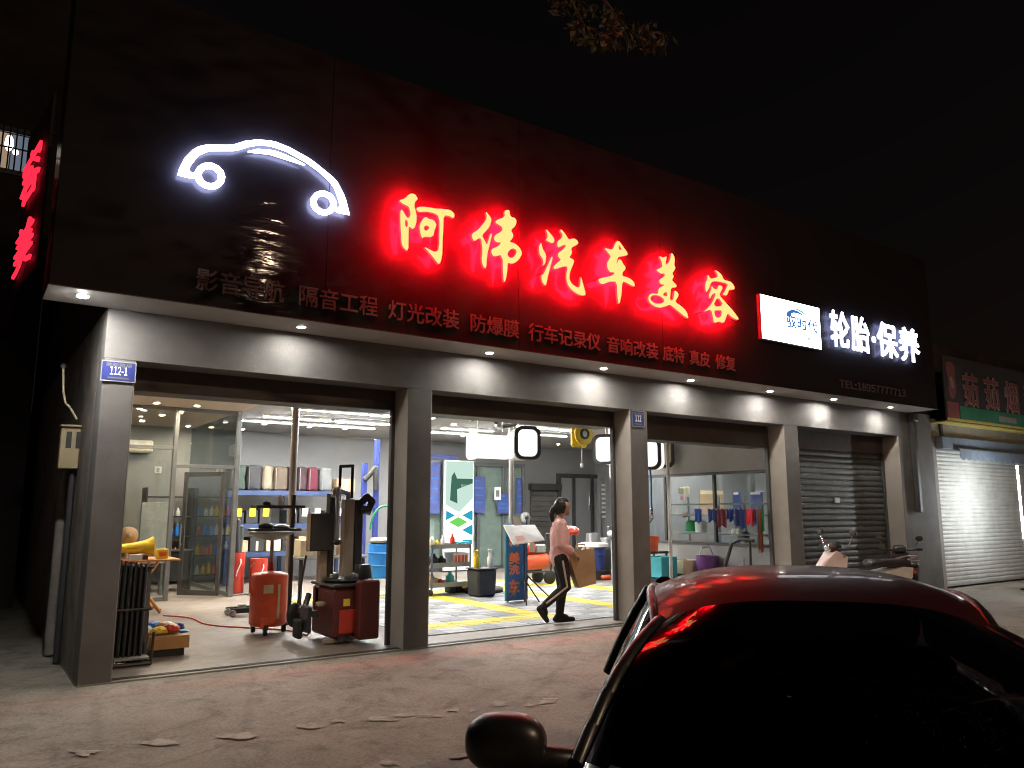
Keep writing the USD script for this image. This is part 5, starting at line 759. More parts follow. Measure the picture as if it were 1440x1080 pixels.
# ================================================================ TOOL CART AND FLOOR ITEMS
cx0, cx1, cy = 6.80, 7.62, 4.55
t = Thing('tool_cart', 'grey three-tier steel tool cart laden with bottles beside the second pillar', 'cart', (7.2, cy, 0))
for z in (.16, .50, .82):
    t.part('tray', MB().box((cx0, cy - .25, z), (cx1, cy + .2, z + .03)).box((cx0, cy - .26, z), (cx1, cy - .251, z + .08)).box((cx0, cy + .201, z), (cx1, cy + .21, z + .08)), 'board_grey')
for x in (cx0 + .01, cx1 - .03):
    for y in (cy - .275, cy + .211): t.part('upright', MB().box((x, y, .12), (x + .03, y + .014, .90)), 'frame_grey')
for x in (cx0 + .03, cx1 - .03):
    for y in (cy - .22, cy + .18): t.part('castor', MB().cyl((x - .02, y, .075), (x + .02, y, .075), .058, n=14), 'tire', True)
for k, (x, z, r, h, mat, lab) in enumerate([(6.92, .852, .06, .18, 'cream', 'pale bottle at the left of the top cart tray'), (7.02, .852, .05, .12, 'yellow', 'yellow tub on the top cart tray'), (7.14, .852, .04, .2, 'white_plastic', 'white bottle on the top cart tray'), (7.34, .852, .045, .22, 'red_paint', 'red bottle at the right of the top cart tray'),
        (6.95, .532, .10, .2, 'black_plastic', 'black round tool on the middle cart tray'), (7.12, .532, .08, .16, 'cloth_charcoal', 'charcoal canister on the middle cart tray'), (6.92, .192, .12, .18, 'carton', 'brown pot on the bottom cart tray'), (7.10, .192, .08, .1, 'red_paint', 'red tub on the bottom cart tray'), (7.3, .192, .08, .22, 'teal_plastic', 'pale teal jug on the bottom cart tray')]):
    single('cart_item', MB().lathe([(0, 0), (r, 0), (r, h * .6), (r * .4, h * .82), (r * .4, h), (0, h)], (x, cy - .08, z), 16), mat, lab, 'bottle', smooth=True)
t = Thing('red_number_box', 'white box with red block marks on the middle tray at the cart end', 'box', (7.48, cy - .2, .53)); t.part('box_body', MB().box((7.28, cy - .23, .532), (7.60, cy + .1, .74), .004), 'paper_white')
for k in range(4): t.part('red_mark', MB().box((7.30 + .072 * k, cy - .2335, .57), (7.355 + .072 * k, cy - .2305, .70)), 'orange_red')
t = Thing('teal_carton', 'flat teal carton on the top tray at the cart end', 'box', (7.45, cy, .85)); t.part('carton_body', MB().box((7.40, cy - .22, .852), (7.61, cy + .1, .93), .004), 'teal_plastic'); t.part('label', MB().box((7.44, cy - .2235, .87), (7.56, cy - .2205, .91)), 'paper_white')
p = onZ(655, 833, .012); t = Thing('battery_case', 'green and black battery case with yellow caps on the tiled floor', 'case', (p[0], p[1], .016))
t.part('case_body', MB().box((p[0] - .22, p[1] - .02, .017), (p[0] + .35, p[1] + .25, .17), .02), 'black_plastic'); t.part('green_end', MB().box((p[0] - .34, p[1] - .04, .017), (p[0] - .221, p[1] + .2, .22), .02), 'cloth_green')
for k, dx_ in enumerate((-.1, .2)): t.part('yellow_cap', MB().box((p[0] + dx_, p[1] - .05, .09), (p[0] + dx_ + .11, p[1] - .021, .22), .008), 'yellow')
t = Thing('coiled_mat', 'dark round coiled hose lying flat left of the black bin', 'hose', (p[0] + .25, p[1] - .15, .016)); t.part('coil', MB().lathe([(.2, .02), (.36, .02), (.38, .06), (.36, .10), (.2, .10), (.18, .06), (.2, .02)], (p[0] + .3, p[1] - .12, 0), 28), 'cloth_charcoal', True); t.part('coupling', MB().cyl((p[0] - .1, p[1] - .2, .05), (p[0] + .02, p[1] - .3, .05), .03), 'steel', True)
p = onZ(686, 840, .012)
t = Thing('black_bin', 'square dark waste bin standing between tool cart and blue banner', 'bin', (p[0], p[1] + .2, .016))
bm = cbox((.40, .40, .46), .03); v = bm.vertices; s_ = 1 - .10 * (.5 - v[:, 2:3] / .46); v[:, :2] *= s_; bm.vertices = v + [p[0], p[1] + .2, .248]
t.part('bin_body', bm, 'cloth_charcoal'); t.part('rim', MB().box((p[0] - .215, p[1] - .015, .479), (p[0] + .215, p[1] + .415, .50), .008), 'black_plastic')
for dx_, mat, lab in ((-.14, 'yellow', 'yellow spray bottle standing on the black bin'), (.15, 'white_plastic', 'white spray bottle standing on the black bin')):
    t = Thing('spray_bottle', lab, 'bottle', (p[0] + dx_, p[1] + .15, .50)); x, y = p[0] + dx_, p[1] + .15
    t.part('bottle', MB().lathe([(0, .501), (.055, .501), (.058, .66), (.02, .74), (.02, .77), (0, .77)], (x, y, 0), 18), mat, True); t.part('trigger_head', MB().box((x - .05, y - .018, .771), (x + .03, y + .018, .81), .006).box((x - .045, y - .01, .72), (x - .03, y + .01, .7705)), mat)
# blue banner
a, b = onY(711.5, 758, 2.9), onY(740, 846, 2.9)
t = Thing('blue_banner', 'narrow upright blue banner with orange characters left of the walking person', 'banner', ((a[0] + b[0]) / 2, 2.9, 0))
t.part('sheet', MB().box((a[0], 2.89, .03), (b[0], 2.896, a[2] + .25)), 'banner_blue'); t.part('side_edge', MB().box((a[0] - .025, 2.885, .03), (a[0] - .0005, 2.90, a[2] + .25)), 'teal_plastic')
t.part('pole', MB().cyl((b[0] + .03, 2.92, .03), (b[0] + .03, 2.92, a[2] + .3), .014), 'black_steel'); t.part('strut', MB().cyl((b[0] + .03, 2.92, .42), (b[0] + .42, 2.75, .02), .013), 'black_steel'); t.part('strut', MB().cyl((b[0] + .03, 2.90, .42), (b[0] - .16, 2.72, .02), .013), 'black_steel'); t.part('strut', MB().cyl((b[0] + .03, 2.93, .42), (b[0] + .1, 3.3, .02), .013), 'black_steel')
for k, ch in enumerate('精美洗车'):
    z = (.92, .63, .46, .13)[k]
    for pl in text_poly(ch, a[0] + .05, z, a[0] + .27, (.18, .2, .16, .26)[k]): t.part('character', extrude_xz(pl.buffer(.004), 2.885, 2.889), 'banner_orange')
t.part('wave_mark', extrude_xz(Polygon(chaikin([(a[0] + .29, .52), (a[0] + .38, .66), (a[0] + .40, .62), (a[0] + .34, .50), (a[0] + .39, .40), (a[0] + .33, .38)], 1)), 2.885, 2.889), 'bright_blue')
# tilted white board on a stand
c0, c1, c2, c3 = onY(722, 765, 2.35), onY(766, 759, 2.35), onY(752, 738, 2.75), onY(708, 738, 2.75)
t = Thing('tilted_board', 'white tilted board with red print on a black stand beside the blue banner', 'board', ((c0[0] + c1[0]) / 2, 2.5, 0))
n = np.cross(c1 - c0, c3 - c0); n /= np.linalg.norm(n); n *= np.sign(n[2]); bv = np.array([c0, c1, c2, c3, c0 - n * .02, c1 - n * .02, c2 - n * .02, c3 - n * .02])
t.part('board', trimesh.convex.convex_hull(bv), 'paper_white'); mid = lambda u, v: c0 + (c1 - c0) * u + (c3 - c0) * v + n * .002
t.part('print_block', MB().quad(mid(.15, .1), mid(.42, .1), mid(.42, .35), mid(.15, .35)), 'pink_cloth'); t.part('raised_sheet', trimesh.convex.convex_hull(np.array([mid(.30, .85) + n * .005, mid(.55, .85) + n * .005, mid(.52, 1.2) + n * .06, mid(.33, 1.22) + n * .06, mid(.42, 1.0) + n * .002])), 'paper_white')
cc = (c0 + c1 + c2 + c3) / 4; t.part('stand_post', MB().cyl(cc - n * .03, (cc[0], cc[1], .35), .016), 'black_steel')
for a_ in (0, 2.1, 4.2): t.part('stand_leg', MB().cyl((cc[0], cc[1], .40), (cc[0] + .3 * math.cos(a_), cc[1] + .3 * math.sin(a_), .025), .012), 'black_steel')
t.part('hanging_tag', MB().box(c0 * .45 + c1 * .55 - [.05, .03, .16], c0 * .45 + c1 * .55 + [.05, -.026, -.02]), 'paper_white')
# red pressure washer cart behind the person
p = onZ(752, 822, .012)
t = Thing('pressure_washer', 'red pressure washer trolley partly hidden behind the walking person', 'pressure washer', (p[0], p[1], .016))
t.part('tank', MB().cyl((p[0] - .30, p[1] + .1, .46), (p[0] + .35, p[1] + .1, .46), .16, n=24), 'orange_red', True); t.part('motor', MB().cyl((p[0] - .28, p[1] + .1, .72), (p[0] + .02, p[1] + .1, .72), .12, n=20), 'red_paint', True); t.part('pump_block', MB().box((p[0] + .05, p[1], .63), (p[0] + .3, p[1] + .2, .80), .02), 'board_grey')
t.part('frame', MB().tube([(p[0] - .34, p[1] - .06, .26), (p[0] + .36, p[1] - .06, .26), (p[0] + .5, p[1] - .06, 1.0), (p[0] + .5, p[1] + .26, 1.0), (p[0] + .36, p[1] + .26, .26), (p[0] - .34, p[1] + .26, .26)], .018), 'black_steel', True)
for y in (p[1] - .1, p[1] + .3): t.part('wheel', MB().cyl((p[0] + .3, y - .03, .15), (p[0] + .3, y + .03, .15), .135, n=20), 'tire', True); t.part('leg', MB().cyl((p[0] - .3, y + (.04 if y < p[1] else -.04), .28), (p[0] - .3, y + (.04 if y < p[1] else -.04), .02), .016), 'black_steel')
# red bar stool and blue bin
c = onY(799, 748, 4.6)
t = Thing('red_stool', 'tall stool with domed red and white seat behind the person', 'stool', (c[0], 4.6, 0))
t.part('seat', MB().lathe([(0, .12), (.12, .11), (.20, .07), (.23, .0), (.21, -.06), (0, -.06)], (c[0], 4.6, c[2]), 28), 'red_paint', 40)
for k in range(8): a_ = k * .785; t.part('white_stripe', MB().tube([(c[0] + .05 * math.cos(a_), 4.6 + .05 * math.sin(a_), c[2] + .118), (c[0] + .14 * math.cos(a_), 4.6 + .14 * math.sin(a_), c[2] + .104), (c[0] + .215 * math.cos(a_), 4.6 + .215 * math.sin(a_), c[2] + .05)], .009, 5), 'paper_white')
for k in range(4): a_ = k * 1.57 + .78; t.part('leg', MB().cyl((c[0] + .16 * math.cos(a_), 4.6 + .16 * math.sin(a_), c[2] - .06), (c[0] + .24 * math.cos(a_), 4.6 + .24 * math.sin(a_), .02), .014), 'steel')
t.part('foot_ring', MB().lathe([(.2, .33), (.22, .33), (.22, .35), (.2, .35), (.2, .33)], (c[0], 4.6, 0), 24), 'steel', True)
bx, by = 11.56, 5.5
t = Thing('crate_plinth', 'low dark crate carrying the blue bin at the right of the bay', 'crate', (bx, by, 0)); t.part('crate_body', MB().box((bx - .34, by - .3, .001), (bx + .34, by + .3, .17), .01), 'cloth_charcoal'); t.part('crate_lip', MB().box((bx - .36, by - .32, .1705), (bx + .36, by + .32, .20), .008), 'black_plastic')
t = Thing('blue_bin', 'round blue plastic bin with white lid rim at the right of the bay', 'bin', (bx, by, .2))
t.part('barrel', MB().lathe([(0, .201), (.245, .201), (.28, .70), (.27, .70), (.24, .24), (0, .24)], (bx, by, 0), 32), 'blue_plastic', 40); t.part('lid', MB().lathe([(0, .79), (.22, .79), (.33, .765), (.335, .70), (.281, .70)], (bx, by, 0), 32), 'white_plastic', 40); t.part('handle', MB().box((bx - .10, by - .292, .52), (bx + .1, by - .262, .56), .01), 'blue_plastic')
t = Thing('metal_pot', 'grey metal pot standing upside down on the lid of the blue bin', 'pot', (bx, by, .79)); t.part('pot', MB().lathe([(.17, .791), (.155, .99), (0, 1.0)], (bx, by, 0), 28), 'steel', 40); t.part('rim', MB().lathe([(.165, .791), (.185, .791), (.185, .805), (.165, .805), (.165, .791)], (bx, by, 0), 28), 'steel', True)
p = onY(853, 748, 6.0); t = Thing('grey_machine', 'small grey machine with knobs at the right edge of the second bay', 'machine', (p[0], 6.0, 0))
t.part('body', MB().box((p[0] - .22, 5.85, .001), (p[0] + .25, 6.25, .62), .02), 'cloth_charcoal'); t.part('head', MB().box((p[0] - .1, 5.9, .621), (p[0] + .2, 6.2, .86), .03), 'board_grey'); t.part('knob', MB().sph((p[0], 5.87, .95), .08, 2), 'white_plastic', True); t.part('pipe', MB().tube([(p[0] + .1, 6.05, .86), (p[0] + .1, 6.05, 1.1), (p[0] + .3, 6.05, 1.15)], .025), 'steel', True)
p = onZ(852, 816, .0); t = Thing('orange_hose_end', 'small orange tool lying on the floor at the right of the bay', 'tool', tuple(p)); t.part('body', MB().cyl((p[0] - .1, p[1], .06), (p[0] + .15, p[1] + .05, .06), .05), 'orange_red', True); t.part('tip', MB().cyl((p[0] + .15, p[1] + .05, .06), (p[0] + .28, p[1] + .1, .05), .02), 'yellow', True)

# ================================================================ THIRD BAY: side window, towels, tubs
def onXp(px, py, x):
    d = ray(px, py); return CAM + d * ((x - CAM[0]) / d[0])
TX = 10.86
l0, l1 = onXp(985, 716, TX), onXp(1086, 717, TX)
t = Thing('towel_line', 'thin wire stretched in front of the side window with towels', 'line', tuple((l0 + l1) / 2)); t.part('wire', MB().cyl((TX, l0[1], l0[2]), (TX, max(l1[1], .42), l0[2]), .006, n=6), 'steel'); t.part('hook', MB().cyl((TX, l0[1], l0[2]), (10.98, l0[1], l0[2] + .02), .008), 'steel'); t.part('hook', MB().cyl((TX, .6, l0[2]), (10.98, .6, l0[2] + .02), .008), 'steel')
for pa, pb, zb_, mat, lab in [(977, 987, 735, 'towel_blue', 'narrow blue towel at the left end of the line'), (995, 1009, 733, 'towel_navy', 'dark blue towel, second from left on the line'), (1009, 1022, 740, 'towel_maroon', 'maroon towel hanging in the middle of the line'), (1023, 1031, 732, 'towel_blue', 'short blue towel right of the maroon one'), (1034, 1049, 742, 'towel_navy', 'large navy towel left of the red one'), (1049, 1058, 738, 'towel_red', 'bright red towel on the line'), (1059, 1063, 734, 'towel_maroon', 'sliver of dark red towel beside the bright red towel'), (1064, 1073, 775, 'towel_brown', 'long brown towel reaching the window sill'), (1073, 1085, 745, 'towel_green', 'green towel at the right end of the line')]:
    a, b = onXp(pa, 716, TX), onXp(pb, 716, TX); zl = onXp((pa + pb) / 2, zb_, TX)[2]; ya, yb = a[1], max(b[1], .43)
    ny, nz = 9, 9; yy, zz = np.meshgrid(np.linspace(ya, yb, ny), np.linspace(l0[2] + .008, zl, nz), indexing='ij')
    xx = TX + .022 * np.sin(np.arange(ny) * 1.7 + pa)[:, None] * np.linspace(.3, 1, nz)[None]
    zz = zz + .03 * np.sin(np.arange(ny) * 1.1 + pb)[:, None] * np.linspace(0, 1, nz)[None] ** 3
    V1 = np.stack([xx - .006, yy, zz], -1).reshape(-1, 3); V2 = np.stack([xx + .006, yy, zz], -1).reshape(-1, 3)
    i, j = np.meshgrid(np.arange(ny - 1), np.arange(nz - 1), indexing='ij'); q = np.stack([i * nz + j, (i + 1) * nz + j, (i + 1) * nz + j + 1, i * nz + j + 1], -1).reshape(-1, 4); f = np.vstack([q[:, [0, 1, 2]], q[:, [0, 2, 3]]])
    # close the rim
    rim = [r * nz for r in range(ny)] + [(ny - 1) * nz + c_ for c_ in range(1, nz)] + [r * nz + nz - 1 for r in range(ny - 2, -1, -1)] + [c_ for c_ in range(nz - 2, 0, -1)]
    N = ny * nz; rf = []
    for k in range(len(rim)): a_, b_ = rim[k], rim[(k + 1) % len(rim)]; rf += [[a_, b_, b_ + N], [a_, b_ + N, a_ + N]]
    m = trimesh.Trimesh(np.vstack([V1, V2]), np.vstack([f, f[:, ::-1] + N, np.array(rf)]), process=False); m.fix_normals()
    single('towel', m, mat, lab, 'towel', smooth=45)
for pa, pb, lab in [(1031, 1042, 'left blue lit sign seen through the side window'), (1055, 1073, 'right wider pale blue lit sign seen through the side window')]:
    a, b = onXp(pa, 692, 12.6), onXp(pb, 717, 12.6)
    t = Thing('room_sign', lab, 'sign', (12.6, a[1], b[2])); t.part('panel', MB().box((12.58, b[1], b[2] - .3), (12.62, a[1], a[2]), .004), 'poster_blue'); t.part('light_strip', MB().box((12.57, b[1] + .03, a[2] - .05), (12.579, a[1] - .03, a[2] - .01)), 'paper_white'); t.part('post', MB().box((12.585, (a[1] + b[1]) / 2 - .02, .001), (12.615, (a[1] + b[1]) / 2 + .02, b[2] - .3)), 'frame_grey')
# small things in the room behind the window
for px, py, x, r, mat, lab in [(959, 690, 11.5, .07, 'cream', 'left cream round gauge in the side room'), (965, 689, 11.7, .07, 'cream', 'right cream round gauge in the side room'), (960, 700, 11.5, .045, 'pink_cloth', 'small pink dial in the side room'), (972, 739, 11.5, .10, 'green_plastic', 'green tub in the side room'), (986, 740, 11.5, .11, 'paper_white', 'white carton in the side room'), (963, 724, 11.4, .05, 'pink_cloth', 'small pale bottle in the side room'), (1033, 748, 11.5, .06, 'paper_white', 'white cup low in the side room'), (1040, 748, 11.5, .06, 'paper_white', 'second white cup low in the side room'), (1048, 752, 11.5, .07, 'cloth_silver', 'silver bottle low in the side room')]:
    c = onXp(px, py, x); single('room_item', MB().lathe([(0, -r), (r, -r), (r * 1.05, r * .6), (r * .6, r), (0, r)], c, 18), mat, lab, 'container', smooth=40)
t = Thing('room_shelf', 'grey shelf unit inside the side room', 'shelf', (11.6, 2.3, 0))
for z in (.80, 1.08, 1.42, 1.62): t.part('board', MB().box((11.3, .7, z - .03), (11.8, 2.9, z)), 'board_grey')
for y in (.72, 1.5, 2.1, 2.86): t.part('upright', MB().box((11.78, y, .001), (11.81, y + .03, 1.75)), 'frame_grey')
p = onY(1000, 690, 4.19); t = Thing('rear_notice', 'beige notice on the far wall of the side room', 'notice', (12.0, 4.19, 1.6)); t.part('sheet', MB().box((p[0] - .4, 4.18, 1.4), (p[0] + .4, 4.198, 1.95)), 'carton'); t.part('header', MB().box((p[0] - .38, 4.175, 1.85), (p[0] + .38, 4.1795, 1.93)), 'cream')
# tubs at the foot of the window wall
for pxl, pxr, pt_, y, hh, mat, lab in [(918, 940, 783, 2.0, .34, 'teal_plastic', 'bright teal rectangular tub left of the white post'), (948, 977, 788, 2.0, .22, 'cream', 'cream rectangular tub right of the white post'), (983, 1004, 782, 1.6, .40, 'purple_plastic', 'purple round bucket under the side window')]:
    a, b = onY(pxl, pt_, y), onY(pxr, pt_, y); xm, r = (a[0] + b[0]) / 2, (b[0] - a[0]) / 2; zt_ = a[2]
    t = Thing('wash_tub', lab, 'tub', (xm, y, 0))
    if 'round' in lab: t.part('bucket', MB().lathe([(0, .0155), (r * .8, .0155), (r, zt_), (r * .94, zt_), (r * .76, .05), (0, .05)], (xm, y, 0), 28), mat, 40); t.part('bail_handle', MB().tube([(xm - r, y, zt_ - .02), (xm - r * .7, y - .02, zt_ + .14), (xm + r * .3, y - .02, zt_ + .15), (xm + r, y, zt_ - .02)], .01), 'steel')
    else:
        t.part('tub', MB().box((xm - r, y - .2, zt_ - hh), (xm + r, y - .185, zt_)).box((xm - r, y + .185, zt_ - hh), (xm + r, y + .2, zt_)).box((xm - r, y - .184, zt_ - hh), (xm - r + .015, y + .184, zt_)).box((xm + r - .015, y - .184, zt_ - hh), (xm + r, y + .184, zt_)).box((xm - r + .016, y - .183, zt_ - hh), (xm + r - .016, y + .183, zt_ - hh + .02)), mat)
        t.part('stand', MB().box((xm - r + .02, y - .18, .0155), (xm + r - .02, y + .18, zt_ - hh - .001), .01), 'cloth_charcoal')
p = onY(914, 764, 2.6); t = Thing('orange_bucket', 'orange bucket on a dark stool at the left edge of the third bay', 'bucket', (p[0], 2.6, 0))
t.part('bucket', MB().lathe([(0, p[2] - .14), (.14, p[2] - .14), (.17, p[2] + .13), (.155, p[2] + .13), (.13, p[2] - .1), (0, p[2] - .1)], (p[0], 2.6, 0), 24), 'orange_red', 40); t.part('stool', MB().box((p[0] - .2, 2.42, p[2] - .18), (p[0] + .3, 2.8, p[2] - .141), .006), 'black_plastic')
for x in (-.17, .26):
    for y in (2.45, 2.77): t.part('stool_leg', MB().box((p[0] + x - .015, y - .015, .0155), (p[0] + x + .015, y + .015, p[2] - .181)), 'black_plastic')
p = onXp(1083, 772, 10.7); t = Thing('vacuum_hose', 'dark curved hose standing at the right end of the side window', 'hose', (10.7, .7, 0)); t.part('hose', MB().tube([(10.72, 1.15, .02), (10.72, 1.1, .6), (10.72, .95, .95), (10.72, .75, 1.02), (10.72, .5, 1.0)], .03), 'black_plastic', True); t.part('wand', MB().cyl((10.75, .62, .02), (10.75, .60, .98), .02), 'black_steel', True)
p = onY(1046, 790, .9); t = Thing('water_tap', 'small chrome tap on a short pipe under the side window', 'tap', (p[0], .9, 0)); t.part('pipe', MB().cyl((p[0], .9, .0155), (p[0], .9, p[2]), .016), 'steel', True); t.part('spout', MB().tube([(p[0], .9, p[2]), (p[0], .9, p[2] + .05), (p[0] - .08, .86, p[2] + .04), (p[0] - .09, .86, p[2] - .01)], .02), 'chrome', True)

# ================================================================ ROLLER SHUTTERS
def slat(x0, x1, z0, z1, y, d):
    a = np.linspace(0, math.pi, 6); pts = [(y - d * math.sin(q), z0 + (z1 - z0) * (.5 - .5 * math.cos(q))) for q in a]
    n = len(pts); V = [(x0, *p) for p in pts] + [(x1, *p) for p in pts]
    F = [[k, k + 1, n + k + 1] for k in range(n - 1)] + [[k, n + k + 1, n + k] for k in range(n - 1)] + [[n - 1, 0, n], [n - 1, n, 2 * n - 1]] + [[0, k + 1, k] for k in range(1, n - 1)] + [[n, n + k, n + k + 1] for k in range(1, n - 1)]
    m = trimesh.Trimesh(V, F, process=False)
    if m.volume < 0: m.invert()
    return m
t = Thing('dark_shutter', 'closed dark grey roller shutter of the fourth bay', 'roller shutter', (12.9, .36, 0))
for k in range(24): t.part('slat', slat(11.40, 14.42, .06 + k * .104, .06 + k * .104 + .098, .372, .02), 'slat_dark')
t.part('bottom_bar', MB().box((11.40, .34, .001), (14.42, .376, .058), .004), 'black_steel'); t.part('back_sheet', MB().box((11.40, .374, .06), (14.42, .379, 2.559)), 'black_steel')
t.part('lock', MB().box((12.8, .33, 1.62), (12.95, .3505, 1.72), .006), 'steel')

# ================================================================ NEIGHBOUR SHOP ON THE RIGHT
NX = 15.86
nb = Thing('neighbour_shop', 'neighbouring shop front with pale wall and white shutter at the right edge', 'building', (19, 4, 0))
nb.part('pier', MB().box((15.703, .02, -.05), (NX, .5, 2.95), .004), 'nb_wall'); nb.part('lintel', MB().box((15.703, .0, 2.951), (25, .5, 3.30)), 'nb_wall'); nb.part('rear_block', MB().box((15.703, .501, -.05), (25, 8, 3.30)), 'dark_building'); nb.part('upper_block', MB().box((15.703, .3, 3.301), (25, 8, 5.0)), 'dark_building')
nb.part('shutter_box', MB().box((NX + .001, -.12, 2.70), (25, .018, 2.949), .01), 'awning'); nb.part('conduit', MB().box((16.0, -.04, 2.951), (16.08, -.002, 3.25)), 'pipe_dark'); nb.part('canopy_edge', MB().box((15.703, -.28, 3.21), (25, -.002, 3.235)), 'nb_yellow')
t = Thing('white_shutter', 'closed white roller shutter brightly lit at the right edge', 'roller shutter', (18, .1, 0))
for k in range(33): t.part('slat', slat(NX + .04, 21.0, .03 + k * .082, .03 + k * .082 + .077, .12, .018), 'slat_white')
t.part('back_sheet', MB().box((NX + .04, .1205, .01), (21.0, .125, 2.75)), 'slat_white'); t.part('side_guide', MB().box((NX + .002, .06, .001), (NX + .039, .13, 2.70)), 'board_grey')
t = Thing('valance', 'blue-grey scalloped awning valance above the white shutter', 'awning', (17.8, -.2, 2.6))
for k in range(17):
    xa = 16.35 + k * .24; t.part('scallop', extrude_xz(Polygon([(xa, 2.70), (xa + .236, 2.70), (xa + .236, 2.54), (xa + .18, 2.50), (xa + .118, 2.485), (xa + .055, 2.50), (xa, 2.54)]), -.205, -.199), 'awning')
t.part('front_bar', MB().cyl((16.33, -.202, 2.715), (20.5, -.202, 2.715), .014), 'steel')
x_ = float(onY(1434, 700, -.9)[0])
t = Thing('tube_lamp', 'vertical white tube lamp in front of the white shutter', 'tube lamp', (x_, -.9, .9)); t.part('tube', MB().cyl((x_, -.9, .95), (x_ + .02, -.9, 2.36), .020, n=12), 'tube'); t.part('end_cap', MB().cyl((x_, -.9, .90), (x_, -.9, .9495), .024), 'white_plastic'); t.part('end_cap', MB().cyl((x_ + .02, -.9, 2.3605), (x_ + .02, -.9, 2.42), .024), 'white_plastic'); t.part('post', MB().cyl((x_, -.9, -.02), (x_, -.9, .8995), .016), 'steel'); t.part('base_plate', MB().cyl((x_, -.9, -.03), (x_, -.9, .0), .14), 'black_steel')
t = Thing('neighbour_sign', 'dim unlit shop sign with pale red characters above the white shutter', 'sign', (18, -.3, 3.24))
t.part('board', MB().box((15.72, -.32, 3.24), (24.5, -.285, 4.55), .004), 'nb_dark'); t.part('green_band', MB().box((16.25, -.326, 3.30), (24.4, -.3205, 3.56)), 'nb_green'); t.part('yellow_edge', MB().box((15.73, -.328, 3.242), (24.45, -.3205, 3.295)), 'nb_yellow')
t.part('corner_picture', extrude_xz(Polygon(chaikin([(15.78, 4.45), (16.2, 4.42), (16.15, 4.1), (16.2, 3.9), (16.05, 3.65), (15.85, 3.75), (15.88, 4.05)], 2)), -.326, -.3205), 'nb_pink'); t.part('corner_panel', MB().box((15.76, -.326, 3.30), (16.22, -.3205, 3.62)), 'nb_pink'); t.part('picture_highlight', extrude_xz(Polygon(chaikin([(15.92, 4.1), (16.02, 4.15), (16.1, 3.95), (16.0, 3.85)], 2)), -.329, -.3265), 'nb_white')
for k, ch in enumerate('茹茹烟酒'):
    for p in text_poly(ch, 16.42 + k * .92, 3.62, 17.10 + k * .92, .72):
        g = t.part('character', extrude_xz(p.buffer(.012), -.332, -.3265), 'nb_white'); t.part('character_face', extrude_xz(p.buffer(-.004).buffer(0), -.336, -.3325), 'nb_pink', under=g)
t.part('small_plate', MB().box((17.9, -.330, 3.35), (18.7, -.3265, 3.47)), 'nb_white')

# ================================================================ FITTINGS ON THE SHOP FRONT
a, b = onY(143, 506, -.006), onY(190, 539, -.006)
def plate(nm, lab, a, b, num):
    t = Thing(nm, lab, 'number plate', ((a[0] + b[0]) / 2, -.006, b[2])); w = b[0] - a[0]; h = a[2] - b[2]
    t.part('plate', MB().box((a[0], -.012, b[2]), (b[0], -.001, a[2]), .002), 'plate_blue'); t.part('border', extrude_xz(Polygon([(a[0], b[2]), (b[0], b[2]), (b[0], a[2]), (a[0], a[2])], [[(a[0] + .008, b[2] + .008), (b[0] - .008, b[2] + .008), (b[0] - .008, a[2] - .008), (a[0] + .008, a[2] - .008)]]), -.0135, -.0122), 'board_grey')
    for p in text_poly(num, a[0] + w * .24, b[2] + h * .32, a[0] + w * .76, h * .52): t.part('digit', extrude_xz(p, -.0145, -.0125), 'paper_white')
    for p in text_poly('美新路埭'[:4], a[0] + w * .12, a[2] - h * .27, b[0] - w * .12, h * .2): t.part('street_character', extrude_xz(p, -.0145, -.0125), 'cloth_silver')
    t.part('lower_bar', MB().box((a[0] + w * .2, -.0145, b[2] + h * .14), (b[0] - w * .2, -.0125, b[2] + h * .21)), 'cloth_silver')
plate('house_number', 'blue house number plate reading 112-1 on the left pillar', a, b, '112-1')
a, b = onY(888, 577, -.006), onY(906, 601, -.006)
plate('house_number', 'dim second number plate at the top of the third pillar', a, b, '112')
x1_ = .954; x0_ = onY(84, 628, 1.25)[0]; z0_, z1_ = onY(95, 659, 1.25)[2], onY(95, 600, 1.25)[2]
t = Thing('meter_box', 'beige electric meter box on the dark left side wall', 'meter box', (.85, 1.25, z0_))
t.part('box_body', MB().box((x0_, 1.25, z0_), (x1_, 1.42, z1_), .008), 'meter_beige')
for k in range(2): t.part('meter_window', MB().box((x0_ + .05 + k * .09, 1.244, z1_ - .22), (x0_ + .10 + k * .09, 1.2495, z1_ - .05)), 'black_plastic')
t.part('door_panel', MB().box((x0_ + .02, 1.245, z0_ + .03), (x0_ + .15, 1.2495, z0_ + .20)), 'meter_beige'); t.part('rain_hood', MB().box((x0_ - .01, 1.22, z1_ + .001), (x1_ - .001, 1.42, z1_ + .02)), 'meter_beige')
t = Thing('cable_loop', 'pale cable hanging down the side wall above the meter box', 'cable', (.9, 1.3, 2.6)); q = [onY(89, 515, 1.3), onY(89, 550, 1.3), onY(92, 566, 1.3), onY(100, 575, 1.3), onY(108, 590, 1.3)]; t.part('cable', MB().tube(q, .012, 6), 'cream', True); t.part('clip', MB().sph(q[0], .03, 1), 'steel')
t = Thing('side_pipe', 'dark vertical pipes on the left side wall below the meter box', 'pipe', (.9, 1.4, 0)); t.part('pipe', MB().cyl((.92, 1.35, -.01), (.92, 1.35, z0_ - .01), .03), 'pipe_dark', True); t.part('pipe', MB().cyl((.90, 1.9, -.01), (.90, 1.9, 2.3), .05), 'side_wall', True)
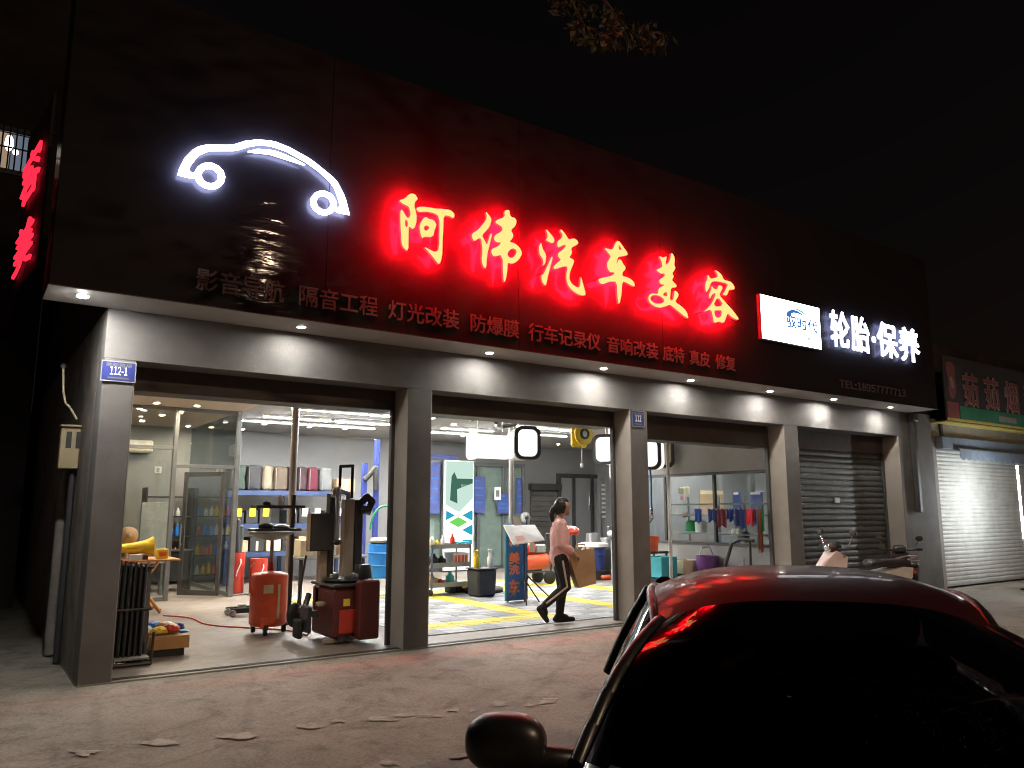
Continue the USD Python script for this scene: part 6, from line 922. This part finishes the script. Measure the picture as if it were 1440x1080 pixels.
t = Thing('drain_pipe', 'dark square downpipe at the right end pillar of the workshop', 'pipe', (14.9, -.06, 1.45)); t.part('pipe', MB().box((14.85, -.11, 1.45), (14.95, -.012, 3.18), .01), 'pipe_dark'); t.part('hopper', MB().box((14.82, -.14, 3.181), (14.98, -.006, 3.34), .015), 'pipe_dark'); t.part('wall_clip', MB().box((14.84, -.0115, 2.2), (14.96, -.0005, 2.26)), 'pipe_dark')

# ================================================================ LEFT: neighbouring house, window, blade sign
LY = 7.0
t = Thing('dark_house', 'unlit dark house behind the left side of the workshop', 'building', (-4, 10, 0)); t.part('front_wall', MB().box((-9, LY, -.05), (.80, 14, 10.5)), 'dark_building')
a, b = onY(-40, 172, LY - .05), onY(43, 244, LY - .05)
wd = t.part('window', MB().box((a[0] - .08, LY - .06, b[2] - .08), (b[0] + .08, LY - .001, b[2] - .001)).box((a[0] - .08, LY - .06, a[2] + .001), (b[0] + .08, LY - .001, a[2] + .08)).box((b[0], LY - .059, b[2]), (b[0] + .079, LY - .001, a[2])), 'frame_grey')
mx = onY(17, 200, LY)[0]; mz = onY(20, 190, LY)[2]
t.part('lit_pane', MB().box((a[0], LY - .02, b[2]), (mx - .02, LY - .002, mz)), 'window_glow', under=wd); t.part('lit_pane', MB().box((mx, LY - .02, b[2]), (b[0] - .001, LY - .002, mz)), 'window_cool', under=wd); t.part('upper_pane', MB().box((a[0], LY - .02, mz + .03), (b[0] - .001, LY - .002, a[2])), 'window_cool', under=wd)
c = onY(13, 201, LY - .06); t.part('lamp', MB().sph((c[0], LY - .05, c[2]), .09, 2, (.7, .3, 1.6)), 'window_lamp', True, under=wd); c = onY(22, 214, LY - .06); t.part('lamp', MB().sph((c[0], LY - .05, c[2]), .045, 2), 'window_lamp', True, under=wd)
for k in range(9): xx = a[0] + (b[0] - a[0]) * (k + .5) / 9; t.part('grille_bar', MB().cyl((xx, LY - .12, b[2] - .05), (xx, LY - .12, a[2] + .05), .014, n=6), 'black_steel', under=wd)
for zz in (b[2] + .35, mz): t.part('grille_rail', MB().cyl((a[0], LY - .12, zz), (b[0] + .05, LY - .12, zz), .014, n=6), 'black_steel', under=wd)
AZ = math.radians(-5.9); uu = np.array([math.sin(AZ), math.cos(AZ)]); A0 = onY(63, 200, 3.0)[:2]
t = Thing('blade_sign', 'vertical red neon sign of two characters at the far left edge', 'sign', (A0[0], A0[1], 4.6)); nn = np.array([-uu[1], uu[0]])
def blade(poly, off):      # poly in (s along the sign from far to near, z)
    out = []
    for g in getattr(poly, 'geoms', [poly]):
        m = trimesh.creation.extrude_polygon(g, .03, engine='earcut'); v = m.vertices.copy()
        P = A0 + uu * (1.5 - v[:, 0:1]) + nn * (off + v[:, 2:3]); m.vertices = np.c_[P, v[:, 1]]
        if m.volume < 0: m.invert()
        out.append(m)
    return trimesh.util.concatenate(out)
t.part('back_panel', blade(Polygon([(-.1, 4.45), (1.6, 4.45), (1.6, 6.72), (-.1, 6.72)]), -.06), 'nb_dark')
for ch, z, zh in (('容', 5.60, .72), ('美', 4.62, .68)):
    for p in text_poly(ch, .05, z, 1.45, zh): t.part('character', blade(p.buffer(-.012).buffer(0), .0), 'red_sign')
for z in (4.8, 6.3): t.part('bracket', MB().cyl((A0[0] + .0, A0[1] + .2, z), (.985, A0[1] + .2, z), .025), 'black_steel')

# ================================================================ GROUND: pale worn patches
def on_ground(px, py):
    p = onZ(px, py, -.1)
    for _ in range(4): p = onZ(px, py, float(ground_h(p[1])))
    return p
PT = [(225, 1046, 26, 5), (122, 1060, 22, 4), (230, 1044, 10, 3), (332, 1036, 24, 4), (432, 1022, 20, 4), (475, 1015, 14, 3), (535, 1012, 22, 4), (568, 1007, 14, 3), (612, 1008, 9, 2.5), (636, 999, 10, 3.5), (664, 1000, 6, 2), (703, 990, 13, 3), (770, 988, 14, 3), (745, 993, 9, 2.5), (640, 1064, 18, 4), (552, 1075, 16, 4), (775, 984, 10, 2)]
PT.sort(); onames = ords + ['sixteenth', 'seventeenth']
for k, (px, py, wx, wy) in enumerate(PT):
    c = on_ground(px, py); ex = on_ground(px + wx, py) - c; ey = on_ground(px, py - wy) - c; n_ = 22
    P = []
    for q in range(n_):
        a_ = q * 2 * np.pi / n_; r = 1 + 2.3 * (meshkit.fbm(np.array([[math.cos(a_) * 1.5 + k * 5.1, math.sin(a_) * 1.5, k * 2.3]]), 3)[0] - .5)
        w_ = c + (ex * math.cos(a_) + ey * math.sin(a_)) * r * .85; P.append((w_[0], w_[1], float(ground_h(w_[1])) + .0075))
    P = np.array(P); c0_ = P.mean(0); f = [[n_, q, (q + 1) % n_] for q in range(n_)]
    m = trimesh.Trimesh(np.vstack([P, c0_[None] + [0, 0, .002]]), f, process=False)
    if m.face_normals[0][2] < 0: m.invert()
    single('worn_patch', m, 'patch', f'pale worn patch on the forecourt concrete, {onames[k]} counting from the picture left', 'patch', 'pale worn patches on the forecourt', smooth=True)

# ================================================================ SCOOTERS
def scooter(name, lab, loc, rz, body, size=1.0):
    gz = float(ground_h(loc[1])); t = Thing(name, lab, 'scooter', (loc[0], loc[1], gz), rz)
    if size != 1: UsdGeom.Xformable(t.prim).AddScaleOp().Set(Gf.Vec3f(size, size, size))
    L = dict(local=True)
    for nm, x in (('front_wheel', .62), ('rear_wheel', -.62)):
        w_ = t.part(nm, MB().lathe([(.13, -.035), (.20, -.05), (.235, -.03), (.24, 0), (.235, .03), (.20, .05), (.13, .035)], (0, 0, 0), 28).rot([1, 0, 0], math.pi / 2).move((x, 0, .24)), 'tire', True, **L)
        t.part('rim', MB().cyl((x, -.03, .24), (x, .03, .24), .13, n=20), 'steel', True, under=w_, **L)
    hull = lambda pts: trimesh.convex.convex_hull(np.array(pts))
    sym = lambda P: [(x, s * y, z) for x, y, z in P for s in (-1, 1)]
    t.part('front_apron', hull(sym([(.36, .19, .32), (.26, .17, .90), (.40, .13, .98), (.60, .06, .80), (.74, .05, .62), (.60, .10, .45), (.40, .16, .30)])), body, 30, **L)
    t.part('front_fender', hull(sym([(.40, .07, .44), (.56, .08, .52), (.76, .07, .46), (.86, .05, .34), (.62, .07, .49), (.46, .07, .38)])), body, 30, **L)
    t.part('floor_board', MB().box((-.28, -.17, .27), (.38, .17, .34), .02), 'black_plastic', **L)
    t.part('rear_body', hull(sym([(-.26, .12, .34), (-.24, .14, .66), (-.70, .15, .74), (-.92, .06, .72), (-.88, .08, .58), (-.5, .14, .36)])), body, 30, **L)
    sm = cbox((.68, .26, .11), .04); sm.apply_translation((-.52, 0, .79)); t.part('seat', sm, 'black_plastic', 40, **L)
    t.part('steering_column', MB().cyl((.60, 0, .30), (.36, 0, 1.0), .03), 'black_steel', True, **L)
    hb_ = t.part('handlebar', MB().tube([(.30, -.34, 1.02), (.36, -.12, 1.0), (.36, .12, 1.0), (.30, .34, 1.02)], .018), 'black_plastic', True, **L)
    hd = cbox((.20, .24, .16), .05); hd.apply_translation((.36, 0, 1.02)); t.part('head_cowl', hd, 'black_plastic', 40, **L)
    t.part('headlight', MB().sph((.46, 0, 1.01), .07, 2, (.45, 1.1, .8)), 'chrome', True, **L)
    for s in (-1, 1):
        t.part('grip', MB().cyl((.305, s * .30, 1.018), (.28, s * .40, 1.025), .024), 'tire', True, under=hb_, **L)
        mr = t.part('mirror', MB().sph((.30, s * .36, 1.23), .07, 2, (.3, 1, .75)), 'black_plastic', True, **L); t.part('mirror_stem', MB().cyl((.32, s * .26, 1.02), (.30, s * .34, 1.18), .009), 'chrome', True, under=mr, **L)
    t.part('rear_rack', MB().tube([(-.78, -.12, .84), (-.98, -.10, .88), (-.98, .10, .88), (-.78, .12, .84)], .012), 'steel', True, **L); t.part('tail_light', MB().box((-.945, -.06, .64), (-.915, .06, .70), .01), 'red_paint', **L)
    t.part('side_stand', MB().cyl((-.1, .16, .27), (-.16, .30, .01), .014), 'steel', **L)
p = onY(1172, 770, -1.25)
scooter('parked_scooter', 'white fronted scooter parked before the dark shutter, half hidden by the car', (p[0] + .34, -1.37), math.radians(160), 'scooter_white')
p = onY(1280, 790, -.75)
scooter('parked_scooter', 'dark scooter parked by the right end pillar behind the car roof', (p[0] - .30, -.80), math.radians(38), 'cloth_charcoal', .86)

# ================================================================ CAR
fh = np.array([math.sin(PSI), math.cos(PSI), 0]); CA = math.radians(12)
cdir = -(fh * math.cos(CA) + RIGHT * math.sin(CA))                 # car's forward direction, towards the camera
ref = CAM + fh * 3.22 + RIGHT * 1.14                               # a point on its centre line, 2.5 m behind the front bumper
org = ref + cdir * .3; org[2] = float(ground_h(-5.0)) + .0
car = Thing('parked_car', 'dark maroon sedan in the right foreground, facing the viewer, with black windscreen', 'car', tuple(org), math.atan2(cdir[1], cdir[0]))
L = dict(local=True)
ST = [(0, .58, .60, .30), (.10, .76, .70, .22), (.45, .86, .80, .20), (1.0, .865, .885, .20), (1.35, .86, .93, .20), (2.2, .85, .945, .20), (3.2, .84, .965, .20), (3.75, .83, .99, .22), (4.25, .82, .97, .26), (4.45, .70, .84, .34)]
rings = []
for s, hw, zt_, zb_ in ST:
    half = [(0, zb_), (hw * .86, zb_), (hw * .97, zb_ + .10), (hw, (zb_ + zt_) / 2), (hw * .985, zt_ - .16), (hw * .93, zt_ - .05), (hw * .80, zt_ - .008), (hw * .4, zt_ + .018), (0, zt_ + .025)]
    full = half + [(-y, z) for y, z in half[-2:0:-1]]; rings.append([(2.2 - s, y, z) for y, z in full])
R = np.array(rings); nr, nc = R.shape[:2]; V = R.reshape(-1, 3); F = []
for i in range(nr - 1):
    for j in range(nc):
        a_, b_, c_, d_ = i * nc + j, i * nc + (j + 1) % nc, (i + 1) * nc + (j + 1) % nc, (i + 1) * nc + j; F += [[a_, b_, c_], [a_, c_, d_]]
F += [[0, j, j + 1] for j in range(1, nc - 1)] + [[(nr - 1) * nc, (nr - 1) * nc + j + 1, (nr - 1) * nc + j] for j in range(1, nc - 1)]
bm = trimesh.Trimesh(V, F, process=False); bm.fix_normals(); bm.invert() if bm.volume < 0 else None
car.part('body', bm, 'car_paint', 50, **L)
def patch(fn, nu=21, nv=15):
    u, v = np.meshgrid(np.linspace(-1, 1, nu), np.linspace(0, 1, nv), indexing='ij'); P = np.array([[fn(a_, b_) for b_ in v[0]] for a_ in u[:, 0]]).reshape(-1, 3)
    i, j = np.meshgrid(np.arange(nu - 1), np.arange(nv - 1), indexing='ij'); q = np.stack([i * nv + j, (i + 1) * nv + j, (i + 1) * nv + j + 1, i * nv + j + 1], -1).reshape(-1, 4)
    m = trimesh.Trimesh(P, np.vstack([q[:, [0, 1, 2]], q[:, [0, 2, 3]]]), process=False)
    if m.face_normals[:, 2].sum() < 0: m.invert()
    return m
ZR = 1.375
def roof_pt(u, v):
    s = 1.92 + 1.18 * v + .10 * (1 - 2 * v) * u * u
    zc = ZR + .045 * (1 - ((v - .45) / .55) ** 2) - .02; hw = .545 + .03 * math.sin(v * 3.14)
    zc -= .040 * max(0, 1 - v / .34) ** 2; k = abs(u) ** 3.2; return (2.2 - s, u * hw, zc - .085 * k - .012 * u * u)
def wind_pt(u, v):
    b_ = np.array([2.2 - (1.10 + .30 * u * u), u * .745, .945 + .0 * u]); h_ = np.array(roof_pt(u * .97, 0)); p_ = b_ * (1 - v) + h_ * v
    p_[2] += .05 * math.sin(v * math.pi) ; p_[0] += .03 * math.sin(v * math.pi); return p_
def rear_pt(u, v):
    h_ = np.array(roof_pt(u * .97, 1)); b_ = np.array([2.2 - (3.78 - .16 * u * u), u * .68, 1.0]); p_ = h_ * (1 - v) + b_ * v; p_[2] += .03 * math.sin(v * math.pi); return p_
rf = patch(roof_pt, 31, 17); car.part('roof', rf, 'car_paint', True, **L)
car.part('windscreen', patch(wind_pt), 'car_glass', True, **L); car.part('rear_window', patch(rear_pt), 'car_glass', True, **L)
for s in (-1, 1):
    A_ = [wind_pt(s, v) for v in np.linspace(-.02, 1, 7)]; car.part('front_pillar', MB().tube(A_, .022, 10), 'car_trim', True, **L)
    rail = [roof_pt(s, v) for v in np.linspace(0, 1, 9)]; car.part('roof_rail', MB().tube(rail, .018, 10), 'car_trim', True, **L)
    C_ = [rear_pt(s, v) for v in np.linspace(0, 1.02, 6)]; car.part('rear_pillar', MB().tube(C_, .05, 10), 'car_paint', True, **L)
    def side_pt(u, v, s=s):
        w_ = (u + 1) / 2; top = np.array(roof_pt(s, w_)); x0 = 2.2 - 1.38; x1 = 2.2 - 3.62; bot = np.array([x0 + (x1 - x0) * w_, s * .755, .955]); p_ = bot * (1 - v) + top * v; p_[1] += s * .012 * math.sin(v * 3.14); return p_
    car.part('side_window', patch(side_pt, 15, 7), 'car_glass', True, **L)
    B_ = [side_pt(.02, v) for v in np.linspace(0, 1, 5)]; car.part('door_pillar', MB().tube([p_ + np.array([0, s * .002, 0]) for p_ in B_], .028, 8), 'car_trim', True, **L)
    hs = trimesh.creation.icosphere(3, 1.0); v_ = hs.vertices; v_ = np.sign(v_) * np.abs(v_) ** .8; hs.vertices = v_ * [.075, .115, .078] + [2.2 - 1.38, s * .945, .985]
    mrp = car.part('wing_mirror', hs, 'car_trim', True, **L); car.part('mirror_glass', MB().sph((2.2 - 1.447, s * .945, .985), 1, 2, (.012, .095, .06)), 'chrome', True, under=mrp, **L); car.part('mirror_foot', MB().tube([(2.2 - 1.42, s * .76, .93), (2.2 - 1.39, s * .86, .95)], .035), 'car_trim', True, under=mrp, **L)
    for xw in (2.2 - .88, 2.2 - 3.55):
        wh = car.part('wheel', MB().cyl((xw, s * .66, .31), (xw, s * .865, .31), .31, n=32), 'tire', 40, **L); car.part('rim', MB().lathe([(0, .0), (.05, .01), (.19, -.01), (.21, .012), (.225, 0)], (0, 0, 0), 28).rot([1, 0, 0], -s * math.pi / 2).move((xw, s * .873, .31)), 'steel', True, under=wh, **L)
    hl = trimesh.creation.icosphere(3, 1.0); hl.apply_scale((.16, .17, .07)); hl.apply_translation((2.2 - .18, s * .60, .64)); car.part('headlight', hl, 'chrome', True, **L)
car.part('grille', MB().box((2.2 - .03, -.36, .36), (2.2 + .035, .36, .52), .02), 'car_trim', **L)
car.part('wiper', MB().tube([(2.2 - 1.12, .45, .965), (2.2 - 1.13, .05, .985), (2.2 - 1.16, -.30, 1.0)], .010, 6), 'car_trim', **L)
car.part('dashboard', MB().box((2.2 - 1.75, -.68, .80), (2.2 - 1.25, .68, .955), .03), 'car_inside', **L)
for y in (-.36, .36):
    st_ = car.part('seat', MB().box((2.2 - 2.75, y - .24, .45), (2.2 - 2.58, y + .24, 1.08), .05), 'car_inside', **L); car.part('headrest', MB().box((2.2 - 2.76, y - .13, 1.09), (2.2 - 2.64, y + .13, 1.25), .04), 'car_inside', under=st_, **L)

# ================================================================ PERSON
def limbs(chains, res=.022, it=12):
    tot = None
    for ch in chains:
        for (a_, ra), (b_, rb) in zip(ch[:-1], ch[1:]):
            h = m3.Manifold.batch_hull([m3.Manifold.sphere(ra, 16).translate(list(map(float, a_))), m3.Manifold.sphere(rb, 16).translate(list(map(float, b_)))])
            tot = h if tot is None else tot + h
    tot = tot.refine_to_length(res); me = tot.to_mesh(); m = trimesh.Trimesh(me.vert_properties[:, :3], me.tri_verts)
    trimesh.smoothing.filter_taubin(m, iterations=it); return m
pb = np.array([6.70, .50, .0165])
HA = math.radians(-24)                                              # walking direction: right, slightly outwards
man = Thing('person', 'person in pink sweatshirt and dark striped trousers walking right with a paper bag', 'person', tuple(pb), HA)
# local: x forward, y left, z up
hipR, hipL = (-.03, -.085, .84), (.0, .085, .84)
kneeR, ankR, toeR = (.03, -.10, .48), (-.27, -.10, .23), (-.23, -.105, .05)
kneeL, ankL, toeL = (.03, .08, .46), (-.02, .08, .09), (.17, .075, .035)
neck, head = (-.01, 0, 1.38), (.035, 0, 1.50)
shR, shL = (-.04, -.165, 1.29), (-.01, .165, 1.29)
elR, wrR = (-.07, -.215, 1.03), (.12, -.16, .93)
elL, wrL = (.02, .215, 1.04), (.20, .13, .94)
bodym = limbs([[(hipR, .08), (kneeR, .055), (ankR, .036)], [(hipL, .08), (kneeL, .055), (ankL, .036)], [((-.015, 0, .86), .10), ((-.01, 0, 1.05), .10), ((-.02, 0, 1.25), .105), (neck, .05), ((.02, 0, 1.47), .05)],
    [(shR, .05), (elR, .038), (wrR, .026)], [(shL, .05), (elL, .038), (wrL, .026)], [((-.02, 0, 1.27), .08), (shR, .05)], [((-.02, 0, 1.27), .08), (shL, .05)],
    [(head, .075), ((.045, 0, 1.54), .082)], [((.075, 0, 1.475), .05), ((.09, 0, 1.44), .035)], [((.11, 0, 1.497), .014), ((.125, 0, 1.485), .012)], [((.02, .078, 1.50), .016), ((.02, .082, 1.52), .014)], [((.02, -.078, 1.50), .016), ((.02, -.082, 1.52), .014)]]
    + [[(w, .026), (tuple(np.array(w) + [.05, 0, -.045]), .026)] for w in (wrR, wrL)]
    + [[(tuple(np.array(w) + [.045, dy_, -.05]), .0105), (tuple(np.array(w) + [.085 - .004 * abs(k), dy_ * 1.2, -.075]), .009), (tuple(np.array(w) + [.075, dy_ * 1.2, -.11 + .006 * abs(k - 1)]), .008)] for w in (wrR, wrL) for k, dy_ in enumerate((-.026, -.009, .009, .026))]
    + [[(tuple(np.array(w) + [.02, .02, -.03]), .012), (tuple(np.array(w) + [.06, .045, -.04]), .010), (tuple(np.array(w) + [.085, .04, -.065]), .009)] for w in (wrR, wrL)], .012, 6)
man.part('body', bodym, 'skin', True, **L)
top = limbs([[((-.025, 0, .83), .135), ((-.02, 0, 1.0), .125), ((-.02, 0, 1.15), .125), ((-.025, 0, 1.28), .105)], [((-.02, .03, .83), .13), ((-.02, .04, 1.2), .12)], [((-.02, -.03, .83), .13), ((-.02, -.04, 1.2), .12)], [((-.02, 0, 1.28), .10), (shR, .07)], [((-.02, 0, 1.28), .10), (shL, .07)], [((-.02, 0, 1.30), .075), ((-.012, 0, 1.375), .058)],
    [(shR, .072), (elR, .060), (tuple(np.array(wrR) - [.03, .0, -.01]), .042)], [(shL, .072), (elL, .060), (tuple(np.array(wrL) - [.03, 0, -.01]), .042)]], .03, 10)
vv = top.vertices; top.vertices = vv + top.vertex_normals * (.034 * (meshkit.fbm(vv * 9, 3, 4)[:, None] - .5)); man.part('sweatshirt', top, 'pink_cloth', True, **L)
tr = limbs([[((-.02, 0, .86), .118), ((-.02, 0, .80), .115)], [(hipR, .102), (kneeR, .074), (tuple(np.array(ankR) + [.02, 0, .02]), .050)], [(hipL, .102), (kneeL, .074), ((-.01, .08, .13), .056)], [(hipR, .10), (hipL, .10)]], .03, 10)
vv = tr.vertices; tr.vertices = vv + tr.vertex_normals * (.012 * (meshkit.fbm(vv * 11, 3, 9)[:, None] - .5)); man.part('trousers', tr, 'black_cloth', True, **L)
st1 = [np.array(hipR) + [0, -.107, -.02], np.array(kneeR) + [.0, -.078, .0], np.array(ankR) + [.02, -.052, .04]]
man.part('trouser_stripe', MB().tube(st1, .014, 6), 'stripe_cloth', True, **L)
for a_, b_, hl_ in ((ankR, toeR, (-.33, -.10, .20)), (ankL, toeL, (-.07, .08, .04))):
    an, to, he = np.array(a_, float), np.array(b_, float), np.array(hl_, float)
    man.part('shoe', limbs([[(he, .038), (to * .55 + he * .45, .040), (to, .032)], [(an, .045), (he * .5 + an * .5, .042)], [(an, .044), (to * .5 + an * .5, .036)]], .02, 6), 'black_cloth', True, **L)
hairm = limbs([[((.0, 0, 1.545), .095), ((-.03, 0, 1.50), .088)], [((.05, 0, 1.585), .06), ((.0, 0, 1.58), .075)], [((-.09, 0, 1.50), .045), ((-.13, 0, 1.44), .038), ((-.12, 0, 1.34), .022)], [((.03, .07, 1.53), .03), ((.0, .075, 1.46), .028)], [((.03, -.07, 1.53), .03), ((.0, -.075, 1.46), .028)]], .018, 6)
vv = hairm.vertices; hairm.vertices = vv + hairm.vertex_normals * (.012 * (meshkit.fbm(vv * 30, 3, 2)[:, None] - .5)); man.part('hair', hairm, 'hair', True, **L)
for s in (-1, 1): man.part('eye', MB().sph((.108, s * .03, 1.515), .010, 1), 'black_plastic', True, **L)
man.part('mouth', MB().sph((.118, 0, 1.455), .016, 1, (.4, 1, .3)), 'dark_red', True, **L)
# kraft bag in the hands
R2 = np.array([[math.cos(HA), -math.sin(HA), 0], [math.sin(HA), math.cos(HA), 0], [0, 0, 1]])
bag = Thing('paper_bag', 'brown kraft paper bag carried in front of the walking person', 'bag', tuple(pb + R2 @ np.array([.33, 0, .48])), HA + math.radians(6))
prof = [(-.13, -.08, 0), (.13, -.08, 0), (.13, .08, 0), (-.13, .08, 0), (-.18, -.10, .5), (.20, -.10, .46), (.20, .10, .46), (-.18, .10, .5)]
bgm = trimesh.Trimesh(prof, [[0, 1, 5], [0, 5, 4], [1, 2, 6], [1, 6, 5], [2, 3, 7], [2, 7, 6], [3, 0, 4], [3, 4, 7], [0, 2, 1], [0, 3, 2]]).subdivide().subdivide().subdivide()
vv = bgm.vertices; bgm.vertices = vv + .035 * (meshkit.fbm(vv * 8, 3, 3)[:, None] - .5) * [.4, 1, .3]; bgm.apply_transform(rot([0, 1, 0], -.22)); bag.part('paper', bgm, 'kraft', 30, **L)
bag.part('inner_item', MB().sph((.02, .02, .44), .07, 2, (1, .7, 1)), 'paper_white', True, **L); bag.part('carry_handle', MB().tube([(-.18, -.09, .46), (-.16, -.09, .54), (-.04, -.09, .545), (-.02, -.09, .47)], .008, 6), 'kraft', True, **L)

# ================================================================ STREET LAMP AND TREE (behind and above the viewer, lighting the forecourt)
lp = np.array([6.6, -15.4, 8.6])
t = Thing('street_lamp', 'tall street lamp with warm light across the road', 'street lamp', (7.9, -16.4, -.14))
t.part('pole', MB().cyl((7.9, -16.4, -.14), (7.9, -16.4, 8.9), .11, .06, 16), 'frame_grey', True); t.part('arm', MB().tube([(7.9, -16.4, 8.8), (7.4, -16.0, 9.0), (6.8, -15.55, 8.8)], .04), 'frame_grey', True); t.part('lamp_housing', MB().sph(lp + [0, 0, .10], 1, 2, (.34, .2, .09)), 'frame_grey', True); t.part('lamp', MB().cyl(lp + [0, 0, -.02], lp, .18, n=28), 'sodium'); t.part('base', MB().cyl((7.9, -16.4, -.14), (7.9, -16.4, .5), .16), 'frame_grey', True)
tb = np.array([5.3, -7.3, -.14])
tree = Thing('roadside_tree', 'roadside tree whose brownish drooping twig hangs at the top of the frame', 'tree', tuple(tb))
TR = [(tb, .17), (tb + [.05, .05, 2.5], .14), (tb + [0, .1, 4.6], .11), (tb + [-.1, .0, 6.6], .06), (tb + [-.1, 0, 8.2], .03)]
tk = MB()
for (a_, ra), (b_, rb) in zip(TR[:-1], TR[1:]): tk.cyl(a_, b_, ra, rb, 12)
tree.part('trunk', tk, 'bark', True)
tips = []
TWT = onY(800, 8, -4.3); TW = [onY(795, 20, -4.2), onY(822, 50, -4.2), onY(856, 38, -4.25), onY(905, 42, -4.25), onY(930, 70, -4.3)]
for k in range(9):
    a_ = k * 2.4; st_ = tb + np.array([-.05, .05, 4.6 + .35 * k]); en = st_ + np.array([math.cos(a_) * 1.7, math.sin(a_) * 1.7, 1.1])
    tree.part('limb', MB().cyl(st_, en, .05, .015, 8), 'bark', True); tips += [st_ * (1 - f) + en * f for f in (.5, .75, 1.0)]
s0 = tb + np.array([-.05, .1, 5.4]); elbow = onY(840, -60, -4.6)
tree.part('limb', MB().cyl(s0, elbow, .05, .018, 8), 'bark', True)
tree.part('twig', MB().tube([elbow, onY(800, -5, -4.3), onY(822, 40, -4.2), onY(815, 62, -4.2)], .014, 6).tube([elbow, onY(850, 0, -4.3), onY(880, 40, -4.25), onY(905, 62, -4.3)], .012, 6), 'bark', True)
lv = []
def leaf(c, sz, r):
    d = r.normal(size=3); d[2] -= .9; d /= np.linalg.norm(d); s_ = np.cross(d, r.normal(size=3)); s_ /= np.linalg.norm(s_); u_ = np.cross(d, s_)
    return [c, c + d * sz * .5 + s_ * sz * .22 + u_ * sz * .05, c + d * sz, c + d * sz * .5 - s_ * sz * .22 + u_ * sz * .05]
r_ = np.random.default_rng(3)
for k in range(2600):
    if k < 1900: c = tips[r_.integers(len(tips))] + r_.normal(size=3) * [.42, .42, .38]; c[2] = max(c[2], 5.7); sz = .13
    else:
        pxs = [(805, 10, 24, 14), (818, 44, 15, 16), (840, 58, 28, 13), (880, 52, 36, 18), (915, 62, 22, 16), (858, 28, 14, 10), (800, -10, 20, 10)][r_.integers(7)]
        c = onY(pxs[0] + r_.normal() * pxs[2] * .5, pxs[1] - 6 + r_.normal() * pxs[3] * .5, -4.25 + r_.normal() * .12); sz = .085
        if r_.random() < .30: continue
    lv.append(leaf(c, sz, r_))
Vl = np.array(lv).reshape(-1, 3); n_ = np.arange(len(lv))[:, None] * 4; Fl = np.vstack([n_ + [0, 1, 2], n_ + [0, 2, 3]])
tree.part('crown', trimesh.Trimesh(Vl, Fl, process=False), 'leaf', kind='stuff')
